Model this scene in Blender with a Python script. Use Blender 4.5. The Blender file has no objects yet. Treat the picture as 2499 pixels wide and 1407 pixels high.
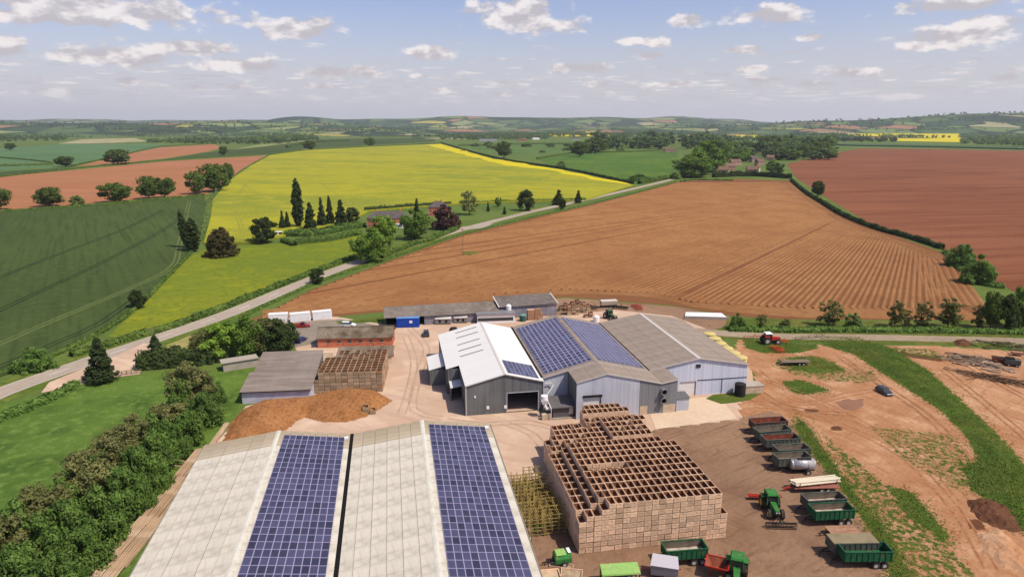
import bpy, math, random
import numpy as np
from mathutils import Vector, Matrix
R = math.radians
rnd = random.Random(7)
sc = bpy.context.scene
col = sc.collection

# ------------------------------------------------------------------ camera
CAM_H, FPX = 62.0, 1670.0
PITCH = math.atan(403.0 / FPX)
cam_d = bpy.data.cameras.new('camera'); cam = bpy.data.objects.new('camera', cam_d); col.objects.link(cam)
cam.location = (0, 0, CAM_H); cam.rotation_euler = (R(90) - PITCH, 0, 0)
cam_d.sensor_width = 36; cam_d.lens = FPX / 2499 * 36; cam_d.clip_end = 60000; cam_d.clip_start = 0.5
sc.camera = cam
# ------------------------------------------------------------------ sky, sun, exposure
SUN_EL, SUN_AZ = R(57), math.atan2(0.886, -0.463)
SKY = 0.115
w = bpy.data.worlds.new('World'); sc.world = w; w.use_nodes = True
nt = w.node_tree; N = nt.nodes; K = nt.links
for n in list(N): N.remove(n)
def nn(t, **kw):
    n = N.new(t)
    for k, v in kw.items(): setattr(n, k, v)
    return n
def math_n(op, a, b=None, c=None, clamp=False):
    n = nn('ShaderNodeMath', operation=op, use_clamp=clamp)
    for i, v in enumerate((a, b, c)):
        if v is None: continue
        if isinstance(v, (int, float)): n.inputs[i].default_value = v
        else: K.new(v, n.inputs[i])
    return n.outputs[0]
out = nn('ShaderNodeOutputWorld'); bg = nn('ShaderNodeBackground'); bg.inputs[1].default_value = SKY
K.new(bg.outputs[0], out.inputs[0])
sky = nn('ShaderNodeTexSky', sky_type='NISHITA', sun_disc=False, sun_elevation=SUN_EL, sun_rotation=SUN_AZ)
sky.altitude = 100; sky.air_density = 1.0; sky.dust_density = 1.6; sky.ozone_density = 1.6
tc = nn('ShaderNodeTexCoord'); sep = nn('ShaderNodeSeparateXYZ'); K.new(tc.outputs['Generated'], sep.inputs[0])
X, Y, Z = sep.outputs
az = math_n('ARCTAN2', X, Y); el = math_n('ARCSINE', Z)
cv = nn('ShaderNodeCombineXYZ'); K.new(az, cv.inputs[0]); K.new(el, cv.inputs[1])
SIN, COS = math.sin(PITCH), math.cos(PITCH)
def pix_dir(x, y):
    u, v = (x - 1249.5) / FPX, (y - 703.5) / FPX
    return Vector((u, COS - v * SIN, -(SIN + v * COS)))
# cumulus of the day: centre and half-size of each cloud, given as bearings and elevations
CL = [(230,22,330,34),(90,38,190,22),(735,72,92,28),(280,136,160,22),(480,118,125,18),(585,158,84,19),(800,178,80,14),(885,176,50,18),
      (1050,131,74,21),(1260,30,130,42),(1330,62,100,24),(1685,51,44,17),(1880,38,92,25),(1602,103,32,12),(1540,101,34,10),(1580,136,42,10),
      (1410,168,80,15),(2410,62,75,32),(2330,88,110,22),(2240,113,58,13),(2350,10,130,18),(1835,168,38,8),(2095,178,70,12),(1815,122,56,10),
      (1980,92,34,7),(15,112,40,24),(1015,185,20,7),(310,197,34,9),(580,212,34,9),(470,212,40,9),(130,225,60,9),(780,210,50,9),(1075,222,34,8),(1225,230,40,7),
      (1450,205,40,9),(1640,205,60,8),(1980,205,50,8),(2200,235,60,7),(2450,190,40,10),(1880,195,60,7)]
nz = nn('ShaderNodeTexNoise'); nz.inputs['Scale'].default_value = 26; nz.inputs['Detail'].default_value = 7; nz.inputs['Roughness'].default_value = .58
mp = nn('ShaderNodeMapping'); mp.inputs['Scale'].default_value = (1, 2.0, 1); K.new(cv.outputs[0], mp.inputs[0]); K.new(mp.outputs[0], nz.inputs['Vector'])
wob = math_n('MULTIPLY', math_n('SUBTRACT', nz.outputs[0], .5), 2.9)
best = None
for (cx, cy, a, b) in CL:
    d0 = pix_dir(cx, cy); caz = math.atan2(d0.x, d0.y); cel = math.asin(d0.z / d0.length)
    s1 = nn('ShaderNodeVectorMath', operation='SUBTRACT'); K.new(cv.outputs[0], s1.inputs[0]); s1.inputs[1].default_value = (caz, cel, 0)
    s2 = nn('ShaderNodeVectorMath', operation='MULTIPLY'); K.new(s1.outputs[0], s2.inputs[0]); s2.inputs[1].default_value = (FPX / a / 1.02 * math.cos(cel), FPX / b / 1.12, 0)
    s3 = nn('ShaderNodeVectorMath', operation='LENGTH'); K.new(s2.outputs[0], s3.inputs[0])
    v = math_n('SUBTRACT', 1.0, s3.outputs['Value'])
    best = v if best is None else math_n('MAXIMUM', best, v)
def ss(x, lo, hi):
    n = nn('ShaderNodeMapRange', interpolation_type='SMOOTHSTEP'); K.new(x, n.inputs[0]); n.inputs[1].default_value = lo; n.inputs[2].default_value = hi
    return n.outputs[0]
# loose scattered cloud over the rest of the sky, on a flat layer overhead
zc = math_n('MAXIMUM', Z, 0.012)
pc = nn('ShaderNodeCombineXYZ'); K.new(math_n('DIVIDE', X, math_n('ADD', zc, .035)), pc.inputs[0]); K.new(math_n('DIVIDE', Y, math_n('ADD', zc, .035)), pc.inputs[1])
n2 = nn('ShaderNodeTexNoise'); n2.inputs['Scale'].default_value = 1.9; n2.inputs['Detail'].default_value = 6; n2.inputs['Roughness'].default_value = .55; K.new(pc.outputs[0], n2.inputs['Vector'])
layer = math_n('MULTIPLY', math_n('SUBTRACT', n2.outputs[0], math_n('ADD', .47, math_n('MULTIPLY', ss(el, .03, .14), .17))), 5.0)
m1 = ss(math_n('ADD', math_n('MULTIPLY', best, 1.2), wob), .02, .62)
m2 = math_n('MULTIPLY', ss(layer, .0, .7), .72)
mask = math_n('MULTIPLY', math_n('MAXIMUM', m1, m2), ss(el, .004, .055))
# lit tops, dull bases: compare the cloud noise with itself a little higher
mp2 = nn('ShaderNodeMapping'); mp2.inputs['Scale'].default_value = (1, 2.0, 1); mp2.inputs['Location'].default_value = (.004, .022, 0); K.new(cv.outputs[0], mp2.inputs[0])
nz2 = nn('ShaderNodeTexNoise'); nz2.inputs['Scale'].default_value = 26; nz2.inputs['Detail'].default_value = 5; K.new(mp2.outputs[0], nz2.inputs['Vector'])
lit = ss(math_n('SUBTRACT', nz.outputs[0], nz2.outputs[0]), -.10, .16)
cmix = nn('ShaderNodeMix', data_type='RGBA'); K.new(lit, cmix.inputs[0])
cmix.inputs[6].default_value = (.55 / SKY, .505 / SKY, .53 / SKY, 1); cmix.inputs[7].default_value = (.94 / SKY, .87 / SKY, .85 / SKY, 1)
# the low air near the horizon is pale
hz = ss(el, .0, .17)
hmix = nn('ShaderNodeMix', data_type='RGBA'); K.new(math_n('MULTIPLY', math_n('SUBTRACT', 1.0, hz), .93), hmix.inputs[0])
tint = nn('ShaderNodeMix', data_type='RGBA', blend_type='MULTIPLY'); tint.inputs[0].default_value = 1
K.new(sky.outputs[0], tint.inputs[6]); tint.inputs[7].default_value = (1.18, 1.06, 1.22, 1); SKY_TINT = tint
K.new(tint.outputs[2], hmix.inputs[6]); hmix.inputs[7].default_value = (.62 / SKY, .615 / SKY, .67 / SKY, 1)
fin = nn('ShaderNodeMix', data_type='RGBA'); K.new(math_n('MULTIPLY', mask, .88), fin.inputs[0]); K.new(hmix.outputs[2], fin.inputs[6]); K.new(cmix.outputs[2], fin.inputs[7])
K.new(fin.outputs[2], bg.inputs[0])

sun_d = bpy.data.lights.new('sun', 'SUN'); sun = bpy.data.objects.new('sun', sun_d); col.objects.link(sun)
sun_d.energy = 4.45; sun_d.angle = R(0.6); sun_d.color = (1.0, .935, .82)
sd = Vector((math.sin(SUN_AZ) * math.cos(SUN_EL), math.cos(SUN_AZ) * math.cos(SUN_EL), math.sin(SUN_EL)))
sun.rotation_euler = sd.to_track_quat('Z', 'Y').to_euler(); sun.location = sd * 300
vs = sc.view_settings; vs.view_transform = 'Standard'; vs.look = 'None'; vs.gamma = 1; vs.exposure = 0.05; vs.use_curve_mapping = False
cy = sc.cycles; cy.max_bounces = 5; cy.diffuse_bounces = 1; cy.glossy_bounces = 2; cy.transmission_bounces = 3; cy.transparent_max_bounces = 6
cy.caustics_reflective = False; cy.caustics_refractive = False

# ------------------------------------------------------------------ helpers
def G(x, y, h=0.0):
    """the point of the level h that lies under a sight line"""
    r = pix_dir(x, y); t = (h - CAM_H) / r.z
    return Vector((r.x * t, r.y * t))
TH = R(10); U = Vector((math.cos(TH), math.sin(TH))); W = Vector((-math.sin(TH), math.cos(TH)))

def lin(c):
    c /= 255.0
    return c / 12.92 if c <= .04045 else ((c + .055) / 1.055) ** 2.4
def A(r, g, b, k=1.42):
    return tuple(min(.86, lin(v) / k) for v in (r, g, b))

def attr_mix(t, cur, attr, lo, hi, wob, wscale, col_sock):
    """lay one colour stack over another where a stored ground attribute, roughened by noise, is high"""
    n, k = t.nodes, t.links; a = n.new('ShaderNodeAttribute'); a.attribute_name = attr
    tcn = n.new('ShaderNodeTexCoord'); z = n.new('ShaderNodeTexNoise'); z.inputs['Scale'].default_value = wscale; z.inputs['Detail'].default_value = 7; z.inputs['Roughness'].default_value = .68; k.new(tcn.outputs['Object'], z.inputs['Vector'])
    m1_ = n.new('ShaderNodeMath'); m1_.operation = 'SUBTRACT'; k.new(z.outputs[0], m1_.inputs[0]); m1_.inputs[1].default_value = .5
    m2_ = n.new('ShaderNodeMath'); m2_.operation = 'MULTIPLY_ADD'; k.new(m1_.outputs[0], m2_.inputs[0]); m2_.inputs[1].default_value = wob; k.new(a.outputs['Fac'], m2_.inputs[2])
    mr = n.new('ShaderNodeMapRange'); mr.interpolation_type = 'SMOOTHSTEP'; mr.inputs[1].default_value = lo; mr.inputs[2].default_value = hi; k.new(m2_.outputs[0], mr.inputs[0])
    mx = n.new('ShaderNodeMix'); mx.data_type = 'RGBA'; k.new(mr.outputs[0], mx.inputs[0]); k.new(cur, mx.inputs[6]); k.new(col_sock, mx.inputs[7]); return mx.outputs[2]
def stack(t, base, layers, off0=0):
    n, k = t.nodes, t.links; tcn = n.new('ShaderNodeTexCoord'); rgb = n.new('ShaderNodeRGB'); rgb.outputs[0].default_value = (*base, 1); cur = rgb.outputs[0]
    for i, L in enumerate(layers):
        sc_, c_, lo, hi = L[:4]; s_ = sc_ if isinstance(sc_, tuple) else (sc_,) * 3
        a = n.new('ShaderNodeMapping'); a.inputs['Rotation'].default_value = (0, 0, -(L[4] if len(L) > 4 else 0)); b = n.new('ShaderNodeMapping'); b.inputs['Scale'].default_value = s_; b.inputs['Location'].default_value = (off0 + i * 3.3, i * 5.1, i)
        k.new(tcn.outputs['Object'], a.inputs[0]); k.new(a.outputs[0], b.inputs[0]); z = n.new('ShaderNodeTexNoise'); z.inputs['Scale'].default_value = 1; z.inputs['Detail'].default_value = 6; z.inputs['Roughness'].default_value = .6; k.new(b.outputs[0], z.inputs['Vector'])
        mr = n.new('ShaderNodeMapRange'); mr.inputs[1].default_value = lo; mr.inputs[2].default_value = hi; k.new(z.outputs[0], mr.inputs[0])
        mx = n.new('ShaderNodeMix'); mx.data_type = 'RGBA'; k.new(mr.outputs[0], mx.inputs[0]); k.new(cur, mx.inputs[6]); mx.inputs[7].default_value = (*c_, 1); cur = mx.outputs[2]
    return cur
NTH = 'first second third fourth fifth sixth seventh eighth ninth tenth eleventh twelfth thirteenth fourteenth fifteenth sixteenth seventeenth eighteenth nineteenth twentieth twenty-first twenty-second'.split()
MATS = {}
def mat(name, base, layers=(), rough=.9, bump=None, metal=0.0, spec=.05, rand=0.0, trans=None, alpha=None, emit=None):
    """layers: (scale | (sx,sy,sz), colour, lo, hi[, rot_z[, detail]]) laid one over the other by noise"""
    if name in MATS: return MATS[name]
    m = bpy.data.materials.new(name); m.use_nodes = True; t = m.node_tree; n = t.nodes; k = t.links
    bs = n['Principled BSDF']; bs.inputs['Roughness'].default_value = rough; bs.inputs['Metallic'].default_value = metal
    bs.inputs['Specular IOR Level'].default_value = spec
    tcn = n.new('ShaderNodeTexCoord'); cur = None
    rgb = n.new('ShaderNodeRGB'); rgb.outputs[0].default_value = (*base, 1); cur = rgb.outputs[0]
    def noise(scale, rot=0, detail=5, rough_=.55, off=0):
        mpn = n.new('ShaderNodeMapping'); s = scale if isinstance(scale, tuple) else (scale,) * 3
        mpn.inputs['Rotation'].default_value = (0, 0, -rot); mpn.inputs['Location'].default_value = (off * 3.1, off * 7.7, off)
        m2_ = n.new('ShaderNodeMapping'); m2_.inputs['Scale'].default_value = s
        k.new(tcn.outputs['Object'], mpn.inputs[0]); k.new(mpn.outputs[0], m2_.inputs[0])
        z = n.new('ShaderNodeTexNoise'); z.inputs['Scale'].default_value = 1; z.inputs['Detail'].default_value = detail; z.inputs['Roughness'].default_value = rough_
        k.new(m2_.outputs[0], z.inputs['Vector']); return z.outputs[0]
    for i, L in enumerate(layers):
        sc_, c_, lo, hi = L[:4]
        z = noise(sc_, L[4] if len(L) > 4 else 0, L[5] if len(L) > 5 else 5, off=i * 1.7)
        mr = n.new('ShaderNodeMapRange'); mr.inputs[1].default_value = lo; mr.inputs[2].default_value = hi; k.new(z, mr.inputs[0])
        mx = n.new('ShaderNodeMix'); mx.data_type = 'RGBA'; k.new(mr.outputs[0], mx.inputs[0]); k.new(cur, mx.inputs[6]); mx.inputs[7].default_value = (*c_, 1)
        cur = mx.outputs[2]
    if rand:
        oi = n.new('ShaderNodeObjectInfo'); mr = n.new('ShaderNodeMapRange'); mr.inputs[3].default_value = 1 - rand; mr.inputs[4].default_value = 1 + rand
        k.new(oi.outputs['Random'], mr.inputs[0])
        hs = n.new('ShaderNodeHueSaturation'); k.new(mr.outputs[0], hs.inputs['Value']); k.new(cur, hs.inputs['Color']); cur = hs.outputs[0]
    k.new(cur, bs.inputs['Base Color'])
    if bump:
        z = noise(bump[0], bump[3] if len(bump) > 3 else 0, 4); b = n.new('ShaderNodeBump'); b.inputs['Strength'].default_value = bump[1]; b.inputs['Distance'].default_value = bump[2]
        k.new(z, b.inputs['Height']); k.new(b.outputs[0], bs.inputs['Normal'])
    if trans:
        tr = n.new('ShaderNodeBsdfTranslucent'); k.new(cur, tr.inputs[0]); mxs = n.new('ShaderNodeMixShader'); mxs.inputs[0].default_value = trans
        k.new(bs.outputs[0], mxs.inputs[1]); k.new(tr.outputs[0], mxs.inputs[2]); k.new(mxs.outputs[0], n['Material Output'].inputs[0])
    MATS[name] = m
    return m

def tag(o, label=None, cat=None, group=None, kind=None):
    if label: o['label'] = label
    if cat: o['category'] = cat
    if group: o['group'] = group
    if kind: o['kind'] = kind
    return o
def link(name, me, parent=None, mats=()):
    o = bpy.data.objects.new(name, me); col.objects.link(o)
    if parent is not None: o.parent = parent
    for m in (mats if isinstance(mats, (list, tuple)) else [mats]):
        if me is not None and me.users <= 1: me.materials.append(m)
    return o
def empty(name, label, cat, loc=(0, 0, 0), rz=0.0, group=None, kind=None, scale=None):
    o = bpy.data.objects.new(name, None); col.objects.link(o); o.location = loc if len(loc) == 3 else (loc[0], loc[1], 0); o.rotation_euler = (0, 0, rz)
    o.empty_display_size = .2
    if scale: o.scale = scale
    return tag(o, label, cat, group, kind)
def copy_tree(o, parent=None):
    c = o.copy(); col.objects.link(c); c.parent = parent
    for ch in o.children: copy_tree(ch, c)
    return c
class MB:
    def __init__(s): s.v = []; s.f = []; s.mi = []; s.cur = 0
    def add(s, vs_, fs):
        b = len(s.v); s.v += [tuple(q) for q in vs_]; s.f += [tuple(b + i for i in q) for q in fs]; s.mi += [s.cur] * len(fs); return s
    def box(s, x0, y0, z0, x1, y1, z1):
        return s.add([(x0,y0,z0),(x1,y0,z0),(x1,y1,z0),(x0,y1,z0),(x0,y0,z1),(x1,y0,z1),(x1,y1,z1),(x0,y1,z1)],
                     [(3,2,1,0),(4,5,6,7),(0,1,5,4),(1,2,6,5),(2,3,7,6),(3,0,4,7)])
    def hexa(s, lo, hi):
        return s.add(list(lo) + list(hi), [(3,2,1,0),(4,5,6,7),(0,1,5,4),(1,2,6,5),(2,3,7,6),(3,0,4,7)])
    def bar(s, a, b, wdt, hgt=None, roll=0):
        a, b = Vector(a), Vector(b); d = (b - a).normalized(); hgt = hgt or wdt
        up = Vector((0, 0, 1)) if abs(d.z) < .95 else Vector((1, 0, 0))
        x = d.cross(up).normalized() * wdt / 2; y = d.cross(x).normalized() * hgt / 2
        return s.hexa([a - x - y, a + x - y, a + x + y, a - x + y], [b - x - y, b + x - y, b + x + y, b - x + y])
    def tube(s, a, b, r0, r1=None, n=8, cap=True):
        a, b = Vector(a), Vector(b); r1 = r0 if r1 is None else r1; d = (b - a).normalized()
        up = Vector((0, 0, 1)) if abs(d.z) < .95 else Vector((1, 0, 0)); x = d.cross(up).normalized(); y = d.cross(x)
        vs_ = [a + (x * math.cos(i * 2 * math.pi / n) + y * math.sin(i * 2 * math.pi / n)) * r0 for i in range(n)] + [b + (x * math.cos(i * 2 * math.pi / n) + y * math.sin(i * 2 * math.pi / n)) * r1 for i in range(n)]
        fs = [(i, (i + 1) % n, n + (i + 1) % n, n + i) for i in range(n)]
        if cap: fs += [tuple(range(n - 1, -1, -1)), tuple(range(n, 2 * n))]
        return s.add(vs_, fs)
    def ring(s, a, b, ro, ri, n=16):
        a, b = Vector(a), Vector(b); d = (b - a).normalized(); up = Vector((0, 0, 1)) if abs(d.z) < .95 else Vector((1, 0, 0)); x = d.cross(up).normalized(); y = d.cross(x)
        P = lambda c, r: [c + (x * math.cos(i * 2 * math.pi / n) + y * math.sin(i * 2 * math.pi / n)) * r for i in range(n)]
        fs = []
        for i in range(n):
            j = (i + 1) % n
            fs += [(i, j, n + j, n + i), (2*n + j, 2*n + i, 3*n + i, 3*n + j), (j, i, 2*n + i, 2*n + j), (n + i, n + j, 3*n + j, 3*n + i)]
        return s.add(P(a, ro) + P(b, ro) + P(a, ri) + P(b, ri), fs)
    def prism(s, poly, z0, z1):
        n = len(poly)
        return s.add([(p[0], p[1], z0) for p in poly] + [(p[0], p[1], z1) for p in poly],
                     [tuple(range(n - 1, -1, -1)), tuple(range(n, 2 * n))] + [(i, (i + 1) % n, n + (i + 1) % n, n + i) for i in range(n)])
    def xprism(s, prof, x0, x1):   # outline in y,z pushed along x
        n = len(prof)
        return s.add([(x0, p[0], p[1]) for p in prof] + [(x1, p[0], p[1]) for p in prof],
                     [tuple(range(n)), tuple(range(2 * n - 1, n - 1, -1))] + [(i, n + i, n + (i + 1) % n, (i + 1) % n) for i in range(n)])
    def yprism(s, prof, y0, y1):   # outline in x,z pushed along y
        n = len(prof)
        return s.add([(p[0], y0, p[1]) for p in prof] + [(p[0], y1, p[1]) for p in prof],
                     [tuple(range(n)), tuple(range(2 * n - 1, n - 1, -1))] + [(i, n + i, n + (i + 1) % n, (i + 1) % n) for i in range(n)])
    def mesh(s, name):
        me = bpy.data.meshes.new(name); me.from_pydata(s.v, [], s.f)
        if any(s.mi): me.polygons.foreach_set('material_index', s.mi)
        me.update(); return me
    def build(s, name, mats, parent=None, smooth=False):
        me = s.mesh(name)
        if smooth: me.polygons.foreach_set('use_smooth', [True] * len(me.polygons))
        return link(name, me, parent, mats)
def np_mesh(name, v, q):
    v = np.asarray(v, np.float32); q = np.asarray(q, np.int32); k = q.shape[1]
    me = bpy.data.meshes.new(name); me.vertices.add(len(v)); me.vertices.foreach_set('co', v.ravel())
    me.loops.add(q.size); me.loops.foreach_set('vertex_index', q.ravel())
    me.polygons.add(len(q)); me.polygons.foreach_set('loop_start', np.arange(0, q.size, k, dtype=np.int32)); me.polygons.foreach_set('loop_total', np.full(len(q), k, np.int32))
    me.update(); me.validate(); return me
def rough_poly(poly, step, amp, seed=0):
    r = random.Random(seed); o = []
    for i, a in enumerate(poly):
        b = poly[(i + 1) % len(poly)]; d = Vector(b) - Vector(a); L = d.length; n = max(1, int(L / step)); nrm = Vector((-d.y, d.x)) / max(L, 1e-6)
        for j in range(n):
            q = Vector(a) + d * (j / n)
            if j: q += nrm * r.uniform(-amp, amp)
            o.append(q)
    return o
def inside(poly, x, y):
    c = False; j = len(poly) - 1
    for i in range(len(poly)):
        xi, yi = poly[i]; xj, yj = poly[j]
        if (yi > y) != (yj > y) and x < (xj - xi) * (y - yi) / (yj - yi) + xi: c = not c
        j = i
    return c
def sheet(name, px, z, m, rough=None, world=False, seed=1, kind='structure', thick=0):
    poly = [Vector(q) if world else G(*q, z) for q in px]
    if rough: poly = rough_poly(poly, *rough, seed=seed)
    ar = sum(poly[i].x * poly[(i + 1) % len(poly)].y - poly[(i + 1) % len(poly)].x * poly[i].y for i in range(len(poly)))
    if ar < 0: poly.reverse()
    mb = MB()
    if thick: mb.prism(poly, z - thick, z)
    else: mb.add([(p.x, p.y, z) for p in poly], [tuple(range(len(poly)))])
    return tag(mb.build(name, m), kind=kind)
def spline(pts, step):
    """smooth line through points, sampled every step"""
    P = [Vector(p) for p in pts]; P = [2 * P[0] - P[1]] + P + [2 * P[-1] - P[-2]]; o = []
    for i in range(1, len(P) - 2):
        n = max(2, int((P[i + 1] - P[i]).length / step))
        for j in range(n):
            t = j / n; a, b, c, d = P[i - 1], P[i], P[i + 1], P[i + 2]
            o.append(.5 * ((2 * b) + (c - a) * t + (2 * a - 5 * b + 4 * c - d) * t * t + (3 * b - a - 3 * c + d) * t ** 3))
    return o + [P[-2]]
def offset(line, d):
    o = []
    for i, p in enumerate(line):
        t = (line[min(i + 1, len(line) - 1)] - line[max(i - 1, 0)]).normalized(); o.append(p + Vector((-t.y, t.x)) * d)
    return o
def strip(name, line, d0, d1, z, m, kind='structure'):
    a, b = offset(line, d0), offset(line, d1); mb = MB(); n = len(line)
    mb.add([(p.x, p.y, z) for p in a] + [(p.x, p.y, z) for p in b], [(n + i, n + i + 1, i + 1, i) if d1 < d0 else (i, i + 1, n + i + 1, n + i) for i in range(n - 1)])
    return tag(mb.build(name, m), kind=kind)
# ------------------------------------------------------------------ materials of the land
m_ground = mat('pasture', A(98,118,56), [(.004, A(116,132,64), .35, .7), (.03, A(84,104,48), .45, .7), (.4, A(112,132,60), .45, .75)], bump=(1.2, .5, .3))
m_near = mat('lush_grass', A(94,122,50), [(.02, A(112,138,56), .4, .65), (.11, A(76,102,42), .47, .68), (.5, A(124,148,70), .5, .72), (2.2, A(72,98,44), .55, .75)], bump=(1.5, .8, .35))
m_verge = mat('verge_grass', A(104,120,48), [(.08, A(132,138,62), .4, .7), (.6, A(80,104,38), .45, .7)], bump=(2.0, .7, .25))
m_crop = mat('wheat', A(74,90,46), [(.006, A(86,102,52), .35, .65), ((.02, .5, 1), A(64,80,40), .45, .7, R(-58)), (.25, A(86,104,54), .5, .75)], bump=(1.6, .5, .2))
m_crop2 = mat('young_corn', A(92,124,78), [(.006, A(106,136,88), .35, .65), (.1, A(80,112,66), .5, .75)])
m_meadow = mat('buttercup_meadow', A(116,130,44), [(.015, A(142,146,42), .38, .62), (.12, A(158,158,36), .5, .7), (.5, A(92,116,36), .5, .72), ((.03, .25, 1), A(120,136,40), .4, .7, R(20))], bump=(1.5, .6, .3))
m_rape = mat('oilseed_rape', A(166,162,46), [((.022, .07, 1), A(186,178,42), .4, .62, R(8)), ((.05, .22, 1), A(140,144,48), .5, .68, R(8)), ((.006, .014, 1), A(138,146,50), .44, .6, R(-20)), (.05, A(176,170,50), .52, .66), (.5, A(196,190,58), .5, .75)], bump=(.8, .55, .4))
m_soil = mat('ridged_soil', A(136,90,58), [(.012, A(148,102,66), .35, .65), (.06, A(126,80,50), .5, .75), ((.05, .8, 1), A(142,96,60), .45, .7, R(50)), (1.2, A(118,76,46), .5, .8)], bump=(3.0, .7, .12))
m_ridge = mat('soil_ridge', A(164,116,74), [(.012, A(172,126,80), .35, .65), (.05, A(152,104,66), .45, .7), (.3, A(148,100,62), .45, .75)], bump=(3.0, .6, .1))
m_red = mat('red_soil', A(178,122,84), [(.008, A(190,132,92), .35, .65), ((.01, .12, 1), A(168,112,76), .42, .7, R(5)), (.5, A(168,110,76), .5, .8)], bump=(2.0, .5, .15))
m_red2 = mat('dark_red_soil', A(140,86,58), [(.006, A(154,98,68), .36, .62), ((.006, .07, 1), A(120,70,46), .42, .66, R(12)), ((.02, .4, 1), A(156,102,70), .46, .7, R(12)), (.6, A(122,74,48), .52, .8)], bump=(2.0, .5, .15))
m_asphalt = mat('road_asphalt', A(186,170,150), [(.1, A(196,178,158), .4, .7), (1.5, A(172,156,138), .45, .75)])
m_line = mat('road_paint', A(225,220,210), [(3.0, A(190,184,174), .55, .7)])
m_conc = mat('yard_concrete', A(216,184,156), [(.03, A(212,176,148), .38, .64), (.15, A(236,206,176), .45, .7), ((.5, .09, 1), A(204,168,142), .5, .74, R(60)), (.8, A(214,182,154), .5, .8)], bump=(2.0, .25, .04))
m_conc2 = mat('apron_concrete', A(232,204,170), [(.06, A(220,190,158), .4, .7), (.9, A(238,212,182), .45, .75)])
m_dirt = mat('yard_dirt', A(152,120,94), [(.025, A(174,138,108), .38, .62), (.09, A(132,100,78), .45, .7), ((.08, .5, 1), A(160,126,100), .45, .7, R(-45)), (.8, A(136,102,78), .55, .8), (.35, A(110,84,66), .62, .78)], bump=(2.2, .5, .1))
m_sand = mat('bare_earth', A(206,158,118), [(.022, A(188,134,92), .4, .64), ((.12, .03, 1), A(190,136,94), .45, .7, R(30)), (.14, A(224,180,142), .46, .7), ((.7, .12, 1), A(172,116,78), .52, .74, R(30)), (1.0, A(190,140,100), .5, .8)], bump=(1.2, .8, .3))
m_patch = mat('rough_grass', A(96,110,44), [(.08, A(140,126,66), .45, .66), (.5, A(74,98,34), .45, .7), (2.0, A(120,130,56), .5, .75)], bump=(2.5, .9, .3))
m_thin = mat('thin_grass', A(140,124,66), [(.12, A(176,138,88), .42, .62), (.5, A(108,112,52), .45, .68), ((.9, .2, 1), A(186,144,98), .5, .72, R(30))], bump=(2.2, .8, .25))
m_track = mat('farm_track', A(178,158,132), [(.05, A(160,140,116), .4, .68), (.7, A(188,168,140), .45, .75)])
m_mud = mat('wet_mud', A(158,114,82), [(.3, A(146,104,74), .4, .7)], rough=.55, spec=.25)
m_ditch = mat('dark_soil', A(116,78,56), [(.3, A(96,62,44), .4, .7), (1.5, A(130,90,64), .5, .75)], bump=(2.0, .9, .3))
m_slab = mat('pale_slab', A(196,182,166), [(.5, A(180,166,150), .4, .7)])

# ------------------------------------------------------------------ the ground, the fields
def big_sheet(name, x0, y0, x1, y1, z, m): return sheet(name, [(x0, y0), (x1, y0), (x1, y1), (x0, y1)], z, m, world=True)
big_sheet('ground', -12000, -300, 12000, 3300, 0.0, m_ground)
sheet('pasture_field', [(-300,1500),(-300,1010),(0,985),(200,940),(340,912),(500,905),(620,890),(600,960),(545,1060),(500,1085),(480,1500)], .02, m_near)
sheet('wheat_field', [(-600,1040),(-700,560),(0,515),(180,506),(350,491),(498,479),(506,500),(497,545),(487,585),(468,612),(440,640),(390,694),(330,748),(245,806),(170,848),(80,885),(0,915)], .55, m_crop, thick=.5)
sheet('buttercup_field', [(478,617),(520,604),(610,598),(700,592),(780,582),(870,562),(905,600),(960,604),(880,640),(775,676),(660,722),(560,762),(420,806),(330,822),(262,822),(340,750),(400,690),(445,640)], .04, m_meadow)
sheet('rape_field', [(497,592),(513,535),(520,485),(560,440),(610,405),(660,378),(750,366),(900,358),(1075,351),(1200,386),(1380,416),(1545,451),(1430,486),(1290,490),(1120,496),(1000,505),(900,514),(860,535),(760,560),(700,572),(610,590)], 1.1, m_rape, thick=1.0)
# thin strip of the flower crop in full bloom along its far hedge
m_bloom = mat('rape_in_bloom', A(226,206,30), [((.02, .1, 1), A(196,186,46), .5, .62, R(-35)), (.4, A(240,216,40), .5, .7)])
sheet('blooming_strip', [(1040,353),(1075,351.5),(1200,386.6),(1380,416.8),(1545,451.5),(1440,437),(1330,413),(1230,403),(1150,382)], 1.16, m_bloom, rough=(25, 6))
sheet('red_field', [(-400,452),(0,431),(200,413),(400,394),(655,379),(610,404),(565,436),(520,466),(498,477),(350,489),(180,504),(0,513),(-500,545)], .05, m_red)
sheet('red_strip', [(185,406),(300,378),(390,360),(520,352),(546,360),(500,371),(400,387),(300,398)], .08, m_red)
sheet('corn_field', [(-400,425),(-400,365),(0,362),(140,352),(330,352),(400,352),(390,359),(300,377),(180,405),(60,412),(-100,424)], .06, m_crop2)
sheet('corn_strip', [(-100,427),(60,415),(180,408),(300,400),(400,389),(500,373),(620,356),(760,340),(1060,336),(1062,346),(900,354),(750,362),(655,375),(400,391),(200,410),(0,428)], .07, m_crop)
sheet('stubble_field', [(560,366),(640,352),(760,340),(770,342),(640,358)], .09, mat('pale_stubble', A(150,156,96), [(.03, A(134,144,84), .4, .7)]))
sheet('pale_field', [(140,351),(200,340),(330,337),(360,345),(240,350)], .09, mat('pale_straw', A(186,172,132), [(.02, A(150,152,104), .45, .6)]))
sheet('village_pasture', [(1300,386),(1420,369),(1655,365),(1650,400),(1640,428),(1560,447),(1380,412)], .06, mat('rich_pasture', A(84,118,46), [(.01, A(108,132,50), .4, .62), (.08, A(74,106,42), .45, .7)]))
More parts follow.
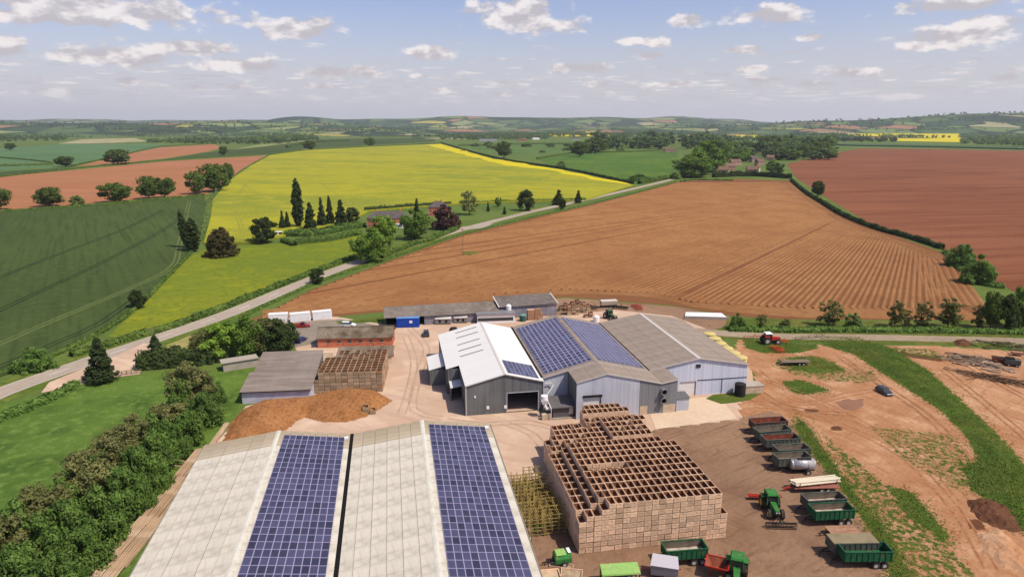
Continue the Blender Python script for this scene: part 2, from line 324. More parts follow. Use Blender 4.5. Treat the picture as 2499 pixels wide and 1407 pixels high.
sheet('upper_pasture', [(1095,350),(1250,346),(1420,345),(1560,352),(1420,366),(1300,383),(1180,370)], .05, mat('mid_pasture', A(88,116,58), [(.01, A(104,128,62), .4, .62)]))
sheet('ploughed_field', [(600,782),(640,768),(760,706),(900,655),(1000,618),(1130,573),(1300,532),(1430,502),(1560,470),(1660,442),(1800,436),(1925,441),(1975,478),(2060,530),(2200,580),(2300,616),(2335,662),(2385,735),(2400,782),(1900,778),(1780,770),(1640,745),(1380,724),(1215,738),(940,760),(820,772)], .03, m_soil)
sheet('red_hill_field', [(1920,400),(2020,377),(2100,362),(2300,364),(2700,372),(2950,560),(2800,780),(2499,722),(2440,694),(2330,628),(2290,604),(2130,550),(2010,478),(1945,436)], .05, m_red2)
sheet('green_ribbon_field', [(1880,347),(2100,350),(2520,358),(2900,366),(2900,372),(2500,366),(2300,360.5),(2080,357),(1990,356)], .07, mat('dark_corn', A(78,104,66), [(.01, A(88,114,72), .4, .65)]))
def far_rape(px, z): return sheet('rape_strip', px, z, m_bloom)
far_rape([(2055,326),(2340,326),(2352,347),(2190,344),(2100,334)], .12)
far_rape([(1340,327),(1490,325),(1490,332.5),(1345,333)], .12)
far_rape([(1755,330),(1850,329.5),(1852,336),(1770,336)], .12)

# wheel tracks through the wheat and the rape
m_tram = mat('wheel_track', A(46,60,34), [(.3, A(56,68,38), .45, .7)]); m_tram3 = mat('pale_wheel_track', A(112,124,70), [(.3, A(98,110,62), .45, .7)])
def tramline(px, z, m, gap=1.9, wd=.55):
    ln = spline([G(*q, z) for q in px], 6)
    for s in (-1, 1): strip('wheel_track', ln, s * gap / 2 - wd / 2, s * gap / 2 + wd / 2, z + .02, m)
tramline([(-60,865),(110,790),(325,700),(420,650),(437,600),(446,560),(462,490)], .55, m_tram3, wd=.8)
tramline([(-60,785),(110,705),(250,640),(400,560),(450,520)], .55, m_tram, wd=.8)
tramline([(-60,700),(130,625),(300,560),(400,512)], .55, m_tram, wd=.8)
tramline([(-60,920),(150,830),(240,790),(330,728)], .55, m_tram, wd=.7)
m_tram2 = mat('rape_track', A(150,150,56), [(.3, A(170,164,60), .45, .7)])
tramline([(585,590),(590,560),(572,490),(600,450)], 1.1, m_tram2, wd=.9)
tramline([(592,448),(700,520),(760,556)], 1.1, m_tram2, wd=.7)
tramline([(780,445),(860,500),(900,512)], 1.1, m_tram2, wd=.7)

# soil ridges, drawn up across the field and along its headlands
FIELD = [G(*q) for q in [(640,771),(760,709),(900,658),(1130,577),(1430,505),(1656,446),(1900,444),(1960,485),(2050,543),(2190,597),(2265,628),(2310,690),(2352,757),(1960,752),(1690,738),(1600,716),(1380,706),(1100,725),(860,748)]]
cpt = G(2240, 440)
def clip_line(o, d):
    ts = []
    for i, a in enumerate(FIELD):
        b = FIELD[(i + 1) % len(FIELD)]; e = b - a; den = d.x * e.y - d.y * e.x
        if abs(den) < 1e-9: continue
        t = ((a.x - o.x) * e.y - (a.y - o.y) * e.x) / den; s_ = ((a.x - o.x) * d.y - (a.y - o.y) * d.x) / den
        if 0 <= s_ < 1 and t > 0: ts.append(t)
    ts.sort(); return [(ts[i], ts[i + 1]) for i in range(0, len(ts) - 1, 2)]
def ridge_run(mb, pts, wd, h, r):
    n = len(pts); vs_ = []
    for i, p in enumerate(pts):
        t = (pts[min(i + 1, n - 1)] - pts[max(i - 1, 0)]).normalized(); q = Vector((-t.y, t.x)); hh = h * r.uniform(.8, 1.15); k = r.uniform(-.06, .06)
        for s_, z in ((-.5, .034), (-.16, .034 + hh), (.16, .034 + hh), (.5, .034)):
            c = p + q * (s_ * wd + k); vs_.append((c.x, c.y, z))
    mb.add(vs_, [(4*i + j + 1, 4*i + j, 4*(i+1) + j, 4*(i+1) + j + 1) for i in range(n - 1) for j in range(3)])
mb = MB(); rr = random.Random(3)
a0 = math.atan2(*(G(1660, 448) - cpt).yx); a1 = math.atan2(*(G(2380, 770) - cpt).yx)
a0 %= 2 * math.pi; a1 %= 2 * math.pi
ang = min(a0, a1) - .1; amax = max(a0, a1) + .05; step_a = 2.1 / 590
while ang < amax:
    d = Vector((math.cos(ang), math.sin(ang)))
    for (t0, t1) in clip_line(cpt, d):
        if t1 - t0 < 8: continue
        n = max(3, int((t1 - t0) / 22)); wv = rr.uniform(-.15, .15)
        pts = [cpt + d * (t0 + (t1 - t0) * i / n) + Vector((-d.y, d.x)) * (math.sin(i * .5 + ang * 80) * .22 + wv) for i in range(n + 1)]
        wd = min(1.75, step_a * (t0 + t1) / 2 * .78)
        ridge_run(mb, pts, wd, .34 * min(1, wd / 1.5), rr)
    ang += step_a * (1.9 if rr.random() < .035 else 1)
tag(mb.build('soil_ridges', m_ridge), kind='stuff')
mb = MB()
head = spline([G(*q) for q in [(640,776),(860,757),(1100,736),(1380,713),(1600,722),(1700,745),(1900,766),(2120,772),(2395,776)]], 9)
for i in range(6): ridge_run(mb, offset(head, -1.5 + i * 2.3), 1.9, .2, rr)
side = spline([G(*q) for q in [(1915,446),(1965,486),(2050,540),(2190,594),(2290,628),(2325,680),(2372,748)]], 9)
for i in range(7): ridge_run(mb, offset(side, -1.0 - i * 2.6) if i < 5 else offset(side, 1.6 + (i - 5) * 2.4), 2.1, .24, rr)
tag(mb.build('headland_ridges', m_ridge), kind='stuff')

# ------------------------------------------------------------------ roads, yard
road = spline([G(*q) for q in [(-260,1052),(-120,1010),(0,958),(120,915),(270,863),(420,813),(560,764),(700,706),(800,666),(900,631),(1000,599),(1100,568),(1180,546),(1300,516),(1430,487),(1540,462),(1640,438)]], 5)
strip('verge', road, -6.5, 7.0, .05, m_verge)
strip('road', road, -3.5, 3.5, .07, m_asphalt)
near = [p for p in road if p.y < 260]
for s_ in (-3.2, 3.2): strip('road_edge_line', near, s_ - .1, s_ + .1, .076, m_line)
i = 0
while i < len(near) - 2:
    strip('lane_dash', near[i:i + 2], -.17, .17, .076, m_line); i += 3
sheet('lay_by', [(120,932),(215,893),(288,866),(352,836),(398,852),(350,888),(342,912),(225,927),(190,940),(100,958)], .085, m_conc)
sheet('driveway_mouth', [(1115,562),(1128,553),(1205,545),(1180,556)], .09, m_asphalt)
sheet('drive', [(405,842),(470,815),(492,822),(478,868),(420,872)], .08, mat('dry_lawn', A(160,150,86), [(.2, A(180,166,108), .42, .66), (.8, A(128,132,66), .5, .7)]))
track = spline([G(*q) for q in [(1640,800),(1760,812),(1900,820),(2100,822),(2300,826),(2520,832),(2760,842)]], 5)
sheet('grass_belt', [(1660,792),(1760,778),(1900,778),(2200,786),(2400,782),(2700,790),(2760,862),(2400,845),(1830,832),(1700,818)], .036, m_patch, rough=(6, .8))
strip('farm_track', track, -3.2, 2.6, .06, m_track)
sheet('farmyard', [(720,850),(760,800),(640,795),(650,775),(820,772),(945,792),(1215,775),(1360,770),(1500,755),(1640,770),(1720,800),(1830,880),(1840,960),(1810,1025),(1600,1048),(1420,1110),(1330,1200),(1290,1330),(1240,1407),(1200,1500),(500,1500),(430,1200),(545,1060),(600,990),(745,960),(760,900)], .05, m_conc, rough=(8, .5))
sheet('back_yard', [(1215,778),(1218,738),(1380,726),(1640,747),(1780,772),(1760,800),(1700,812),(1600,800),(1480,790)], .045, m_dirt, rough=(4, .5))
sheet('car_park', [(690,790),(830,778),(945,796),(945,812),(860,820),(770,838),(700,850),(680,820)], .056, mat('old_tarmac', A(150,138,122), [(.1, A(166,152,132), .4, .7), (.8, A(132,122,108), .5, .75)]))
sheet('grass_strip', [(820,784),(945,772),(950,782),(830,792)], .06, m_patch)
sheet('apron', [(1585,1005),(1640,1004),(1680,972),(1722,968),(1760,975),(1800,1020),(1700,1034),(1600,1046)], .09, m_conc2)
sheet('planting_bed', [(1722,972),(1740,962),(1845,948),(1858,960),(1830,975),(1760,985)], .095, m_patch, rough=(3, .4))
PATCH = {}
SOFT = []
def patch(px, seed, cap, bank=0.0): PATCH[seed] = [G(*q) for q in px]; SOFT.append((seed, cap, bank))
patch([(1905,870),(1990,866),(2035,880),(2080,910),(2100,935),(2010,930),(1930,912),(1880,890)], 11, .1)
patch([(1920,872),(1985,868),(2030,884),(2070,905),(2000,912),(1930,903)], 12, 1)
patch([(1905,930),(1950,925),(2000,940),(2030,955),(1960,965),(1925,955)], 13, 1)
patch([(1990,818),(2100,825),(2180,850),(2270,905),(2330,960),(2430,1050),(2520,1150),(2560,1330),(2480,1290),(2400,1150),(2350,1060),(2290,1000),(2180,930),(2080,865),(2000,840)], 14, 1, .7)
patch([(1945,1012),(1975,1040),(2010,1090),(2060,1160),(2110,1225),(2180,1310),(2230,1400),(2300,1500),(2200,1500),(2160,1390),(2120,1300),(2066,1220),(2006,1140),(1962,1090),(1935,1040)], 15, 1)
patch([(2010,1060),(2090,1120),(2180,1200),(2290,1290),(2380,1407),(2420,1500),(2280,1500),(2210,1370),(2120,1240),(2060,1150)], 16, .12)
patch([(2160,1180),(2230,1200),(2290,1270),(2340,1330),(2280,1310),(2200,1250)], 17, .8)
patch([(2340,1130),(2420,1120),(2520,1180),(2540,1330),(2440,1250),(2360,1190)], 18, 1, .5)
patch([(1810,822),(1990,826),(2000,850),(1950,862),(1860,862),(1815,848)], 19, .8)
patch([(2150,845),(2280,852),(2320,880),(2220,868)], 20, .12)
patch([(2080,900),(2130,905),(2150,925),(2100,935)], 22, .12)
patch([(2120,1040),(2330,1060),(2390,1140),(2340,1200),(2200,1120)], 23, .1)
patch([(2480,850),(2800,860),(2800,885),(2490,866)], 24, 1)
def sdist(P, poly):
    """signed distance of points to an outline, positive inside"""
    d = np.full(len(P), 1e9); ins = np.zeros(len(P), bool); n = len(poly)
    for i in range(n):
        a, b = np.array(poly[i]), np.array(poly[(i + 1) % n]); e = b - a; t = np.clip(((P - a) @ e) / (e @ e), 0, 1); d = np.minimum(d, np.linalg.norm(P - a - t[:, None] * e, axis=1))
        c = (a[1] > P[:, 1]) != (b[1] > P[:, 1]); ins ^= c & (P[:, 0] < (b[0] - a[0]) * (P[:, 1] - a[1]) / (b[1] - a[1] + 1e-12) + a[0])
    return np.where(ins, d, -d)
EARTH = [G(*q) for q in [(1800,826),(1900,838),(2100,842),(2300,845),(2499,858),(2800,870),(3000,1500),(1220,1500),(1252,1420),(1296,1330),(1338,1200),(1430,1108),(1600,1046),(1810,1022),(1800,985),(1850,960),(1835,900),(1790,860)]]
DIRT = [G(*q) for q in [(1880,1000),(1800,1022),(1600,1040),(1400,1090),(1310,1200),(1260,1330),(1180,1500),(2140,1500),(2170,1380),(2096,1260),(2020,1150),(1960,1070),(1910,1010)]]
RUTS = [[G(*q) for q in p_] for p_ in ([(2310,985),(2325,985),(2400,1070),(2455,1130),(2440,1130),(2380,1070)], [(2350,1262),(2400,1270),(2410,1300),(2365,1290)], [(2150,850),(2290,870),(2310,885),(2190,868)], [(2370,1215),(2440,1250),(2480,1310),(2400,1260)], [(1950,1000),(1985,995),(2010,1003),(1975,1010)], [(2020,1040),(2050,1038),(2060,1050),(2030,1052)], [(2400,1310),(2460,1330),(2499,1380),(2430,1360)])]
def soft_masks(P):
    g = np.full(len(P), -2.0); bk = np.zeros(len(P))
    for (sd_, cap, bank) in SOFT:
        s_ = sdist(P, PATCH[sd_]); g = np.maximum(g, np.minimum(s_ / 2.2, cap)); 
        if bank: bk = np.maximum(bk, bank * np.clip(s_ / 4.0, 0, 1) ** 1.5)
    return g, bk
def bank_z(P): return .06 + soft_masks(np.asarray(P)[:, :2])[1]
def earth():
    xs_ = np.arange(min(p.x for p in EARTH), max(p.x for p in EARTH), 1.15); ys_ = np.arange(min(p.y for p in EARTH), max(p.y for p in EARTH), 1.15)
    gx, gy = np.meshgrid(xs_, ys_); P = np.stack([gx.ravel(), gy.ravel()], 1); e = sdist(P, EARTH); g, bk = soft_masks(P); dd = np.clip(sdist(P, DIRT) / 2.5, -1, 1)
    rt = np.full(len(P), -1.0)
    for q in RUTS: rt = np.maximum(rt, np.clip(sdist(P, q) / 1.0, -1, 1))
    z = .06 + bk - np.where((rt > 0) & (bk < .1), .0, 0); nx_ = len(xs_); V = np.concatenate([P, z[:, None]], 1)
    idx = np.arange(len(P)).reshape(len(ys_), nx_); q = np.stack([idx[:-1, :-1], idx[:-1, 1:], idx[1:, 1:], idx[1:, :-1]], -1).reshape(-1, 4); q = q[(e[q] > -.6).all(1)]
    used = np.unique(q); mp_ = np.full(len(P), -1); mp_[used] = np.arange(len(used)); me = np_mesh('earth_ground', V[used], mp_[q])
    for nm_, ar in (('grass', g), ('dirt', dd), ('rut', rt)): at = me.attributes.new(nm_, 'FLOAT', 'POINT'); at.data.foreach_set('value', ar[used].astype(np.float32))
    me.polygons.foreach_set('use_smooth', [True] * len(me.polygons))
    m = bpy.data.materials.new('bare_earth_and_grass'); m.use_nodes = True; t = m.node_tree; bs = t.nodes['Principled BSDF']; bs.inputs['Roughness'].default_value = .95; bs.inputs['Specular IOR Level'].default_value = .04
    sand = stack(t, A(200,150,110), [(.022, A(178,124,84), .4, .64), ((.12, .03, 1), A(182,128,88), .45, .7, R(30)), (.14, A(218,172,132), .46, .7), ((.9, .1, 1), A(158,104,68), .54, .74, R(28)), ((.1, .9, 1), A(168,116,78), .56, .74, R(40)), (1.0, A(178,128,90), .5, .8), (.4, A(146,98,66), .62, .76)])
    dirt = stack(t, A(150,118,92), [(.025, A(172,136,106), .38, .62), (.09, A(130,98,76), .45, .7), ((.08, .5, 1), A(158,124,98), .45, .7, R(-45)), ((1.2, .1, 1), A(124,94,72), .54, .72, R(-55)), (.8, A(134,100,76), .55, .8), (.35, A(106,80,62), .62, .76)], 9)
    grs = stack(t, A(78,98,38), [(.08, A(118,112,54), .48, .66), (.5, A(60,82,30), .45, .7), (2.0, A(100,114,50), .5, .75), (.2, A(92,114,42), .5, .66)], 5)
    rut = stack(t, A(116,76,52), [(.3, A(98,62,42), .4, .7), (1.5, A(132,90,62), .5, .75)], 2)
    c = attr_mix(t, sand, 'dirt', -.1, .25, 1.6, .35, dirt); c = attr_mix(t, c, 'rut', 0, .3, 1.8, .9, rut); c = attr_mix(t, c, 'grass', -.02, .22, 2.0, .9, grs); t.links.new(c, bs.inputs['Base Color'])
    z_ = t.nodes.new('ShaderNodeTexNoise'); z_.inputs['Scale'].default_value = 1.3; z_.inputs['Detail'].default_value = 6; tcn = t.nodes.new('ShaderNodeTexCoord'); t.links.new(tcn.outputs['Object'], z_.inputs['Vector']); b_ = t.nodes.new('ShaderNodeBump'); b_.inputs['Strength'].default_value = .8; b_.inputs['Distance'].default_value = .25; t.links.new(z_.outputs[0], b_.inputs['Height']); t.links.new(b_.outputs[0], bs.inputs['Normal'])
    tag(link('earth_ground', me, None, m), kind='structure')
earth()
m_tyre_track = mat('tyre_track_earth', A(166,116,80), [(.5, A(190,140,100), .42, .6), (2.0, A(140,94,64), .5, .7)]); m_tyre_yard = mat('tyre_track_yard', A(186,156,130), [(.4, A(208,176,148), .4, .6)])
rt_ = random.Random(4); tz_ = 0
for tr_ in ([(1850,975),(1960,985),(2080,960),(2150,950)], [(1840,990),(1930,1000),(2050,1035),(2200,1110),(2330,1240),(2420,1390)], [(1845,900),(1880,930),(1990,975),(2100,1030),(2260,1120),(2360,1230)], [(2060,880),(2150,940),(2260,1010),(2350,1110),(2430,1200)], [(2050,870),(2170,950),(2290,1040),(2380,1150)], [(2300,900),(2400,980),(2520,1080)], [(2330,870),(2430,930),(2540,990)], [(1830,940),(1900,985),(1960,1000),(2060,1010)]):
    ln_ = spline([G(*q) for q in tr_], 3.0)
    for s_ in (-.85, .85): tz_ += .003; strip('tyre_track', offset(ln_, rt_.uniform(-.1, .1)), s_ - .22, s_ + .22, .061 + tz_, m_tyre_track)
tz_ = 0
for tr_ in ([(1000,800),(1040,850),(1020,920),(1010,1000),(1080,1020)], [(990,820),(1010,880),(1000,950),(980,1010)], [(1230,1030),(1300,1060),(1330,1100)], [(1090,1025),(1180,1035),(1290,1030),(1400,1060)]):
    ln_ = spline([G(*q) for q in tr_], 3.0)
    for s_ in (-.85, .85): tz_ += .003; strip('tyre_track', ln_, s_ - .2, s_ + .2, .056 + tz_, m_tyre_yard)
sheet('puddle', [(2038,980),(2070,972),(2085,975),(2108,972),(2105,990),(2085,1000),(2060,998)], .093, m_mud, rough=(1.2, .25), seed=21)

# ------------------------------------------------------------------ far country
def hill_h(x, y):
    def r_(cx, cy, sx, sy, h): return h * math.exp(-((x - cx) / sx) ** 2 - ((y - cy) / sy) ** 2)
    z = -14 * math.exp(-((y - 3900) / 700) ** 2)
    z += r_(-3300, 5200, 2000, 900, 62) + r_(-2600, 5500, 500, 500, 16) + r_(-1300, 5600, 900, 600, 30) + r_(-5600, 5600, 1500, 900, 50)
    z += r_(4300, 5600, 2100, 1000, 132) + r_(7000, 6200, 2200, 1200, 90) + r_(1500, 6000, 900, 700, 30)
    z += r_(-600, 8600, 1900, 900, 118) + r_(900, 8300, 1300, 700, 22) + r_(-2650, 8300, 300, 300, 48) + r_(-2300, 8300, 250, 300, 30) + r_(-3200, 8800, 1500, 800, 78)
    z += r_(1900, 8900, 1500, 900, 74) + r_(6500, 9000, 3500, 1200, 120)
    z += r_(1900, 12600, 800, 700, 80) + r_(3000, 12800, 600, 700, 92) + r_(3900, 12600, 700, 700, 82) + r_(0, 13000, 9000, 900, 70) + r_(-8000, 12000, 4500, 1500, 110)
    z += 7 * math.sin(x / 420 + y / 900) + 5 * math.sin(x / 230 - y / 510 + 2) + 4 * math.sin(x / 150 + y / 340)
    f_ = min(1, max(0, (y - 2700) / 900)); return z * f_ - 1.5 * (1 - f_)
m_hill = bpy.data.materials.new('patchwork_country'); m_hill.use_nodes = True
def hill_mat():
    t = m_hill.node_tree; n = t.nodes; k = t.links; bs = n['Principled BSDF']; bs.inputs['Roughness'].default_value = .95; bs.inputs['Specular IOR Level'].default_value = .02
    tcn = n.new('ShaderNodeTexCoord'); mpn = n.new('ShaderNodeMapping'); mpn.inputs['Scale'].default_value = (1 / 260, 1 / 330, 0); mpn.inputs['Rotation'].default_value = (0, 0, .3); k.new(tcn.outputs['Object'], mpn.inputs[0])
    dz = n.new('ShaderNodeTexNoise'); dz.inputs['Scale'].default_value = .8; k.new(mpn.outputs[0], dz.inputs['Vector'])
    ad = n.new('ShaderNodeVectorMath'); ad.operation = 'MULTIPLY_ADD'; k.new(dz.outputs['Color'], ad.inputs[0]); ad.inputs[1].default_value = (.7, .7, 0); k.new(mpn.outputs[0], ad.inputs[2])
    vo = n.new('ShaderNodeTexVoronoi'); vo.inputs['Scale'].default_value = 1; k.new(ad.outputs[0], vo.inputs['Vector'])
    sp = n.new('ShaderNodeSeparateColor'); k.new(vo.outputs['Color'], sp.inputs[0])
    cr = n.new('ShaderNodeValToRGB'); cr.color_ramp.interpolation = 'CONSTANT'; e = cr.color_ramp.elements
    pal = [(0, A(96,118,70)), (.17, A(122,140,80)), (.3, A(66,90,56)), (.42, A(146,156,96)), (.52, A(84,110,62)), (.62, A(170,128,98)), (.69, A(112,134,74)), (.79, A(180,172,80)), (.84, A(74,98,58)), (.93, A(172,164,120))]
    while len(e) < len(pal): e.new(.5)
    for q, (p_, c_) in zip(e, pal): q.position = p_; q.color = (*c_, 1)
    k.new(sp.outputs[0], cr.inputs[0])
    ve = n.new('ShaderNodeTexVoronoi'); ve.feature = 'DISTANCE_TO_EDGE'; ve.inputs['Scale'].default_value = 1; k.new(ad.outputs[0], ve.inputs['Vector'])
    mr = n.new('ShaderNodeMapRange'); mr.inputs[1].default_value = .05; mr.inputs[2].default_value = .075; k.new(ve.outputs['Distance'], mr.inputs[0])
    mx = n.new('ShaderNodeMix'); mx.data_type = 'RGBA'; k.new(mr.outputs[0], mx.inputs[0]); mx.inputs[6].default_value = (*A(52,70,48), 1); k.new(cr.outputs[0], mx.inputs[7])
    wz = n.new('ShaderNodeTexNoise'); wz.inputs['Scale'].default_value = .0019; wz.inputs['Detail'].default_value = 4; k.new(tcn.outputs['Object'], wz.inputs['Vector'])
    m3 = n.new('ShaderNodeMapRange'); m3.inputs[1].default_value = .56; m3.inputs[2].default_value = .6; k.new(wz.outputs[0], m3.inputs[0])
    mw = n.new('ShaderNodeMix'); mw.data_type = 'RGBA'; k.new(m3.outputs[0], mw.inputs[0]); k.new(mx.outputs[2], mw.inputs[6]); mw.inputs[7].default_value = (*A(54,72,50), 1)
    k.new(mw.outputs[2], bs.inputs['Base Color'])
hill_mat()
xs = np.linspace(-13500, 13500, 260); ys = np.concatenate([np.linspace(2650, 7000, 75), np.linspace(7150, 15000, 55)])
hv = [(x, y, hill_h(x, y)) for y in ys for x in xs]; nx = len(xs)
hq = [(j * nx + i, j * nx + i + 1, (j + 1) * nx + i + 1, (j + 1) * nx + i) for j in range(len(ys) - 1) for i in range(nx - 1)]
me = np_mesh('hills', hv, hq); me.polygons.foreach_set('use_smooth', [True] * len(me.polygons))
tag(link('hills', me, None, m_hill), kind='structure')
# ------------------------------------------------------------------ vegetation
def leafmat(name, c1, c2, c3=None, sc_=.5, rand=.16):
    L = [(sc_, c2, .38, .64)]
    if c3: L.append((sc_ * 2.6, c3, .6, .72))
    return mat(name, c1, L, rough=.75, spec=.12, rand=rand, trans=.36)
lf_oak = leafmat('oak_leaf', A(66,84,34,.78), A(96,112,46,.78)); lf_dark = leafmat('dark_leaf', A(50,64,32,.78), A(72,84,42,.78)); lf_con = leafmat('needle_leaf', A(46,60,32,.78), A(66,78,42,.78))
lf_lite = leafmat('bright_leaf', A(94,120,40,.72), A(122,146,56,.72)); lf_mid = leafmat('mid_leaf', A(82,108,42,.78), A(108,132,52,.78)); lf_cop = leafmat('copper_leaf', A(64,42,40,.78), A(82,56,50,.78))
lf_grey = leafmat('willow_leaf', A(96,100,56,.78), A(122,120,72,.78)); lf_yew = leafmat('yew_leaf', A(64,58,34,.78), A(84,76,42,.78)); lf_pale = leafmat('pale_leaf', A(122,128,70,.78), A(146,148,88,.78))
lf_may = leafmat('hawthorn_leaf', A(88,112,52,.78), A(112,128,62,.78), A(196,190,164,.8), .6); lf_hedge = leafmat('hedge_leaf', A(76,98,42,.78), A(102,122,54,.78), None, .5, .06)
lf_belt = leafmat('shrub_leaf', A(72,96,42,.78), A(104,128,58,.78), None, .7, .14); lf_far = leafmat('far_leaf', A(64,82,44,.62), A(88,106,56,.62), None, .03, .2); lf_sap = leafmat('sapling_leaf', A(84,88,46,.78), A(112,110,62,.78))
lf_grass = leafmat('grass_blade', A(88,108,40,.95), A(116,128,54,.95), None, .4, 0)
m_bark = mat('bark', A(112,92,72), [(3.0, A(84,68,52), .4, .7)])

def prof_round(c0=.22):
    return lambda z: np.sqrt(np.clip(1 - ((z - (1 + c0) / 2) / ((1 - c0) / 2)) ** 2, 0, 1)) ** .8
def prof_cone(c0=.05): return lambda z: np.clip((1 - z) / (1 - c0), 0, 1) ** .8 * np.clip((z - c0 + .03) * 14, 0, 1)
def prof_col(c0=.06): return lambda z: np.clip(np.sin(np.clip((z - c0) / (1 - c0), 0, 1) ** .75 * math.pi), 0, 1) ** .6
def prof_dome(c0=.0): return lambda z: np.clip(1 - z ** 2.2, 0, 1) ** .6
def leaf_quads(cen, nrm, size, rs):
    n = len(cen); t = rs.normal(size=(n, 3)); t -= (t * nrm).sum(1)[:, None] * nrm; t /= np.linalg.norm(t, axis=1)[:, None] + 1e-9
    b = np.cross(nrm, t); s = (size * rs.uniform(.6, 1.35, n))[:, None]; t = t * s; b = b * s * .72
    v = np.stack([cen - t - b * .5, cen + b * .9 - t * .1, cen + t + b * .4, cen - b * .95 + t * .15], 1).reshape(-1, 3)
    return v, np.arange(4 * n).reshape(-1, 4)
def crown(name, m, H, RW, c0, prof, nclump, nleaf, leaf, seed, lobes=.25, hole=.0, edge=.38):
    rs = np.random.RandomState(seed); f_ = prof(c0)
    z = rs.uniform(c0, 1, nclump * 4); pr = f_(z); keep = rs.uniform(0, 1, len(z)) < pr * .9 + .1; z = z[keep][:nclump]; nclump = len(z)
    th = rs.uniform(0, 2 * math.pi, nclump); ph = rs.uniform(0, 6.28, 4)
    lob = 1 + lobes * (.6 * np.sin(2 * th + ph[0]) * np.sin(4 * z + ph[1]) + .5 * np.sin(3 * th + ph[2] + 5 * z))
    rad = f_(z) * RW * lob * rs.uniform(0, 1, nclump) ** edge
    cc = np.stack([rad * np.cos(th), rad * np.sin(th), z * H], 1)
    rc = np.clip(RW * .36 * rs.uniform(.6, 1.25, nclump), leaf * .9, None) * (.55 + .45 * f_(z))
    pick = rs.randint(0, nclump, nleaf); off = rs.normal(size=(nleaf, 3)); off /= np.linalg.norm(off, axis=1)[:, None]; rr_ = rs.uniform(0, 1, nleaf) ** .4
    cen = cc[pick] + off * (rc[pick] * rr_)[:, None] * np.array([1, 1, .78]); cen[:, 2] = np.clip(cen[:, 2], .04 * H, 1.06 * H)
    nrm = off * .9 + rs.normal(size=(nleaf, 3)) * .45 + np.array([0, 0, .35]); nrm /= np.linalg.norm(nrm, axis=1)[:, None]
    v, q = leaf_quads(cen, nrm, np.full(nleaf, leaf), rs)
    me = np_mesh(name, v, q); me.materials.append(m); return me, cc
def trunk(name, H, r, c0, cc, seed, nl=7):
    rs = random.Random(seed); mb = MB(); top = Vector((rs.uniform(-.03, .03) * H, rs.uniform(-.03, .03) * H, H * (c0 + (1 - c0) * .55)))
    k = Vector((top.x * .4, top.y * .4, H * c0 * .9)); mb.tube((0, 0, -.2), k, r * 1.25, r * .85, 7); mb.tube(k, top, r * .85, r * .25, 6)
    for c in rs.sample(list(map(tuple, cc)), min(nl, len(cc))):
        c = Vector(c); t = rs.uniform(.0, .8); s = k.lerp(top, t); 
        if c.z > s.z: mb.tube(s, s.lerp(c, .85), r * (.5 - .3 * t), r * .12, 5)
    me = mb.mesh(name); me.materials.append(m_bark); return me
PROTO = {}
def proto(kind, m, H, RW, c0, prof, nclump, nleaf, leaf, tr, seed, **kw):
    cm, cc = crown('crown', m, H, RW, c0, prof, nclump, nleaf, leaf, seed, **kw)
    PROTO.setdefault(kind, []).append((cm, trunk('trunk', H, tr, max(c0, .06), cc, seed), H, RW))
for s in range(3):
    proto('oak', lf_oak, 12, 6.4, .2, prof_round, 60, 4200, .5, .42, 10 + s)
    proto('far', lf_far, 12, 6.6, .12, prof_round, 26, 620, 1.25, .4, 20 + s)
    proto('bush', lf_belt, 7, 4.2, .03, prof_dome, 60, 9500, .25, .2, 30 + s)
    proto('sapling', lf_sap, 8, 2.3, .06, prof_round, 44, 2200, .24, .12, 40 + s, edge=.6)
    proto('willow', lf_grey, 9, 3.4, .06, prof_round, 60, 8000, .21, .18, 50 + s)
proto('dark', lf_dark, 11, 5, .1, prof_round, 60, 6500, .36, .35, 61); proto('dark', lf_dark, 11, 4.6, .08, prof_round, 56, 6500, .36, .35, 62)
proto('bright', lf_lite, 12, 5, .1, prof_round, 56, 6500, .36, .35, 63); proto('mid', lf_mid, 12, 5.6, .1, prof_round, 60, 7500, .36, .35, 64); proto('mid', lf_mid, 12, 5.6, .08, prof_round, 56, 7500, .36, .35, 69)
proto('copper', lf_cop, 11, 5.2, .06, prof_dome, 50, 3400, .5, .35, 65); proto('yew', lf_yew, 10, 4.6, .0, prof_dome, 130, 5200, .45, .35, 66, lobes=.06)
proto('cone', lf_con, 14, 3.3, .03, prof_cone, 130, 3400, .5, .25, 67, lobes=.12); proto('cone', lf_con, 14, 3.6, .05, prof_cone, 110, 3400, .5, .25, 71, lobes=.14)
proto('column', lf_con, 20, 2.2, .05, prof_col, 190, 4200, .5, .3, 68, lobes=.08); proto('column', lf_dark, 20, 2.2, .05, prof_col, 170, 3800, .5, .3, 72, lobes=.08)
proto('pale', lf_pale, 12, 5, .12, prof_round, 40, 1700, .5, .3, 70, edge=.5); proto('may', lf_may, 6, 3.2, .04, prof_dome, 40, 1800, .42, .18, 73); proto('may', lf_may, 6, 3.4, .04, prof_dome, 40, 1800, .42, .18, 74)
proto('spruce', lf_con, 14, 3.6, .04, prof_cone, 130, 8000, .34, .28, 75, edge=.5, lobes=.12)
TN = {'oak':'oak_tree','far':'broadleaf_tree','bush':'bush','sapling':'young_tree','willow':'willow_tree','dark':'broadleaf_tree','bright':'broadleaf_tree','mid':'broadleaf_tree','copper':'copper_beech_tree','yew':'yew_tree','cone':'conifer_tree','column':'poplar_tree','pale':'broadleaf_tree','may':'hawthorn_tree','spruce':'conifer_tree'}
tcount = 0
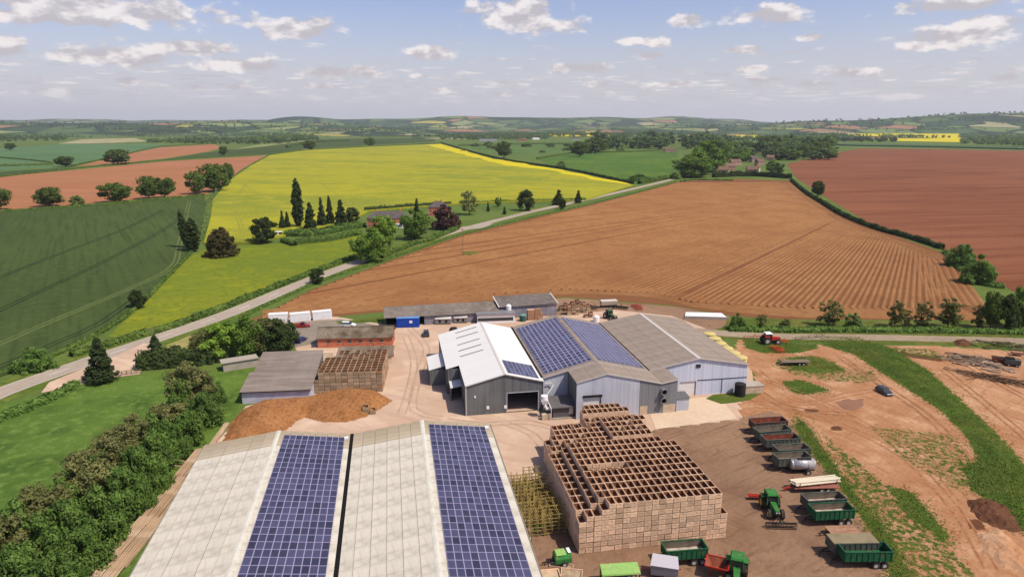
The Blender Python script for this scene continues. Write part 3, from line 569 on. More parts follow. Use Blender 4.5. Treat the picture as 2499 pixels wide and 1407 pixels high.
def tree(kind, base, top_y, wid, label, group=None, lean=0, world=False, H=None):
    """base: foot in sight-line terms, top_y: height of the tip, wid: spread"""
    global tcount; tcount += 1
    pr = PROTO[kind][tcount % len(PROTO[kind])]; g = G(*base)
    d = pix_dir(base[0], top_y); h = CAM_H + d.z * g.y / d.y; h = max(h, 1.0)
    depth = (g.y * COS + CAM_H * SIN); wm = wid * depth / FPX / 2
    cat = 'bush' if kind == 'bush' else 'tree'
    e = empty(TN[kind], label, cat, (g.x, g.y, 0), rnd.uniform(0, 6.28), group, scale=(wm / pr[3] / 1.08,) * 2 + (h / pr[2],))
    if lean: e.rotation_euler = (0, lean, 0)
    for nm, me in (('trunk', pr[1]), ('crown', pr[0])):
        o = bpy.data.objects.new(nm, me); col.objects.link(o); o.parent = e
    return e
g_oak = 'oaks along the red field'
tree('oak', (0,512), 460, 50, 'oak cut by the left edge beside the red field', g_oak)
tree('oak', (123,504), 460, 68, 'rounded dark oak, leftmost whole one on the hedge below the red field', g_oak)
tree('may', (186,500), 476, 32, 'small ragged bush between two oaks on the red field hedge', g_oak)
tree('oak', (283,494), 449, 74, 'broad low oak to the right of the small ragged bush', g_oak)
tree('oak', (364,485), 433, 52, 'left one of two touching oaks on the red field hedge', g_oak)
tree('oak', (402,483), 435, 56, 'right one of two touching oaks on the red field hedge', g_oak)
tree('oak', (479,474), 420, 46, 'tall narrow oak left of the big oak where red, green and yellow fields meet', g_oak)
tree('oak', (523,468), 404, 72, 'biggest oak where the red, green and yellow fields meet', g_oak)
tree('oak', (556,447), 399, 34, 'oak half hidden behind the biggest oak by the yellow field', g_oak)
tree('oak', (160,407), 382, 40, 'lone oak at the corner of the far green field', 'lone hedgerow trees')
tree('oak', (288,401), 367, 62, 'wide lone oak with a bare fork between red strip and red field', 'lone hedgerow trees')
tree('oak', (545,380), 357, 24, 'small tree on the green strip above the red field', 'lone hedgerow trees')
tree('oak', (757,366), 343, 32, 'round tree on the far edge of the yellow field', 'lone hedgerow trees')
tree('oak', (903,357), 337, 26, 'second round tree on the far edge of the yellow field', 'lone hedgerow trees')
tree('oak', (25,366), 349, 28, 'small tree in the green field near the left edge', 'lone hedgerow trees')
g_h = 'trees around the brick house'
tree('column', (458,606), 513, 20, 'thin leaning poplar at the tip of the dark green field', g_h, lean=-.12)
tree('column', (472,614), 532, 34, 'fuller poplar beside the leaning one', g_h)
tree('yew', (543,625), 557, 72, 'brown tinged dome shaped yew standing alone in the meadow', g_h)
tree('dark', (645,592), 533, 62, 'round dark tree by the garden shed', g_h)
tree('cone', (690,560), 515, 18, 'left one of two slim cypresses behind the shed', g_h)
tree('cone', (702,558), 517, 17, 'right one of two slim cypresses behind the shed', g_h)
tree('column', (729,556), 437, 27, 'tallest columnar poplar against the yellow field', g_h)
tree('cone', (758,561), 495, 34, 'dark conifer just right of the tallest poplar', g_h)
tree('cone', (786,553), 484, 24, 'first of the tall grey conifers behind the garden', g_h)
tree('cone', (806,549), 479, 24, 'second and tallest grey conifer behind the garden', g_h)
tree('cone', (833,549), 489, 34, 'broad conifer at the right end of the garden conifers', g_h)
tree('dark', (860,545), 507, 34, 'low round tree between conifers and the brick house', g_h)
tree('mid', (903,640), 556, 88, 'large dark green tree beside the road below the house', g_h)
tree('bright', (938,604), 528, 62, 'bright lime green tree in front of the house', g_h)
tree('mid', (1013,583), 512, 72, 'large round green tree right of the house', g_h)
tree('cone', (1018,545), 485, 22, 'spruce tip rising behind the large round tree', g_h)
tree('copper', (1087,559), 499, 62, 'purple copper beech by the second house', g_h)
tree('pale', (1146,524), 468, 46, 'thin pale leafed tree on the lawn', g_h)
tree('cone', (1191,516), 493, 9, 'tiny spruce on the lawn', g_h)
tree('cone', (1231,523), 504, 11, 'tiny dark cone shaped conifer near the roadside', g_h)
tree('mid', (1216,504), 481, 18, 'small round tree on the lawn edge', g_h)
tree('dark', (1284,514), 465, 38, 'ragged tall tree on the lawn by the road', g_h)
tree('cone', (1363,500), 464, 32, 'conifer near the right end of the lawn', g_h)
tree('dark', (1373,511), 486, 17, 'small tree against the roadside fence', g_h)
tree('cone', (1411,495), 465, 20, 'last conifer at the right end of the lawn', g_h)
tree('dark', (775,692), 656, 36, 'lone bush tree on the near side of the road', 'trees by the road')
tree('dark', (338,752), 708, 36, 'bare looking tree at the corner of wheat and meadow', 'trees by the road')
tree('bush', (88,902), 848, 76, 'yellow green rounded shrub beside the road at far left', 'trees by the road')
tree('spruce', (250,930), 826, 74, 'dark conifer standing beside the concrete lay-by', 'trees by the road')
tree('cone', (382,872), 818, 46, 'clipped dark evergreen at the entrance of the lay-by', 'trees by the road')
g_c = 'trees behind the grey shed'
for (b_, t_, w_, k_, l_) in [((508,872),798,70,'willow','grey green tree at the left of the clump by the sheds'), ((545,872),790,90,'bright','bright green tree in the clump by the sheds'), ((596,868),772,92,'mid','tallest tree in the clump by the sheds'),
        ((640,860),778,80,'willow','dull green tree in the middle of the clump by the sheds'), ((672,858),780,84,'dark','dark tree at the right of the clump by the sheds'), ((702,850),790,58,'dark','outermost right tree of the clump beside the blue car')]:
    tree(k_, b_, t_, w_, l_, g_c)
g_b = 'shelter belt beside the big roof'
belt = [((470,1005),884,96,'willow'),((520,985),925,60,'bush'),((440,1015),930,70,'bush'),((500,1035),955,80,'bush'),((420,1075),985,90,'willow'),((460,1085),1005,80,'bush'),((380,1100),1010,84,'bush'),
        ((330,1130),1020,90,'willow'),((390,1150),1050,96,'bush'),((430,1120),1030,70,'bush'),((280,1180),1060,110,'willow'),((340,1200),1090,100,'bush'),((380,1200),1110,76,'bush'),((235,1230),1120,110,'bush'),
        ((215,1270),1110,120,'willow'),((300,1260),1140,110,'bush'),((340,1250),1160,70,'bush'),((170,1300),1170,120,'bush'),((250,1320),1190,120,'bush'),((120,1340),1190,120,'willow'),((180,1370),1220,130,'bush'),((60,1400),1230,140,'bush'),
        ((120,1420),1270,130,'bush'),((20,1440),1270,140,'willow'),((210,1400),1290,100,'bush'),((-40,1450),1290,140,'bush'),((60,1480),1330,150,'bush'),((150,1470),1350,120,'bush')]
wl = ['topmost willow at the head of the shelter belt', 'browner willow second from the head of the shelter belt', 'willow in the upper middle of the shelter belt', 'willow in the middle of the shelter belt facing the pasture', 'tall brownish willow in the lower middle of the shelter belt', 'willow near the foot of the shelter belt', 'willow at the bottom left corner of the picture']
wi = bi = 0
ORD = 'first second third fourth fifth sixth seventh eighth ninth tenth eleventh twelfth thirteenth fourteenth fifteenth sixteenth seventeenth eighteenth nineteenth twentieth twenty-first twenty-second'.split()
for (b_, t_, w_, k_) in belt:
    if k_ == 'willow': lab = wl[wi]; wi += 1
    else: lab = f'dense green bush, {ORD[bi]} bush counted down from the head of the shelter belt'; bi += 1
    tree(k_, b_, t_, w_, lab, g_b)
g_r = 'young trees along the farm track'
for (b_, t_, w_, k_, l_) in [((1798,803),766,38,'bush','low green bush nearest the brown roofed barn, beside the track'), ((1857,804),766,22,'sapling','thin sapling second from the barn beside the track'), ((1915,804),776,20,'sapling','smallest sapling near the barn beside the track'),
        ((2025,798),734,46,'sapling','bushy young tree with reddish leaves left of the white hawthorn'), ((2080,803),762,42,'may','hawthorn in white blossom beside the track'), ((2183,798),730,28,'sapling','slim young tree right of the white hawthorn'),
        ((2213,798),757,20,'sapling','short sapling between two slim young trees'), ((2250,798),736,32,'sapling','third slim young tree right of the hawthorn'), ((2313,801),724,44,'sapling','broad young tree in the middle of the right hand row'),
        ((2386,800),746,26,'sapling','small sapling left of the tree with a bare trunk'), ((2416,803),714,44,'oak','tree with a tall bare trunk near the right edge'), ((2452,806),722,52,'dark','dark bushy tree right of the bare trunk'), ((2485,800),700,60,'mid','green tree cut by the right edge beside the track')]:
    tree(k_, b_, t_, w_ * (1.3 if k_ == 'sapling' else 1), l_, g_r)
g_v = 'trees of the village'
for (b_, t_, w_, k_, l_) in [((1690,432),370,96,'mid','largest tree in front of the village at the road bend'), ((1730,420),342,90,'mid','second large tree at the left side of the village'), ((1648,436),418,30,'may','white blossoming hawthorn below the largest village tree'),
        ((1230,386),346,42,'oak','dark round oak on the hedge at the far right of the yellow field'), ((1415,382),346,46,'oak','dark round tree in the pasture before the village'), ((1452,374),338,54,'oak','second dark round tree behind the first in the pasture'),
        ((1370,410),392,22,'may','small bush on the hedge beside the bright yellow strip'), ((1560,440),424,50,'bush','bushes where the road meets the village hedge')]:
    tree(k_, b_, t_, w_, l_, g_v)
rv = random.Random(12)
for i in range(80):
    x_ = rv.uniform(1690, 2040); y_ = rv.uniform(362, 432) if x_ < 1900 else rv.uniform(358, 392)
    if 1738 < x_ < 1885 and y_ > 394: continue
    tree(rv.choice(['far', 'far', 'oak', 'mid']), (x_, y_), y_ - rv.uniform(18, 34), rv.uniform(28, 48), 'garden tree among the village houses', 'garden trees of the village')
for i in range(56):
    x_ = rv.uniform(1440, 1790); y_ = rv.uniform(343, 364); tree('far', (x_, y_), y_ - rv.uniform(14, 30), rv.uniform(24, 44), 'tree in the wood behind the village pasture', 'trees behind the village pasture')
for i in range(22):
    x_ = rv.uniform(1130, 1520); y_ = rv.uniform(354, 374); tree('may', (x_, y_), y_ - rv.uniform(7, 12), rv.uniform(14, 28), 'hawthorn in a scattered hedge of the upper pasture', 'hawthorns of the upper pasture')
tree('bush', (2345,650), 595, 62, 'big bush at the bend of the hedge between two brown fields', 'bushes in the field hedge'); tree('bush', (2385,690), 625, 74, 'biggest bush at the lower end of the hedge between two brown fields', 'bushes in the field hedge')
tree('dark', (1995,478), 442, 30, 'small tree on the upper part of the hedge between two brown fields', 'bushes in the field hedge')

def hedge(name, px, wd, ht, label, leaf, dens, m=lf_hedge, world=False, gaps=(), seed=5, step=4, shape=.25, cat='hedge', group=None):
    ln = spline([Vector(q) if world else G(*q) for q in px], step); rs = np.random.RandomState(seed); mb = MB(); n = len(ln)
    vs_ = []
    for i, p in enumerate(ln):
        t = (ln[min(i + 1, n - 1)] - ln[max(i - 1, 0)]).normalized(); q = Vector((-t.y, t.x)); h = ht * rs.uniform(.72, .95); w_ = wd * rs.uniform(.36, .46)
        for s_, z in ((-1, 0), (-.95, h * .72), (-.5, h), (.5, h), (.95, h * .72), (1, 0)): c = p + q * (s_ * w_); vs_.append((c.x, c.y, z))
    core = [(6*i + j + 1, 6*i + j, 6*(i+1) + j, 6*(i+1) + j + 1) for i in range(n - 1) for j in range(5)]
    tot = sum((ln[i + 1] - ln[i]).length for i in range(n - 1)); k = int(tot * dens)
    idx = rs.randint(0, n - 1, k); u = rs.uniform(0, 1, k); a = np.array([tuple(p) for p in ln]); pos = a[idx] * (1 - u[:, None]) + a[idx + 1] * u[:, None]
    tv = a[idx + 1] - a[idx]; tv /= np.linalg.norm(tv, axis=1)[:, None] + 1e-9; nv = np.stack([-tv[:, 1], tv[:, 0]], 1)
    th = rs.uniform(-.1, math.pi + .1, k); bump_ = 1 + shape * np.sin(idx * 1.7) * np.sin(idx * .63 + 2)
    cx = np.cos(th) * wd * .5; cz = np.clip((np.sin(th) ** .6 if False else np.clip(np.sin(th), 0, 1) ** .5) * ht * bump_ * rs.uniform(.7, 1.08, k), .05, None)
    cz = np.where(np.abs(np.cos(th)) > .8, rs.uniform(.05, .85, k) * ht, cz)
    cen = np.concatenate([pos + nv * cx[:, None], cz[:, None]], 1)
    nrm = np.concatenate([nv * np.cos(th)[:, None], np.sin(th)[:, None] + .2], 1) + rs.normal(size=(k, 3)) * .5; nrm /= np.linalg.norm(nrm, axis=1)[:, None]
    v, q = leaf_quads(cen, nrm, np.full(k, leaf), rs)
    me = np_mesh(name, np.concatenate([np.array(vs_, np.float32), v]), np.concatenate([np.array(core), q + len(vs_)]))
    return tag(link(name, me, None, m), label, cat, group)
hg = 'field hedges'
hedge('hedge', [(478,604),(455,630),(400,686),(335,752),(255,808),(170,852),(85,887),(-20,922)], 1.4, 1.1, 'low hedge between the dark green crop and the meadow', .4, 22, group=hg)
hedge('hedge', [(868,628),(780,661),(660,708),(560,748),(430,797),(330,825),(240,852),(175,870)], 2.4, 1.8, 'thick hedge along the far side of the road below the meadow', .45, 34, group=hg)
hedge('hedge', [(-40,1042),(60,1004),(130,974),(186,940)], 2.2, 1.7, 'hedge on the near side of the road at the left edge', .4, 60, group=hg, m=lf_belt)
hedge('hedge', [(600,770),(700,722),(800,680),(960,628),(1130,572),(1300,530),(1440,498),(1560,468),(1650,444)], 1.6, .7, 'low hedge with white cow parsley between road and brown field', .35, 22, group=hg)
hedge('hedge', [(930,630),(1000,602),(1060,583),(1115,560)], 3.0, 2.2, 'clipped hedge between the road and the brick house', .4, 40, group=hg)
hedge('hedge', [(722,596),(800,588),(880,572)], 3.2, 2.8, 'tall clipped hedge of the house garden', .4, 50, group=hg)
hedge('hedge', [(690,590),(720,600)], 3.0, 2.4, 'short end of the clipped garden hedge', .4, 50, group=hg)
hedge('shrub_border', [(700,574),(760,574),(820,564),(880,552)], 9, 3.0, 'mixed shrubs inside the house garden', .55, 70, m=lf_belt, cat='shrubs', shape=.5)
hedge('hedge', [(1120,498),(1290,492),(1430,489)], 2.0, 2.0, 'dark hedge between lawn and yellow field', .5, 20, group=hg)
hedge('hedge', [(890,516),(1000,507),(1100,500)], 2.4, 3.0, 'dark hedge behind the brick house', .5, 24, group=hg, m=lf_dark)
hedge('hedge', [(480,600),(497,560),(508,500),(520,480),(562,440),(605,408),(655,380)], 2.4, 1.6, 'rough hedge at the left side of the yellow field', .55, 18, group=hg, m=lf_may)
hedge('hedge', [(-40,521),(180,506),(350,491),(500,478)], 2.2, 1.8, 'hedge under the row of oaks', .6, 16, group=hg)
hedge('hedge', [(655,378),(760,366),(900,358),(1072,350)], 2.2, 2.0, 'hedge along the far edge of the yellow field', .8, 12, group=hg)
hedge('hedge', [(1076,349),(1200,384),(1380,414),(1545,449)], 3.0, 2.6, 'dark hedge along the bright yellow strip', .7, 18, group=hg, m=lf_dark)
hedge('hedge', [(-40,437),(200,410),(400,392),(655,376)], 2.0, 1.6, 'hedge along the top of the red field', .8, 10, group=hg)
hedge('hedge', [(180,405),(300,379),(395,358),(530,351)], 2.0, 1.8, 'hedge along the top of the red strip', 1.0, 10, group=hg)
hedge('hedge', [(0,385),(90,393),(180,405)], 2.0, 1.8, 'hedge crossing the far green field', 1.0, 10, group=hg)
hedge('hedge', [(-60,408),(40,405),(130,402)], 4.0, 3.0, 'blossoming hawthorn hedge at the left edge', .9, 20, m=lf_may, group=hg)
hedge('hedge', [(1930,440),(1965,470),(2010,498),(2060,528),(2140,560),(2220,582),(2300,608)], 2.4, 2.6, 'dark hedge between the two brown fields', .55, 26, group=hg, m=lf_dark)
hedge('hedge', [(1740,433),(1830,430),(1930,436)], 4, 5.5, 'tall dark hedge in front of the village', .9, 50, group=hg, m=lf_dark)
hedge('hedge', [(1310,388),(1420,372),(1500,372),(1650,366)], 3, 2.4, 'hedge along the top of the village pasture', .9, 14, group=hg)
hedge('hedge', [(1560,449),(1610,440),(1650,432)], 5, 3.5, 'bushy hedge between pasture and road', .8, 40, group=hg)
hedge('hedge', [(1880,346),(2050,355),(2300,360),(2560,367),(2760,372)], 3, 2.6, 'long dark hedge beyond the red brown hill field', 1.2, 10, group=hg, m=lf_dark)
hedge('hedge', [(1790,441),(1700,440),(1660,444)], 2, 1.6, 'low hedge at the top of the brown field', .6, 14, group=hg)
hedge('hedge', [(340,896),(400,892),(440,888),(500,884),(545,872)], 6, 4.2, 'tall dark hedge between lay-by and grey shed', .42, 130, group=hg, m=lf_dark)
hedge('hedge', [(1780,806),(1900,808),(2100,808),(2300,810),(2500,814)], 3.0, 1.4, 'strip of rough growth between track and ploughed field', .4, 40, m=lf_belt, group=hg)
hedge('hedge', [(2310,616),(2350,660),(2400,694),(2450,702)], 4.0, 1.6, 'grassy bank at the lower end of the hill hedge', .5, 30, m=lf_belt, group=hg)
hedge('hedge', [(700,360),(760,348),(850,344)], 6, 5, 'row of trees left of the far barn', 1.6, 14, m=lf_far, group=hg)
hedge('hedge', [(1120,356),(1330,352),(1520,352)], 5, 4.0, 'blossoming hedge across the upper pasture', 1.1, 16, m=lf_may, group=hg)

def wood(name, px, n, h, label, leaf=2.0, per=40, m=lf_far, seed=1, zf=None, world=None, kind='stuff', hv=.35):
    rs = np.random.RandomState(seed); poly = world or [G(*q) for q in px]; xs_ = [p[0] for p in poly]; ys_ = [p[1] for p in poly]; C = []
    while len(C) < n:
        x_, y_ = rs.uniform(min(xs_), max(xs_)), rs.uniform(min(ys_), max(ys_))
        if inside(poly, x_, y_): C.append((x_, y_, zf(x_, y_) if zf else 0))
    C = np.array(C); hh = h * rs.uniform(1 - hv, 1 + hv, n); pick = np.repeat(np.arange(n), per); k = len(pick)
    off = rs.normal(size=(k, 3)); off /= np.linalg.norm(off, axis=1)[:, None]; off[:, 2] = off[:, 2] * .9; rad = hh[pick] * .5 * rs.uniform(.55, 1, k)
    cen = C[pick] + off * rad[:, None]; cen[:, 2] += hh[pick] * .5
    nrm = off + rs.normal(size=(k, 3)) * .35 + np.array([0, 0, .2]); nrm /= np.linalg.norm(nrm, axis=1)[:, None]
    v, q = leaf_quads(cen, nrm, np.full(k, leaf), rs)
    o = link(name, np_mesh(name, v, q), None, m); return tag(o, label, 'wood', kind=kind)
wood('wood', [(-200,349),(0,347),(150,345),(175,336),(120,334),(-200,335)], 260, 15, 'wood at the far left behind the green fields', 2.2, 46, seed=2)
wood('wood', [(330,350),(560,352),(620,352),(780,342),(770,338),(600,340),(420,342)], 330, 13, 'wood behind the red strip', 2.0, 46, seed=3)
wood('wood', [(600,352),(690,352),(770,341),(720,338),(640,343)], 90, 22, 'tall clump of trees left of the yellow field', 2.4, 70, seed=9)
wood('wood', [(1070,341),(1200,343),(1340,340),(1340,334),(1180,331),(1090,334)], 260, 13, 'wood behind the far barns', 2.2, 46, seed=4)
wood('wood', [(1200,333),(1500,334),(1740,334),(1740,328.5),(1500,327.5),(1200,328)], 420, 15, 'long belt of trees behind the far yellow strip', 2.6, 34, seed=5)
wood('wood', [(1760,346),(1880,344),(2040,345),(2040,337),(1900,336),(1760,338)], 300, 13, 'trees beyond the village', 2.2, 46, seed=6)
wood('wood', [(2040,346),(2160,347),(2200,347),(2180,343.5),(2060,343)], 60, 15, 'dark clump before the far yellow field', 2.2, 50, seed=7, m=lf_dark)
wood('wood', [(2340,352),(2560,360),(2700,362),(2700,334),(2500,334),(2360,340)], 420, 17, 'wood at the far right edge', 2.4, 46, seed=8)
# hedgerow trees and copses over the far country
wood('copses', None, 1500, 12, 'scattered trees and copses over the far country', 3.4, 11, seed=20, zf=hill_h, world=[(-9000,3300),(9000,3300),(9500,7200),(-9500,7200)], hv=.5)
wood('copses', None, 420, 16, 'dark woods along the far ridges', 6.0, 9, seed=21, zf=hill_h, world=[(-8500,4600),(-500,4600),(-500,5500),(-8500,5600)], hv=.4)
wood('copses', None, 560, 16, 'woods along the right hand ridge', 6.0, 9, seed=22, zf=hill_h, world=[(1300,4700),(9000,4700),(9000,6000),(1300,6000)], hv=.4)
for k_ in range(34):
    rx = random.Random(100 + k_); yy = rx.uniform(3000, 4700); xx = rx.uniform(-.8, .8) * yy; ll = rx.uniform(200, 520); ww = rx.uniform(20, 90); t_ = rx.uniform(-.4, .4)
    a_, b_ = Vector((math.cos(t_), math.sin(t_))) * ll / 2, Vector((-math.sin(t_), math.cos(t_))) * ww / 2; c_ = Vector((xx, yy))
    wood('copse', None, int(30 + ww * .6), 13, 'dark copse in the far valley', 3.0, 16, seed=200 + k_, zf=hill_h, world=[c_ - a_ - b_, c_ + a_ - b_, c_ + a_ + b_, c_ - a_ + b_])

# rough grass standing on the banks
def tufts(name, poly, n, h, m, seed, label):
    rs = np.random.RandomState(seed); xs_ = [p[0] for p in poly]; ys_ = [p[1] for p in poly]; C = []
    while len(C) < n:
        x_, y_ = rs.uniform(min(xs_), max(xs_)), rs.uniform(min(ys_), max(ys_))
        if inside(poly, x_, y_): C.append((x_, y_, .09))
    C = np.array(C); C[:, :2] += rs.normal(size=(n, 2)) * 1.1; C[:, 2] = bank_z(C); C[:, 2] += h * rs.uniform(.0, .6, n); nrm = rs.normal(size=(n, 3)) + np.array([0, -.2, .5]); nrm /= np.linalg.norm(nrm, axis=1)[:, None]
    v, q = leaf_quads(C, nrm, np.full(n, h * .55), rs); v[:, 2] = np.maximum(v[:, 2], .07)
    return tag(link(name, np_mesh(name, v, q), None, m), label, 'grass', kind='stuff')
for s_, n_, h_ in ((11, 500, .2), (23, 900, .2), (22, 150, .2), (20, 200, .2), (12, 1500, .22), (13, 800, .22), (14, 9000, .26), (15, 4500, .26), (17, 900, .28), (18, 2000, .3), (16, 1500, .2), (19, 1500, .22)):
    tufts('grass_tufts', PATCH[s_], n_, h_, lf_grass, s_, 'rough green grass on the bare earth bank')
# ------------------------------------------------------------------ farm buildings
m_fibre = mat('fibre_cement_old', A(236,226,206), [(.05, A(222,212,190), .36, .6), ((.08, 1.4, 1), A(152,144,122), .55, .68, TH), ((1.3, .1, 1), A(176,166,144), .56, .7, TH), ((.9, .05, 1), A(206,196,176), .52, .72, TH), (.7, A(228,220,200), .45, .7), (.14, A(176,166,142), .6, .76)], rand=.035, bump=((5, .1, 1), .25, .03))
m_fibre_end = mat('fibre_cement_lichen', A(192,174,146), [(.12, A(172,154,126), .4, .65), ((.1, .9, 1), A(212,198,170), .45, .7)], rand=.05)
m_roofC = mat('fibre_cement_grey', A(170,154,138), [(.06, A(150,134,118), .38, .62), ((.9, .06, 1), A(150,132,114), .54, .7, TH), ((.06, .7, 1), A(182,166,150), .46, .7), (.5, A(160,146,130), .5, .75)], rand=.03)
m_roofS = mat('fibre_cement_dark', A(142,130,118), [(.1, A(126,114,102), .4, .64), (.5, A(156,144,130), .46, .7), (1.5, A(116,106,94), .55, .75)], rand=.05)
m_roofM = mat('mossy_sheet', A(138,122,102), [(.3, A(98,84,66), .44, .62), (.12, A(156,140,122), .45, .65), (1.2, A(110,96,76), .52, .72)], rand=.05)
m_roofW = mat('white_sheet', (.68, .65, .60), [(.08, (.62, .59, .54), .45, .7)], rough=.5, rand=.015)
m_white = mat('white_paint', (.78, .76, .74), [(.6, (.66, .64, .62), .5, .75)], rough=.5)
m_trim = mat('pale_trim', A(208,200,190, 1.2)); m_gut = mat('dark_gutter', A(52,46,42))
m_wallB = mat('grey_cladding', A(92,92,90, .72), [((2.2, 2.2, .03), A(76,76,76, .72), .42, .6), (.1, A(100,100,98, .72), .45, .7)], rough=.6)
m_wallL = mat('light_cladding', A(160,160,166, .75), [((2.0, 2.0, .03), A(146,146,154, .75), .42, .62), (.12, A(172,172,176, .75), .45, .7)], rough=.6)
m_wallD = mat('pale_cladding', A(176,178,188, .75), [((2.0, 2.0, .03), A(162,164,176, .75), .42, .62)], rough=.6)
m_block = mat('block_wall', A(178,158,134, .8), [(.6, A(156,136,114, .8), .4, .7)]); m_shut = mat('roller_door', A(196,190,184, .75), [((.1, .1, 6), A(178,174,170, .75), .45, .6)])
m_brick = mat('red_brick', A(176,104,78, .85), [(1.2, A(150,84,62, .85), .42, .66), (.2, A(190,122,94, .85), .45, .7)], rand=.04)
m_black = mat('dark_opening', (.012, .011, .010)); m_glass = mat('window_glass', (.03, .035, .04), rough=.12, spec=.6)
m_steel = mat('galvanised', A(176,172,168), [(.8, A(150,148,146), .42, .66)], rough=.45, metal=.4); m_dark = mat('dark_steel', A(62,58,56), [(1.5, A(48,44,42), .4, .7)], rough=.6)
m_cell = mat('solar_cell', (.052, .048, .088), [(.9, (.044, .046, .078), .42, .64)], rough=.3, spec=.35, rand=.42); m_frame = mat('panel_frame', A(166,160,186), rough=.45)

def slope(parent, name, p0, rise_dir, run, ang, y0, y1, nc, nl, m, t=.05, lap=.0, gap=.02):
    """sheets on one roof slope: p0=(x,z) where the slope starts, rise_dir +1 climbs to +x, -1 falls to +x"""
    sw, sl = run / nc, (y1 - y0) / nl; me = MB().box(0, .012, 0, sw - gap + lap, sl - .012, t).mesh(name); me.materials.append(m)
    a = -ang if rise_dir > 0 else ang; d = Vector((math.cos(ang), 0, math.sin(ang) * rise_dir)); nrm = Vector((-math.sin(ang) * rise_dir, 0, math.cos(ang)))
    for i in range(nc):
        lift = (i if rise_dir > 0 else nc - 1 - i) % 2 * .022
        for j in range(nl):
            o = bpy.data.objects.new(name, me); col.objects.link(o); o.parent = parent
            o.location = Vector((p0[0], 0, p0[1])) + d * (i * sw) + nrm * (lift + rnd.uniform(0, .007)) + Vector((0, y0 + j * sl, 0)); o.rotation_euler = (0, a, 0)
pm = MB(); pm.box(0, 0, 0, 1, 1, .04); pm.mi = [0] * 6
def panel_mesh(pw, pl, fr):
    mb = MB(); mb.box(0, 0, 0, pw, pl, .045); mb.cur = 1
    mb.add([(fr, fr, .048), (pw - fr, fr, .048), (pw - fr, pl - fr, .048), (fr, pl - fr, .048)], [(0, 1, 2, 3)])
    me = mb.mesh('solar_panel'); me.materials.append(m_frame); me.materials.append(m_cell); return me
def array(label, loc, p0, rise_dir, ang, y0, nc, nl, pw, pl, me, off=.14):
    e = empty('solar_array', label, 'solar panels', loc, TH, 'solar arrays on the roofs')
    a = -ang if rise_dir > 0 else ang; d = Vector((math.cos(ang), 0, math.sin(ang) * rise_dir)); nrm = Vector((-math.sin(ang) * rise_dir, 0, math.cos(ang)))
    for i in range(nc):
        for j in range(nl):
            o = bpy.data.objects.new('solar_panel', me); col.objects.link(o); o.parent = e
            o.location = Vector((p0[0], 0, p0[1])) + d * (i * pw) + nrm * off + Vector((0, y0 + j * pl, 0)); o.rotation_euler = (0, a, 0)
    rl = MB()
    for i in range(nc):
        for f_ in (.25, .75):
            c = Vector((p0[0], 0, p0[1])) + d * ((i + f_) * pw) + nrm * (off - .03); rl.bar(c + Vector((0, y0, 0)), c + Vector((0, y0 + nl * pl, 0)), .05, .05)
    rl.build('mounting_rail', m_steel, e)
    return e

# --- A: the great double roof in front
locA = Vector((-55.0, 112.6)) - W * 50
bA = empty('twin_span_barn', 'huge pale double roofed store with two solar strips in the foreground', 'barn', locA, TH)
SA, EA, RA = 25.75, 6.0, 7.7; angA = math.atan((RA - EA) / (SA / 2)); runA = SA / 2 / math.cos(angA)
for k_ in range(2):
    x0 = k_ * SA
    for (ya, yb, mm, nl) in ((0, 44, m_fibre, 10), (44, 50, m_fibre_end, 1)):
        slope(bA, 'roof_sheet', (x0, EA), 1, runA, angA, ya, yb, 6, nl, mm, gap=.05); slope(bA, 'roof_sheet', (x0 + SA / 2, RA), -1, runA, angA, ya, yb, 6, nl, mm, gap=.05)
    MB().yprism([(x0 + SA/2 - .38, RA + .06), (x0 + SA/2, RA + .13), (x0 + SA/2 + .38, RA + .06), (x0 + SA/2 + .38, RA - .02), (x0 + SA/2 - .38, RA - .02)], 0, 50).build('ridge_cap', mat('ridge_piece', A(232,226,208), [(.5, A(214,206,186), .45, .7)]), bA)
    mb = MB(); mb.yprism([(x0 + .3, 0), (x0 + SA - .3, 0), (x0 + SA - .3, EA - .1), (x0 + SA/2, RA - .1), (x0 + .3, EA - .1)], 49.5, 49.8); mb.yprism([(x0 + .3, 0), (x0 + SA - .3, 0), (x0 + SA - .3, EA - .1), (x0 + SA/2, RA - .1), (x0 + .3, EA - .1)], .2, .5); mb.build('gable_wall', m_wallL, bA)
MB().box(SA - .32, 0, EA + .02, SA + .32, 50, EA + .10).build('valley_gutter', m_black, bA)
for x_ in (.25, 2 * SA - .5): MB().box(x_, .5, 0, x_ + .25, 49.5, EA - .12).build('side_wall', m_wallL, bA)
MB().box(2 * SA + .02, 0, EA - .16, 2 * SA + .2, 50, EA - .02).build('eaves_gutter', mat('pale_gutter', A(150,140,126)), bA); MB().box(-.2, 0, EA - .16, -.02, 50, EA - .02).build('eaves_gutter', MATS['pale_gutter'], bA)
pmA = panel_mesh(1.06, 1.72, .062)
dA = lambda t: (SA / 2 + math.cos(angA) * t, RA - math.sin(angA) * t)
array('long solar strip on the left span of the double roof', locA, dA(1.15), -1, angA, 3.4, 10, 26, 1.06, 1.72, pmA)
array('long solar strip on the right span of the double roof', locA, (dA(1.15)[0] + SA, dA(1.15)[1]), -1, angA, 3.4, 10, 26, 1.06, 1.72, pmA)
for k_ in range(2): o = MB().box(-.35, -.3, 0, .35, .3, .35).build('junction_box', m_white, bA); o.location = (SA * (k_ + 1) - .9, 47.7, EA + .2)

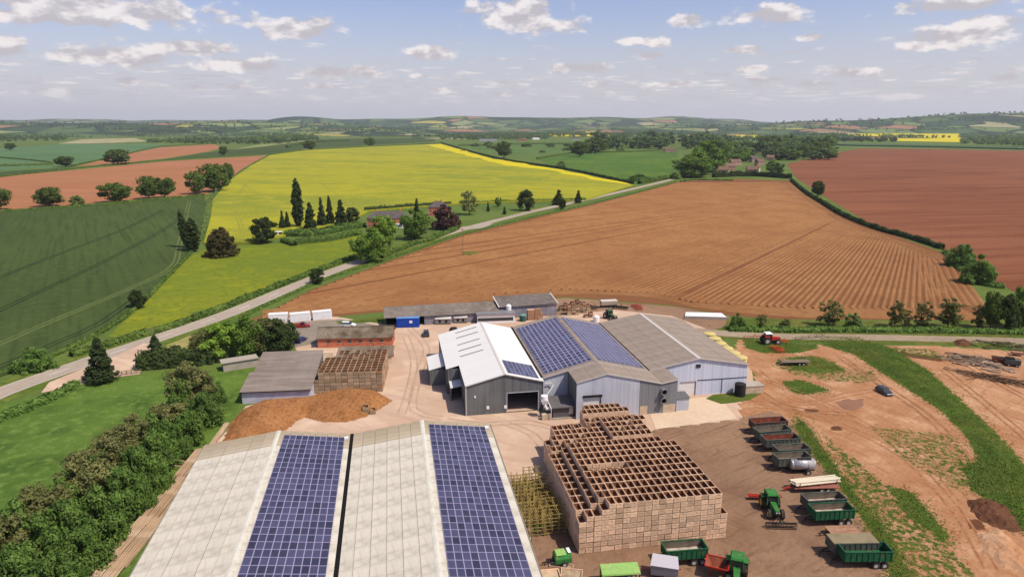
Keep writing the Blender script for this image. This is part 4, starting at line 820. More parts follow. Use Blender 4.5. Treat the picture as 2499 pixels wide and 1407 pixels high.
# --- B, C, D: three sheds side by side
loc0 = Vector((-10.0, 138.55))
def lc(s, t): return loc0 + U * s + W * t
def lpt(x, y, h): d = G(x, y, h) - loc0; return d.dot(U), d.dot(W)
def gable_front(name, parent, m, prof, y0, y1): return MB().yprism(prof, y0, y1).build(name, m, parent)
bB = empty('white_roofed_barn', 'dark grey barn with bright white roof and an open doorway', 'barn', loc0, TH)
wB, eB, rB = 17.2, 7.0, 9.2; angB = math.atan((rB - eB) / (wB / 2)); runB = wB / 2 / math.cos(angB)
door = (9.1, 16.0, 4.6)
gable_front('front_wall', bB, m_wallB, [(0, 0), (door[0], 0), (door[0], door[2]), (door[1], door[2]), (door[1], 0), (wB, 0), (wB, eB - .04), (wB / 2, rB - .04), (0, eB - .04)], 0, .22)
mb = MB(); mb.box(0, .22, 0, .2, 13, eB - .05); mb.box(-3, 13, 0, -2.8, 39.8, eB - .82); mb.box(-3, 13, 0, 0, 13.2, eB - .82); mb.box(wB - .2, .22, 0, wB, 39.8, eB - .05); mb.build('side_wall', m_wallB, bB)
gable_front('back_wall', bB, m_wallB, [(-3, 0), (wB, 0), (wB, eB - .04), (wB / 2, rB - .04), (-3, eB - .85)], 39.8, 40)
slope(bB, 'roof_sheet', (-.15, eB - .04), 1, runB + .15, angB, -.25, 13, 1, 3, m_roofW); ex = 3.15
slope(bB, 'roof_sheet', (-ex, eB - ex * math.tan(angB)), 1, runB + ex / math.cos(angB), angB, 13, 40.2, 1, 6, m_roofW); slope(bB, 'roof_sheet', (wB / 2, rB), -1, runB + .05, angB, -.25, 40.2, 1, 9, m_roofW)
MB().yprism([(wB/2 - .3, rB + .03), (wB/2, rB + .1), (wB/2 + .3, rB + .03), (wB/2 + .3, rB - .03), (wB/2 - .3, rB - .03)], -.28, 40.25).build('ridge_cap', m_trim, bB)
mb = MB(); mb.bar((-.1, -.27, eB - .1), (wB/2, -.27, rB - .06), .08, .2); mb.bar((wB/2, -.27, rB - .06), (wB + .05, -.27, eB - .06), .08, .2); mb.build('barge_board', m_trim, bB)
mb = MB(); mb.bar((0.02, -.06, 0), (0.02, -.06, eB - .1), .2); mb.bar((wB + .02, -.08, 0), (wB + .02, -.08, eB - .1), .18); mb.build('corner_trim', m_trim, bB)
MB().box(door[0], .1, .1, door[1], .16, .2).build('door_sill', m_gut, bB)
mb = MB(); mb.box(door[0] - .15, -.05, 0, door[0], .1, door[2] + .15); mb.box(door[1], -.05, 0, door[1] + .15, .1, door[2] + .15); mb.box(door[0], -.05, door[2], door[1], .1, door[2] + .15); mb.build('door_frame', m_wallL, bB)
for (x_, z_, s_) in ((2.0, 4.3, .18), (4.8, 1.6, .3), (8.7, 1.5, .3)): o = MB().box(-s_, -.1, -s_ * 1.2, s_, 0, s_ * 1.2).build('wall_light', m_white, bB); o.location = (x_, 0, z_)
for (px_, py_) in ((1137,807), (1140,819), (1143.5,835), (1147,849), (1151,862)):
    s_, t_ = lpt(px_, py_, 7.9); o = MB().box(-2.9, -.14, 0, 2.9, .14, .1).build('rooflight', mat('dull_rooflight', A(120,116,108)), bB)
    o.location = (s_, t_, eB + s_ * math.tan(angB) + .06); o.rotation_euler = (0, -angB, 0)
# canopies on its left
mb = MB(); mb.hexa([(-6.9, 19, 3.9), (-3.0, 19, 4.9), (-3.0, 29, 4.9), (-6.9, 29, 3.9)], [(-6.9, 19, 4.0), (-3.0, 19, 5.0), (-3.0, 29, 5.0), (-6.9, 29, 4.0)]); mb.build('canopy_roof', m_roofW, bB)
mb = MB(); mb.box(-6.8, 19.1, 0, -6.6, 28.9, 3.85); mb.box(-6.8, 19.1, 0, -3.0, 19.3, 3.85); mb.build('canopy_wall', m_wallB, bB)
mb = MB(); mb.hexa([(-2.6, 8.5, 3.2), (0, 8.5, 3.6), (0, 12.9, 3.6), (-2.6, 12.9, 3.2)], [(-2.6, 8.5, 3.28), (0, 8.5, 3.68), (0, 12.9, 3.68), (-2.6, 12.9, 3.28)]); mb.build('canopy_roof', m_roofW, bB)
MB().box(-2.5, 8.6, 0, -2.35, 12.9, 3.15).build('canopy_wall', m_wallB, bB)
array('small solar array on the bright white roof', loc0, (wB / 2 + .75, rB - .75 * math.tan(angB)), -1, angB, .7, 7, 5, 1.03, 1.68, panel_mesh(1.03, 1.68, .06), .12)

locC = lc(17.2, 1.5); bC = empty('solar_roofed_barn', 'grey barn with both roof slopes full of solar panels', 'barn', locC, TH)
wC, eC, rC = 25.0, 7.0, 10.0; angC = math.atan((rC - eC) / (wC / 2)); runC = wC / 2 / math.cos(angC)
slope(bC, 'roof_sheet', (.02, eC), 1, runC, angC, 0, 39.5, 4, 8, m_roofC); slope(bC, 'roof_sheet', (wC / 2, rC), -1, runC, angC, 0, 39.5, 4, 8, m_roofC)
gable_front('front_wall', bC, m_wallL, [(.02, 0), (wC, 0), (wC, eC - .05), (wC / 2, rC - .05), (.02, eC - .05)], .3, .5)
gable_front('back_wall', bC, m_wallL, [(.02, 0), (wC, 0), (wC, eC - .05), (wC / 2, rC - .05), (.02, eC - .05)], 39.0, 39.2)
MB().yprism([(wC/2 - .45, rC + .03), (wC/2, rC + .16), (wC/2 + .45, rC + .03), (wC/2 + .45, rC - .04), (wC/2 - .45, rC - .04)], -.05, 39.55).build('ridge_cap', m_roofC, bC)
MB().box(-.28, 0, eC + .04, .28, 39.5, eC + .14).build('valley_gutter', m_gut, bC)
mb = MB(); mb.bar((.1, -.03, eC - .02), (wC/2, -.03, rC), .08, .18); mb.bar((wC/2, -.03, rC), (wC, -.03, eC), .08, .18); mb.build('barge_board', m_trim, bC)
pmC = panel_mesh(1.14, 1.76, .12)
array('dark blue solar array on the left slope of the middle barn', locC, (.9 * math.cos(angC), eC + .9 * math.sin(angC)), 1, angC, 1.6, 10, 20, 1.14, 1.76, pmC)
array('paler solar array on the right slope of the middle barn', locC, (wC / 2 + .8, rC - .8 * math.tan(angC)), -1, angC, 1.6, 10, 20, 1.14, 1.76, pmC)
# the porch block standing forward
locP = lc(0, 0); bP = empty('barn_extension', 'light grey extension with a tall door in front of the middle barn', 'extension', locP, TH)
PX0, PX1, PY0, PY1 = 23.1, 45.9, -6.0, 1.38; xr, xv = 17.2 + wC / 2, 17.2 + wC
zC = lambda s: eC + (s - 17.2) * (rC - eC) / (wC / 2); z0 = zC(PX0); zE = eC + (PX1 - xv) * .178
prof = [(PX0, 0), (PX1, 0), (PX1, zE - .05), (xv, eC - .05), (xr, rC - .05), (PX0, z0 - .05)]
MB().yprism([(PX0, 0), (24.6, 0), (24.6, 4.9), (28.6, 4.9), (28.6, 0), (37.2, 0), (37.2, eC + .9), (xr, rC - .05), (PX0, z0 - .05)], PY0, PY0 + .2).build('front_wall', m_wallL, bP)
MB().yprism([(37.2, 0), (PX1, 0), (PX1, zE - .05), (xv, eC - .05), (37.2, eC + .9)], PY0, PY0 + .2).build('front_wall', mat('mid_grey_cladding', A(112,112,112, .75), [((2, 2, .03), A(100,100,102, .75), .42, .6)]), bP)
mb = MB(); mb.box(PX0, PY0 + .2, 0, PX0 + .2, PY1, z0 - .1); mb.box(PX1 - .2, PY0 + .2, 0, PX1, PY1, zE - .1); mb.build('side_wall', m_wallB, bP)
slope(bP, 'roof_sheet', (PX0 - .1, z0), 1, (xr - PX0 + .1) / math.cos(angC), angC, PY0 - .15, PY1 - .02, 2, 2, m_roofC); slope(bP, 'roof_sheet', (xr, rC), -1, (xv - xr) / math.cos(angC), angC, PY0 - .15, PY1 - .02, 4, 2, m_roofC)
aE = math.atan(.178); slope(bP, 'roof_sheet', (xv, eC), 1, (PX1 - xv + .1) / math.cos(aE), aE, PY0 - .15, PY1 + .3, 1, 2, m_roofC)
mb = MB(); mb.bar((PX0 - .1, PY0 - .2, z0), (xr, PY0 - .2, rC), .08, .18); mb.bar((xr, PY0 - .2, rC), (xv, PY0 - .2, eC), .08, .18); mb.bar((xv, PY0 - .2, eC), (PX1 + .1, PY0 - .2, zE), .08, .18); mb.build('barge_board', m_trim, bP)
MB().box(24.7, PY0 + .3, 0, 28.5, PY0 + .4, 4.85).build('door', m_shut, bP); MB().box(24.5, PY0 - .12, 4.9, 28.8, PY0 - .02, 5.4).build('door_head', m_gut, bP)
mb = MB(); mb.box(37.4, PY0 - .04, 0, 39.2, PY0 - .01, 2.0); mb.box(42.8, PY0 - .04, 0, 45.6, PY0 - .01, 2.0); mb.build('block_panel', m_block, bP)
for z_ in (3.2, 5.2):
    o = MB().ring((0, -.9, 0), (0, 0, 0), .72, .58, 20).build('extractor_fan', m_steel, bP); o.location = (42.6, PY0, z_)
    d_ = MB().tube((0, -.3, 0), (0, -.2, 0), .58, .58, 16).build('fan_blade', m_black, o)
MB().box(45.95, PY0 + .4, 0, 49.0, PY0 + 3.2, 2.9).build('lean_to', m_wallL, bP); MB().hexa([(45.93, PY0 + .2, 2.95), (49.2, PY0 + .2, 2.95), (49.2, PY0 + 3.4, 3.3), (45.93, PY0 + 3.4, 3.3)], [(45.93, PY0 + .2, 3.05), (49.2, PY0 + .2, 3.05), (49.2, PY0 + 3.4, 3.4), (45.93, PY0 + 3.4, 3.4)]).build('lean_to_roof', m_wallB, bP)

locD = lc(42.2, 1.9); bD = empty('brown_roofed_barn', 'pale grey clad barn under a plain brown grey roof', 'barn', locD, TH)
wD, eD, rD = 24.7, 7.0, 9.2; angD = math.atan((rD - eD) / (wD / 2)); runD = wD / 2 / math.cos(angD)
slope(bD, 'roof_sheet', (.3, eD + .05), 1, runD - .3, angD, 0, 39, 5, 8, m_roofC); slope(bD, 'roof_sheet', (wD / 2, rD), -1, runD + .2, angD, 0, 39, 5, 8, m_roofC)
gable_front('front_wall', bD, m_wallD, [(.1, 0), (7.9, 0), (7.9, 3.6), (12.0, 3.6), (12.0, 0), (wD, 0), (wD, eD - .05), (wD / 2, rD - .05), (.1, eD - .05)], .3, .5)
gable_front('back_wall', bD, m_wallD, [(.1, 0), (wD, 0), (wD, eD - .05), (wD / 2, rD - .05), (.1, eD - .05)], 38.6, 38.8); MB().box(wD - .2, .5, 0, wD, 38.6, eD - .06).build('side_wall', m_wallD, bD)
MB().yprism([(wD/2 - .4, rD + .03), (wD/2, rD + .14), (wD/2 + .4, rD + .03), (wD/2 + .4, rD - .04), (wD/2 - .4, rD - .04)], -.05, 39.05).build('ridge_cap', m_trim, bD)
mb = MB(); mb.bar((.3, -.04, eD), (wD/2, -.04, rD), .08, .2); mb.bar((wD/2, -.04, rD), (wD + .2, -.04, eD - .05), .08, .2); mb.build('barge_board', m_trim, bD)
MB().box(7.95, .55, 0, 11.95, .62, 3.55).build('roller_door', m_shut, bD); o = MB().box(11.7, .15, 6.9, 12.8, .29, 7.7).build('vent_window', m_glass, bD)
MB().box(12.3, .2, 3.7, wD, .29, 3.82).build('wall_rail', m_gut, bD); MB().box(18.4, .2, 0, 18.5, .29, 3.7).build('wall_post', m_gut, bD); MB().box(.02, 0, eD + .06, .3, 39, eD + .14).build('valley_gutter', m_gut, bD)

# --- G: grey shed at the left
m_shedG = mat('shed_roof_grey', A(152,138,126), [(.12, A(138,124,112), .4, .64), ((.1, .9, 1), A(164,150,138), .46, .68)], rand=.03)
gG = G(592, 985); bG = empty('grey_shed', 'grey shed with long sloping roof and pale block front by the brown heap', 'shed', gG, TH - R(4))
LG = 15.2
mb = MB(); mb.box(0, 0, 0, LG, .25, 3.0); mb.box(0, .25, 0, .25, 17.3, 2.95); mb.box(LG - .25, .25, 0, LG, 17.3, 2.95); mb.build('wall', mat('pale_block', A(168,168,176, .75), [(.5, A(150,150,158, .75), .4, .7)]), bG)
def xslope(parent, name, y0, z0, y1, z1, x0, x1, n, m, t=.08):
    sx = (x1 - x0) / n
    for j in range(n):
        a_, b_ = x0 + j * sx + .01, x0 + (j + 1) * sx - .01; MB().hexa([(a_, y0, z0 - t), (b_, y0, z0 - t), (b_, y1, z1 - t), (a_, y1, z1 - t)], [(a_, y0, z0), (b_, y0, z0), (b_, y1, z1), (a_, y1, z1)]).build(name, m, parent)
xslope(bG, 'roof_sheet', -.4, 3.0, 9.0, 4.3, -.4, LG + .3, 8, m_shedG); xslope(bG, 'roof_sheet', 9.02, 4.36, 18.3, 6.2, .6, LG + .3, 8, m_shedG)
MB().box(.6, 18.2, 0, LG, 18.4, 6.1).build('wall', MATS['pale_block'], bG); MB().box(-.3, -.5, 2.82, LG + .2, -.42, 2.96).build('gutter', m_gut, bG)
mb = MB()
for x_ in (.6, LG - .05): mb.xprism([(.2, 2.9), (17.9, 2.9), (17.9, 6.0), (9.0, 4.2)], x_, x_ + .2)
mb.build('gable_wall', m_wallB, bG)
# --- F: brick shed with mossy roof, and its lean-to
gF = G(776, 849); bF = empty('brick_shed', 'long red brick shed with mossy grey roof', 'shed', gF, TH - R(6))
LF = G(958, 836) - gF; LF = LF.length
MB().box(0, 0, 0, LF, .3, 2.9).build('front_wall', m_brick, bF); MB().box(0, 7.0, 0, LF, 7.3, 2.9).build('back_wall', m_brick, bF)
for x_ in (0, LF - .3): MB().xprism([(.3, 0), (7.0, 0), (7.0, 2.85), (3.65, 4.9), (.3, 2.85)], x_, x_ + .3).build('gable_wall', m_brick, bF)
xslope(bF, 'roof_sheet', -.4, 2.85, 3.65, 5.1, -.4, LF + .4, 12, m_roofM); xslope(bF, 'roof_sheet', 7.7, 2.85, 3.66, 5.08, -.4, LF + .4, 12, m_roofM)
MB().box(-.4, 3.45, 5.05, LF + .4, 3.85, 5.2).build('ridge_cap', m_roofM, bF)
for i in range(6): o = MB().box(-.45, -.06, -.35, .45, .02, .35).build('window', m_glass, bF); o.location = (3.0 + i * (LF - 6) / 5, 0, 1.8); MB().box(-.55, -.09, -.43, .55, -.05, -.35).build('sill', m_trim, o)
gF2 = G(822, 890); bF2 = empty('lean_to_shed', 'low mossy lean-to between brick shed and crates', 'shed', gF2, TH - R(6))
LF2 = (G(957, 880) - gF2).length; MB().box(0, 0, 0, LF2, .25, 2.3).build('wall', mat('white_wash', A(222,200,170, .9), [(.6, A(204,180,150, .9), .4, .7)]), bF2)
xslope(bF2, 'roof_sheet', -.3, 2.3, 5.5, 3.3, -.2, LF2 + .3, 8, m_roofM); MB().box(0, 5.3, 0, LF2, 5.5, 3.15).build('wall', m_brick, bF2)
gF3 = G(775, 880); o = MB().box(0, 0, 0, 4.2, .3, 2.4).build('screen_wall', MATS['white_wash']); o.location = (*gF3, 0); o.rotation_euler = (0, 0, TH - R(6)); tag(o, 'pale rendered wall joining grey shed and lean-to', 'wall')
# --- E: long low sheds at the back
def low_shed(name, label, px0, px1, depth, he, hr, mroof, mwall, bays, nsheet, open_bays=()):
    g = G(*px0); d = G(*px1) - g; b = empty(name, label, 'shed', g, math.atan2(d.y, d.x)); L = d.length; bw = L / bays
    for i in range(bays):
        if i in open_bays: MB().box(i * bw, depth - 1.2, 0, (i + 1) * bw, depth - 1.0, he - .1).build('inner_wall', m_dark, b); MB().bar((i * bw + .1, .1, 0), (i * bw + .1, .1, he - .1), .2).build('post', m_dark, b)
        else: MB().box(i * bw + .01, 0, 0, (i + 1) * bw - .01, .2, he - .06).build('wall_panel', mwall, b)
    MB().box(0, depth - .2, 0, L, depth, hr - .15).build('back_wall', mwall, b)
    for x_ in (.0, L - .2): MB().xprism([(.2, 0), (depth - .2, 0), (depth - .2, hr - .2), (.2, he - .15)], x_, x_ + .2).build('end_wall', mwall, b)
    xslope(b, 'roof_sheet', -.5, he - .1, depth + .2, hr, -.5, L + .3, nsheet, mroof); return b, L
m_wallE = mat('shed_cladding', A(118,114,120, .75), [((1.2, 1.2, .05), A(104,100,108, .75), .42, .62), (.3, A(130,126,130, .75), .5, .7)])
bE, LE = low_shed('long_shed', 'long low shed with weathered roof and open bays at the back of the yard', (942,798), (1218,782), 7.5, 3.2, 4.6, m_roofS, m_wallE, 9, 18, (0, 1, 2))
bE2, LE2 = low_shed('side_shed', 'dark grey end shed with pale gable trim at the back of the yard', (1222,778), (1358,768), 8.0, 4.2, 5.6, mat('fibre_cement_side', A(128,118,110), [(.1, A(116,106,98), .4, .65), (.6, A(138,128,120), .46, .7)], rand=.04), m_wallE, 5, 9)
for x_ in (-.62, LE2 + .32): mb = MB(); mb.bar((x_, -.5, 4.1), (x_, 8.2, 5.65), .35, .12); mb.build('gable_trim', m_trim, bE2)
# --- small ones behind the white roof
gH = G(1165, 790); bH = empty('flat_roofed_office', 'small flat roofed white building behind the white barn', 'building', gH, TH - R(3))
MB().box(0, 0, 0, 12, 4, 2.9).build('wall', m_white, bH); MB().box(-.3, -.3, 2.92, 12.3, 4.3, 3.2).build('roof', m_steel, bH); MB().box(.1, -.02, .8, 11.5, -.005, 1.9).build('window_band', m_glass, bH)
mb = MB(); mb.tube((1.2, 2, 0), (1.2, 2, 4.6), .9, .9, 14); mb.tube((1.2, 2, 4.6), (1.2, 2, 5.1), .9, .3, 14)
o = mb.build('water_tank', m_white); o.location = (*G(1232, 783), 0); tag(o, 'white cylindrical tank behind the white barn', 'tank')
def container(name, px, L, wd, h, rz, m, label, cat='container', group=None, roof=None):
    g = G(*px); b = empty(name, label, cat, g, rz, group)
    MB().box(0, 0, .15, L, wd, h).build('body', m, b)
    mb = MB()
    for i in range(int(L / .6)): mb.box(i * .6 + .1, -.05, .25, i * .6 + .4, -.001, h - .15)
    tag(mb.build('ribbing', m, b), kind='stuff'); MB().box(-.06, -.06, h + .003, L + .06, wd + .06, h + .12).build('roof', roof or m, b); mb = MB(); mb.box(L + .002, .1, .3, L + .08, wd - .1, h - .1); mb.build('door', m, b)
    return b
for i, (a_, b_) in enumerate((((656,789), (707,786)), ((709,788), (763,783)), ((764,783), (815,778)))):
    d = G(*b_) - G(*a_); container('storage_container', a_, d.length - .6, 2.6, 2.7, math.atan2(d.y, d.x), m_white, ['left one of three white containers by the brown field', 'middle one of three white containers by the brown field', 'right one of three white containers by the brown field'][i], group='white containers', roof=m_roofW)
m_blue = mat('blue_paint', A(38,66,150, .8), [(1.0, A(30,54,130, .8), .45, .7)], rough=.5)
cb = container('blue_container', (968,800), 7.0, 2.6, 3.0, TH - R(5), m_blue, 'bright blue container with a white square in an open shed bay', roof=mat('light_blue', A(112,160,220))); o = MB().box(4.0, -.09, 1.5, 4.9, -.055, 2.3).build('white_square', m_white, cb)
for (px_, l_, L_) in (((1062,792), 'left grey refrigeration unit against the long shed', 5.0), ((1108,789), 'right grey refrigeration unit against the long shed', 4.2)):
    b = empty('cooling_unit', l_, 'machine', G(*px_), TH - R(6), 'cooling units'); MB().box(0, 0, .4, L_, 1.6, 1.8).build('casing', m_steel, b); MB().hexa([(-.1, -.2, 1.82), (L_ + .1, -.2, 1.82), (L_ + .1, 1.6, 2.5), (-.1, 1.6, 2.5)], [(-.1, -.2, 1.92), (L_ + .1, -.2, 1.92), (L_ + .1, 1.6, 2.6), (-.1, 1.6, 2.6)]).build('hood', m_trim, b)
    for i in range(2): o = MB().tube((0, -.1, 0), (0, -.002, 0), .4, .4, 12).build('fan', m_black, b); o.location = (L_ * (.3 + .4 * i), 0, 1.1)
    mb = MB(); [mb.box(x_, y_, 0, x_ + .15, y_ + .15, .39) for x_ in (.1, L_ - .3) for y_ in (.1, 1.3)]; mb.build('foot', m_dark, b)
# wall-like low building left of the grey shed
gL = G(546, 907); d = G(632, 893) - gL; b = empty('low_store', 'low flat topped concrete block building left of the grey shed', 'building', gL, math.atan2(d.y, d.x))
MB().box(0, 0, 0, d.length, 3.0, 2.2).build('wall', m_slab, b); MB().box(-.4, -.3, 2.21, d.length, 3.3, 2.45).build('roof', mat('pale_flat_roof', A(186,174,158)), b)
# --- yellow tanks along the right of barn D
m_cream = mat('cream_plastic', A(226,206,132), [(.8, A(212,190,116), .45, .7)], rough=.6)
for i in range(6):
    p = G(*[(1808,868),(1791,857),(1774,846),(1758,834),(1745,822),(1732,811)][i], 5.0); nm = ['nearest', 'second', 'third', 'fourth', 'fifth', 'farthest'][i]
    b = empty('round_tank', f'{nm} cream yellow round tank along the brown roofed barn', 'tank', (p.x, p.y, 0), 0, 'cream tanks beside the barn')
    MB().tube((0, 0, .0), (0, 0, 4.6), 1.55, 1.55, 24).build('drum', m_cream, b, True); mb = MB(); mb.tube((0, 0, 4.61), (0, 0, 4.8), 1.7, 1.6, 24); mb.tube((0, 0, 4.8), (0, 0, 5.0), 1.6, .5, 24); mb.build('lid', m_cream, b)
# dark drum and bits by the corner
b = empty('water_butt', 'dark plastic water tank at the corner of the pale barn', 'tank', G(1805, 965), 0); MB().tube((0, 0, 0), (0, 0, 3.0), 1.25, 1.25, 20).build('drum', m_dark, b); MB().tube((0, 0, 3.01), (0, 0, 3.3), 1.25, .4, 20).build('lid', m_dark, b)
b = empty('brick_tank_base', 'low brown walled enclosure beside the dark water tank', 'wall', G(1815, 962), TH); MB().box(0, 0, 0, 5, 3, 1.8).build('wall', m_block, b); MB().box(-.1, -.1, 1.81, 5.1, 3.1, 1.95).build('coping', m_slab, b)
# ------------------------------------------------------------------ potato boxes
def woodm(name, c1, c2, c3): return mat(name, c1, [((.6, .6, 6), c2, .42, .66), (1.2, c3, .5, .72)], rand=.26, rough=.9)
m_box = woodm('box_timber', A(196,162,132, .80), A(170,138,110, .80), A(206,176,146, .80)); m_box2 = woodm('old_timber', A(162,140,112, .85), A(138,116,92, .85), A(174,152,124, .85)); m_box3 = woodm('red_timber', A(160,122,94, .85), A(140,104,80, .85), A(172,136,106, .85))
BW, BD, BH = 1.1, 2.0, .865
m_stencil = mat('stencil', A(156,126,104, .8)); m_shade_soil = mat('shade_and_soil_timber', A(136,94,68, 1.0), [(1.0, A(112,74,52, 1.0), .42, .66)], rand=.2)  # box insides: recess shade painted into the colour, along with soil stain
def box_mesh(w_, d_, h_, m, solid=False, stencil=True):
    mb = MB(); t = .05; g = .022
    if solid: mb.box(g, g, .02, w_ - g, d_ - g, h_ - .015)
    else:
        mb.box(g, g, .1, w_ - g, d_ - g, .15)
        mb.box(g, g, .075, w_ - g, g + t, h_ * .5); mb.box(g, g + .004, h_ * .515, w_ - g, g + t, h_ - .01)      # two front boards
        mb.box(g, d_ - g - t, .075, w_ - g, d_ - g, h_ - .01)
        mb.box(g, g + t, .075, g + t, d_ - g - t, h_ - .01); mb.box(w_ - g - t, g + t, .075, w_ - g, d_ - g - t, h_ - .01)
        for (x_, y_) in ((g + t, g + t), (w_ - g - t - .1, g + t), (g + t, d_ - g - t - .1), (w_ - g - t - .1, d_ - g - t - .1)): mb.add([(x_, y_, h_ - .03), (x_ + .1, y_, h_ - .03), (x_ + .1, y_ + .1, h_ - .03), (x_, y_ + .1, h_ - .03)], [(0, 1, 2, 3)])
        mb.box(g + .04, g + .1, 0, g + .16, d_ - g - .1, .09); mb.box(w_ - g - .16, g + .1, 0, w_ - g - .04, d_ - g - .1, .09)
        if stencil: mb.cur = 1; mb.add([(w_ * .36, g - .004, h_ * .62), (w_ * .62, g - .004, h_ * .62), (w_ * .62, g - .004, h_ * .78), (w_ * .36, g - .004, h_ * .78)], [(0, 1, 2, 3)])
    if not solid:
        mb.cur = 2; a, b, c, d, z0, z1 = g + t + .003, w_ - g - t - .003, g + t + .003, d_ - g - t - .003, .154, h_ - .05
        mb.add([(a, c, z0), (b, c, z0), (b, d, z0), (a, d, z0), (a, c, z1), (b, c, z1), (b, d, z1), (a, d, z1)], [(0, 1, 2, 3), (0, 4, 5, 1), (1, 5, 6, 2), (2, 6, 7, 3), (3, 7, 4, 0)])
    me = mb.mesh('potato_box'); me.materials.append(m); me.materials.append(m_stencil); me.materials.append(m_shade_soil); return me
locX = Vector((9.86, 89.24))
rb = random.Random(5)
bm_ = [box_mesh(BW, BD, BH, m_box), box_mesh(BW, BD, BH, m_box, stencil=False)]
def world_of(s, t, z, o=locX, th=TH): c, s_ = math.cos(th), math.sin(th); return (o.x + s * c - t * s_, o.y + s * s_ + t * c, z)
def place_box(s, t, z, me, label, group, jit=.035, o=locX, th=TH, rz=0):
    ob = bpy.data.objects.new('potato_box' if o is locX else 'wooden_crate', me); col.objects.link(ob); ob.location = world_of(s + rb.uniform(-jit, jit), t + rb.uniform(-jit, jit), z, o, th); ob.rotation_euler = (0, 0, th + rb.uniform(-.022, .022) + rz)
    return tag(ob, label, 'wooden box', group)
H0 = lambda c, r: 6 if c == 0 else 7 if c in (1, 2) else 8 if c == 3 and r < 1 else 9
colh = {}
for r in range(10):
    for c in range(20):
        h = H0(c, r)
        if c == 0 and r == 0: h = 6
        if c == 1 and r == 0: h = 7
        if c in (1, 2) and r > 0: h = 7 if c == 1 else 8
        if c == 0 and r > 0: h = 7
        if r == 5 and 4 <= c <= 9: h = 8
        if r == 9 and c > 17: h = 7
        colh[c, r] = h
colh[20, 0] = 5
gapx = lambda c, r: c * BW + (.06 if c > 1 else 0) + (.05 if c > 5 else 0) + (.05 if c > 9 else 0) + (.06 if c > 13 else 0) + (.03 if c > 16 else 0)
cnt = 0; rest = MB(); ml = box_mesh(BW, BD, BH, m_box, True)
def stuff_box(mb, s, t, z, w_, d_, h_, hollow, o=locX, th=TH):
    g = .022; c, s_ = math.cos(th), math.sin(th)
    W3 = lambda x, y, zz: (o.x + (s + x) * c - (t + y) * s_, o.y + (s + x) * s_ + (t + y) * c, z + zz)
    def bx(x0, y0, z0, x1, y1, z1): mb.hexa([W3(x0, y0, z0), W3(x1, y0, z0), W3(x1, y1, z0), W3(x0, y1, z0)], [W3(x0, y0, z1), W3(x1, y0, z1), W3(x1, y1, z1), W3(x0, y1, z1)])
    if not hollow: bx(g, g, .06, w_ - g, d_ - g, h_ - .01); return
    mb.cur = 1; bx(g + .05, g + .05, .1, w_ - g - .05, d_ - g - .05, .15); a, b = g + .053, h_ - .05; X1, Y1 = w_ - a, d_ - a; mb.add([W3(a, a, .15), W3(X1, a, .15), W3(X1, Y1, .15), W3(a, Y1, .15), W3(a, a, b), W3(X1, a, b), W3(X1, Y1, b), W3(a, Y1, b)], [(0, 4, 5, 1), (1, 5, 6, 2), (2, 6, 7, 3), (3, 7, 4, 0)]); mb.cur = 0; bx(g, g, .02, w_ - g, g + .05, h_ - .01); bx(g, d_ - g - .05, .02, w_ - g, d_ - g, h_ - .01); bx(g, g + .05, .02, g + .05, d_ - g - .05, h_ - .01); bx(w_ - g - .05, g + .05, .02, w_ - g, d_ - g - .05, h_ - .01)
gr = 'boxes of the great stack'
lab_front = 'weathered wooden potato box in the sunlit front of the great stack'; lab_top = 'open wooden potato box on top of the great stack'; lab_left = 'wooden potato box on the lower left step of the great stack'
for (c, r), h in sorted(colh.items(), key=lambda q: (q[0][1], q[0][0])):
    t = r * (BD + .03)
    for k_ in range(h):
        top = k_ == h - 1; front = r == 0
        if (front or (top and r < 7)) and cnt < 300:
            place_box(gapx(c, r), t, k_ * BH + .02, bm_[0 if rb.random() < .7 else 1], f'open potato box on the great stack top, {NTH[r]} row from front, {NTH[c]} from left' if top else f'wooden potato box in the great stack front, {NTH[c]} column from left, {NTH[k_]} layer up', gr); cnt += 1
        else: stuff_box(rest, gapx(c, r) + rb.uniform(-.015, .015), t, k_ * BH + .02, BW, BD, BH, top or k_ == h - 2)
# the farther, more broken part of the stack, up to the barn
for t0, c0, c1, hh, mm in ((20.6, 1, 18, 6, 0), (22.7, 1, 19, 6, 0), (24.8, 1, 19, 6, 0), (26.9, 1, 19, 6, 0), (29.0, 3, 19, 6, 0), (31.1, 3, 20, 6, 0), (33.2, 5, 20, 5, 0), (35.3, 10, 20, 5, 0), (37.4, 10, 19, 6, 0), (39.5, 11, 18, 6, 0)):
    for c in range(c0, c1):
        h = hh + (1 if (c > 11 and 24 < t0 < 33) else 0) - (1 if rb.random() < .12 else 0)
        for k_ in range(h): stuff_box(rest, c * BW + rb.uniform(-.03, .03), t0 + rb.uniform(-.03, .03), k_ * BH + .02, BW, BD, BH, k_ >= h - 2)
tag(rest.build('potato_boxes', [m_box, m_shade_soil]), 'rear and inner wooden boxes of the great stack', 'wooden boxes', gr, 'stuff')

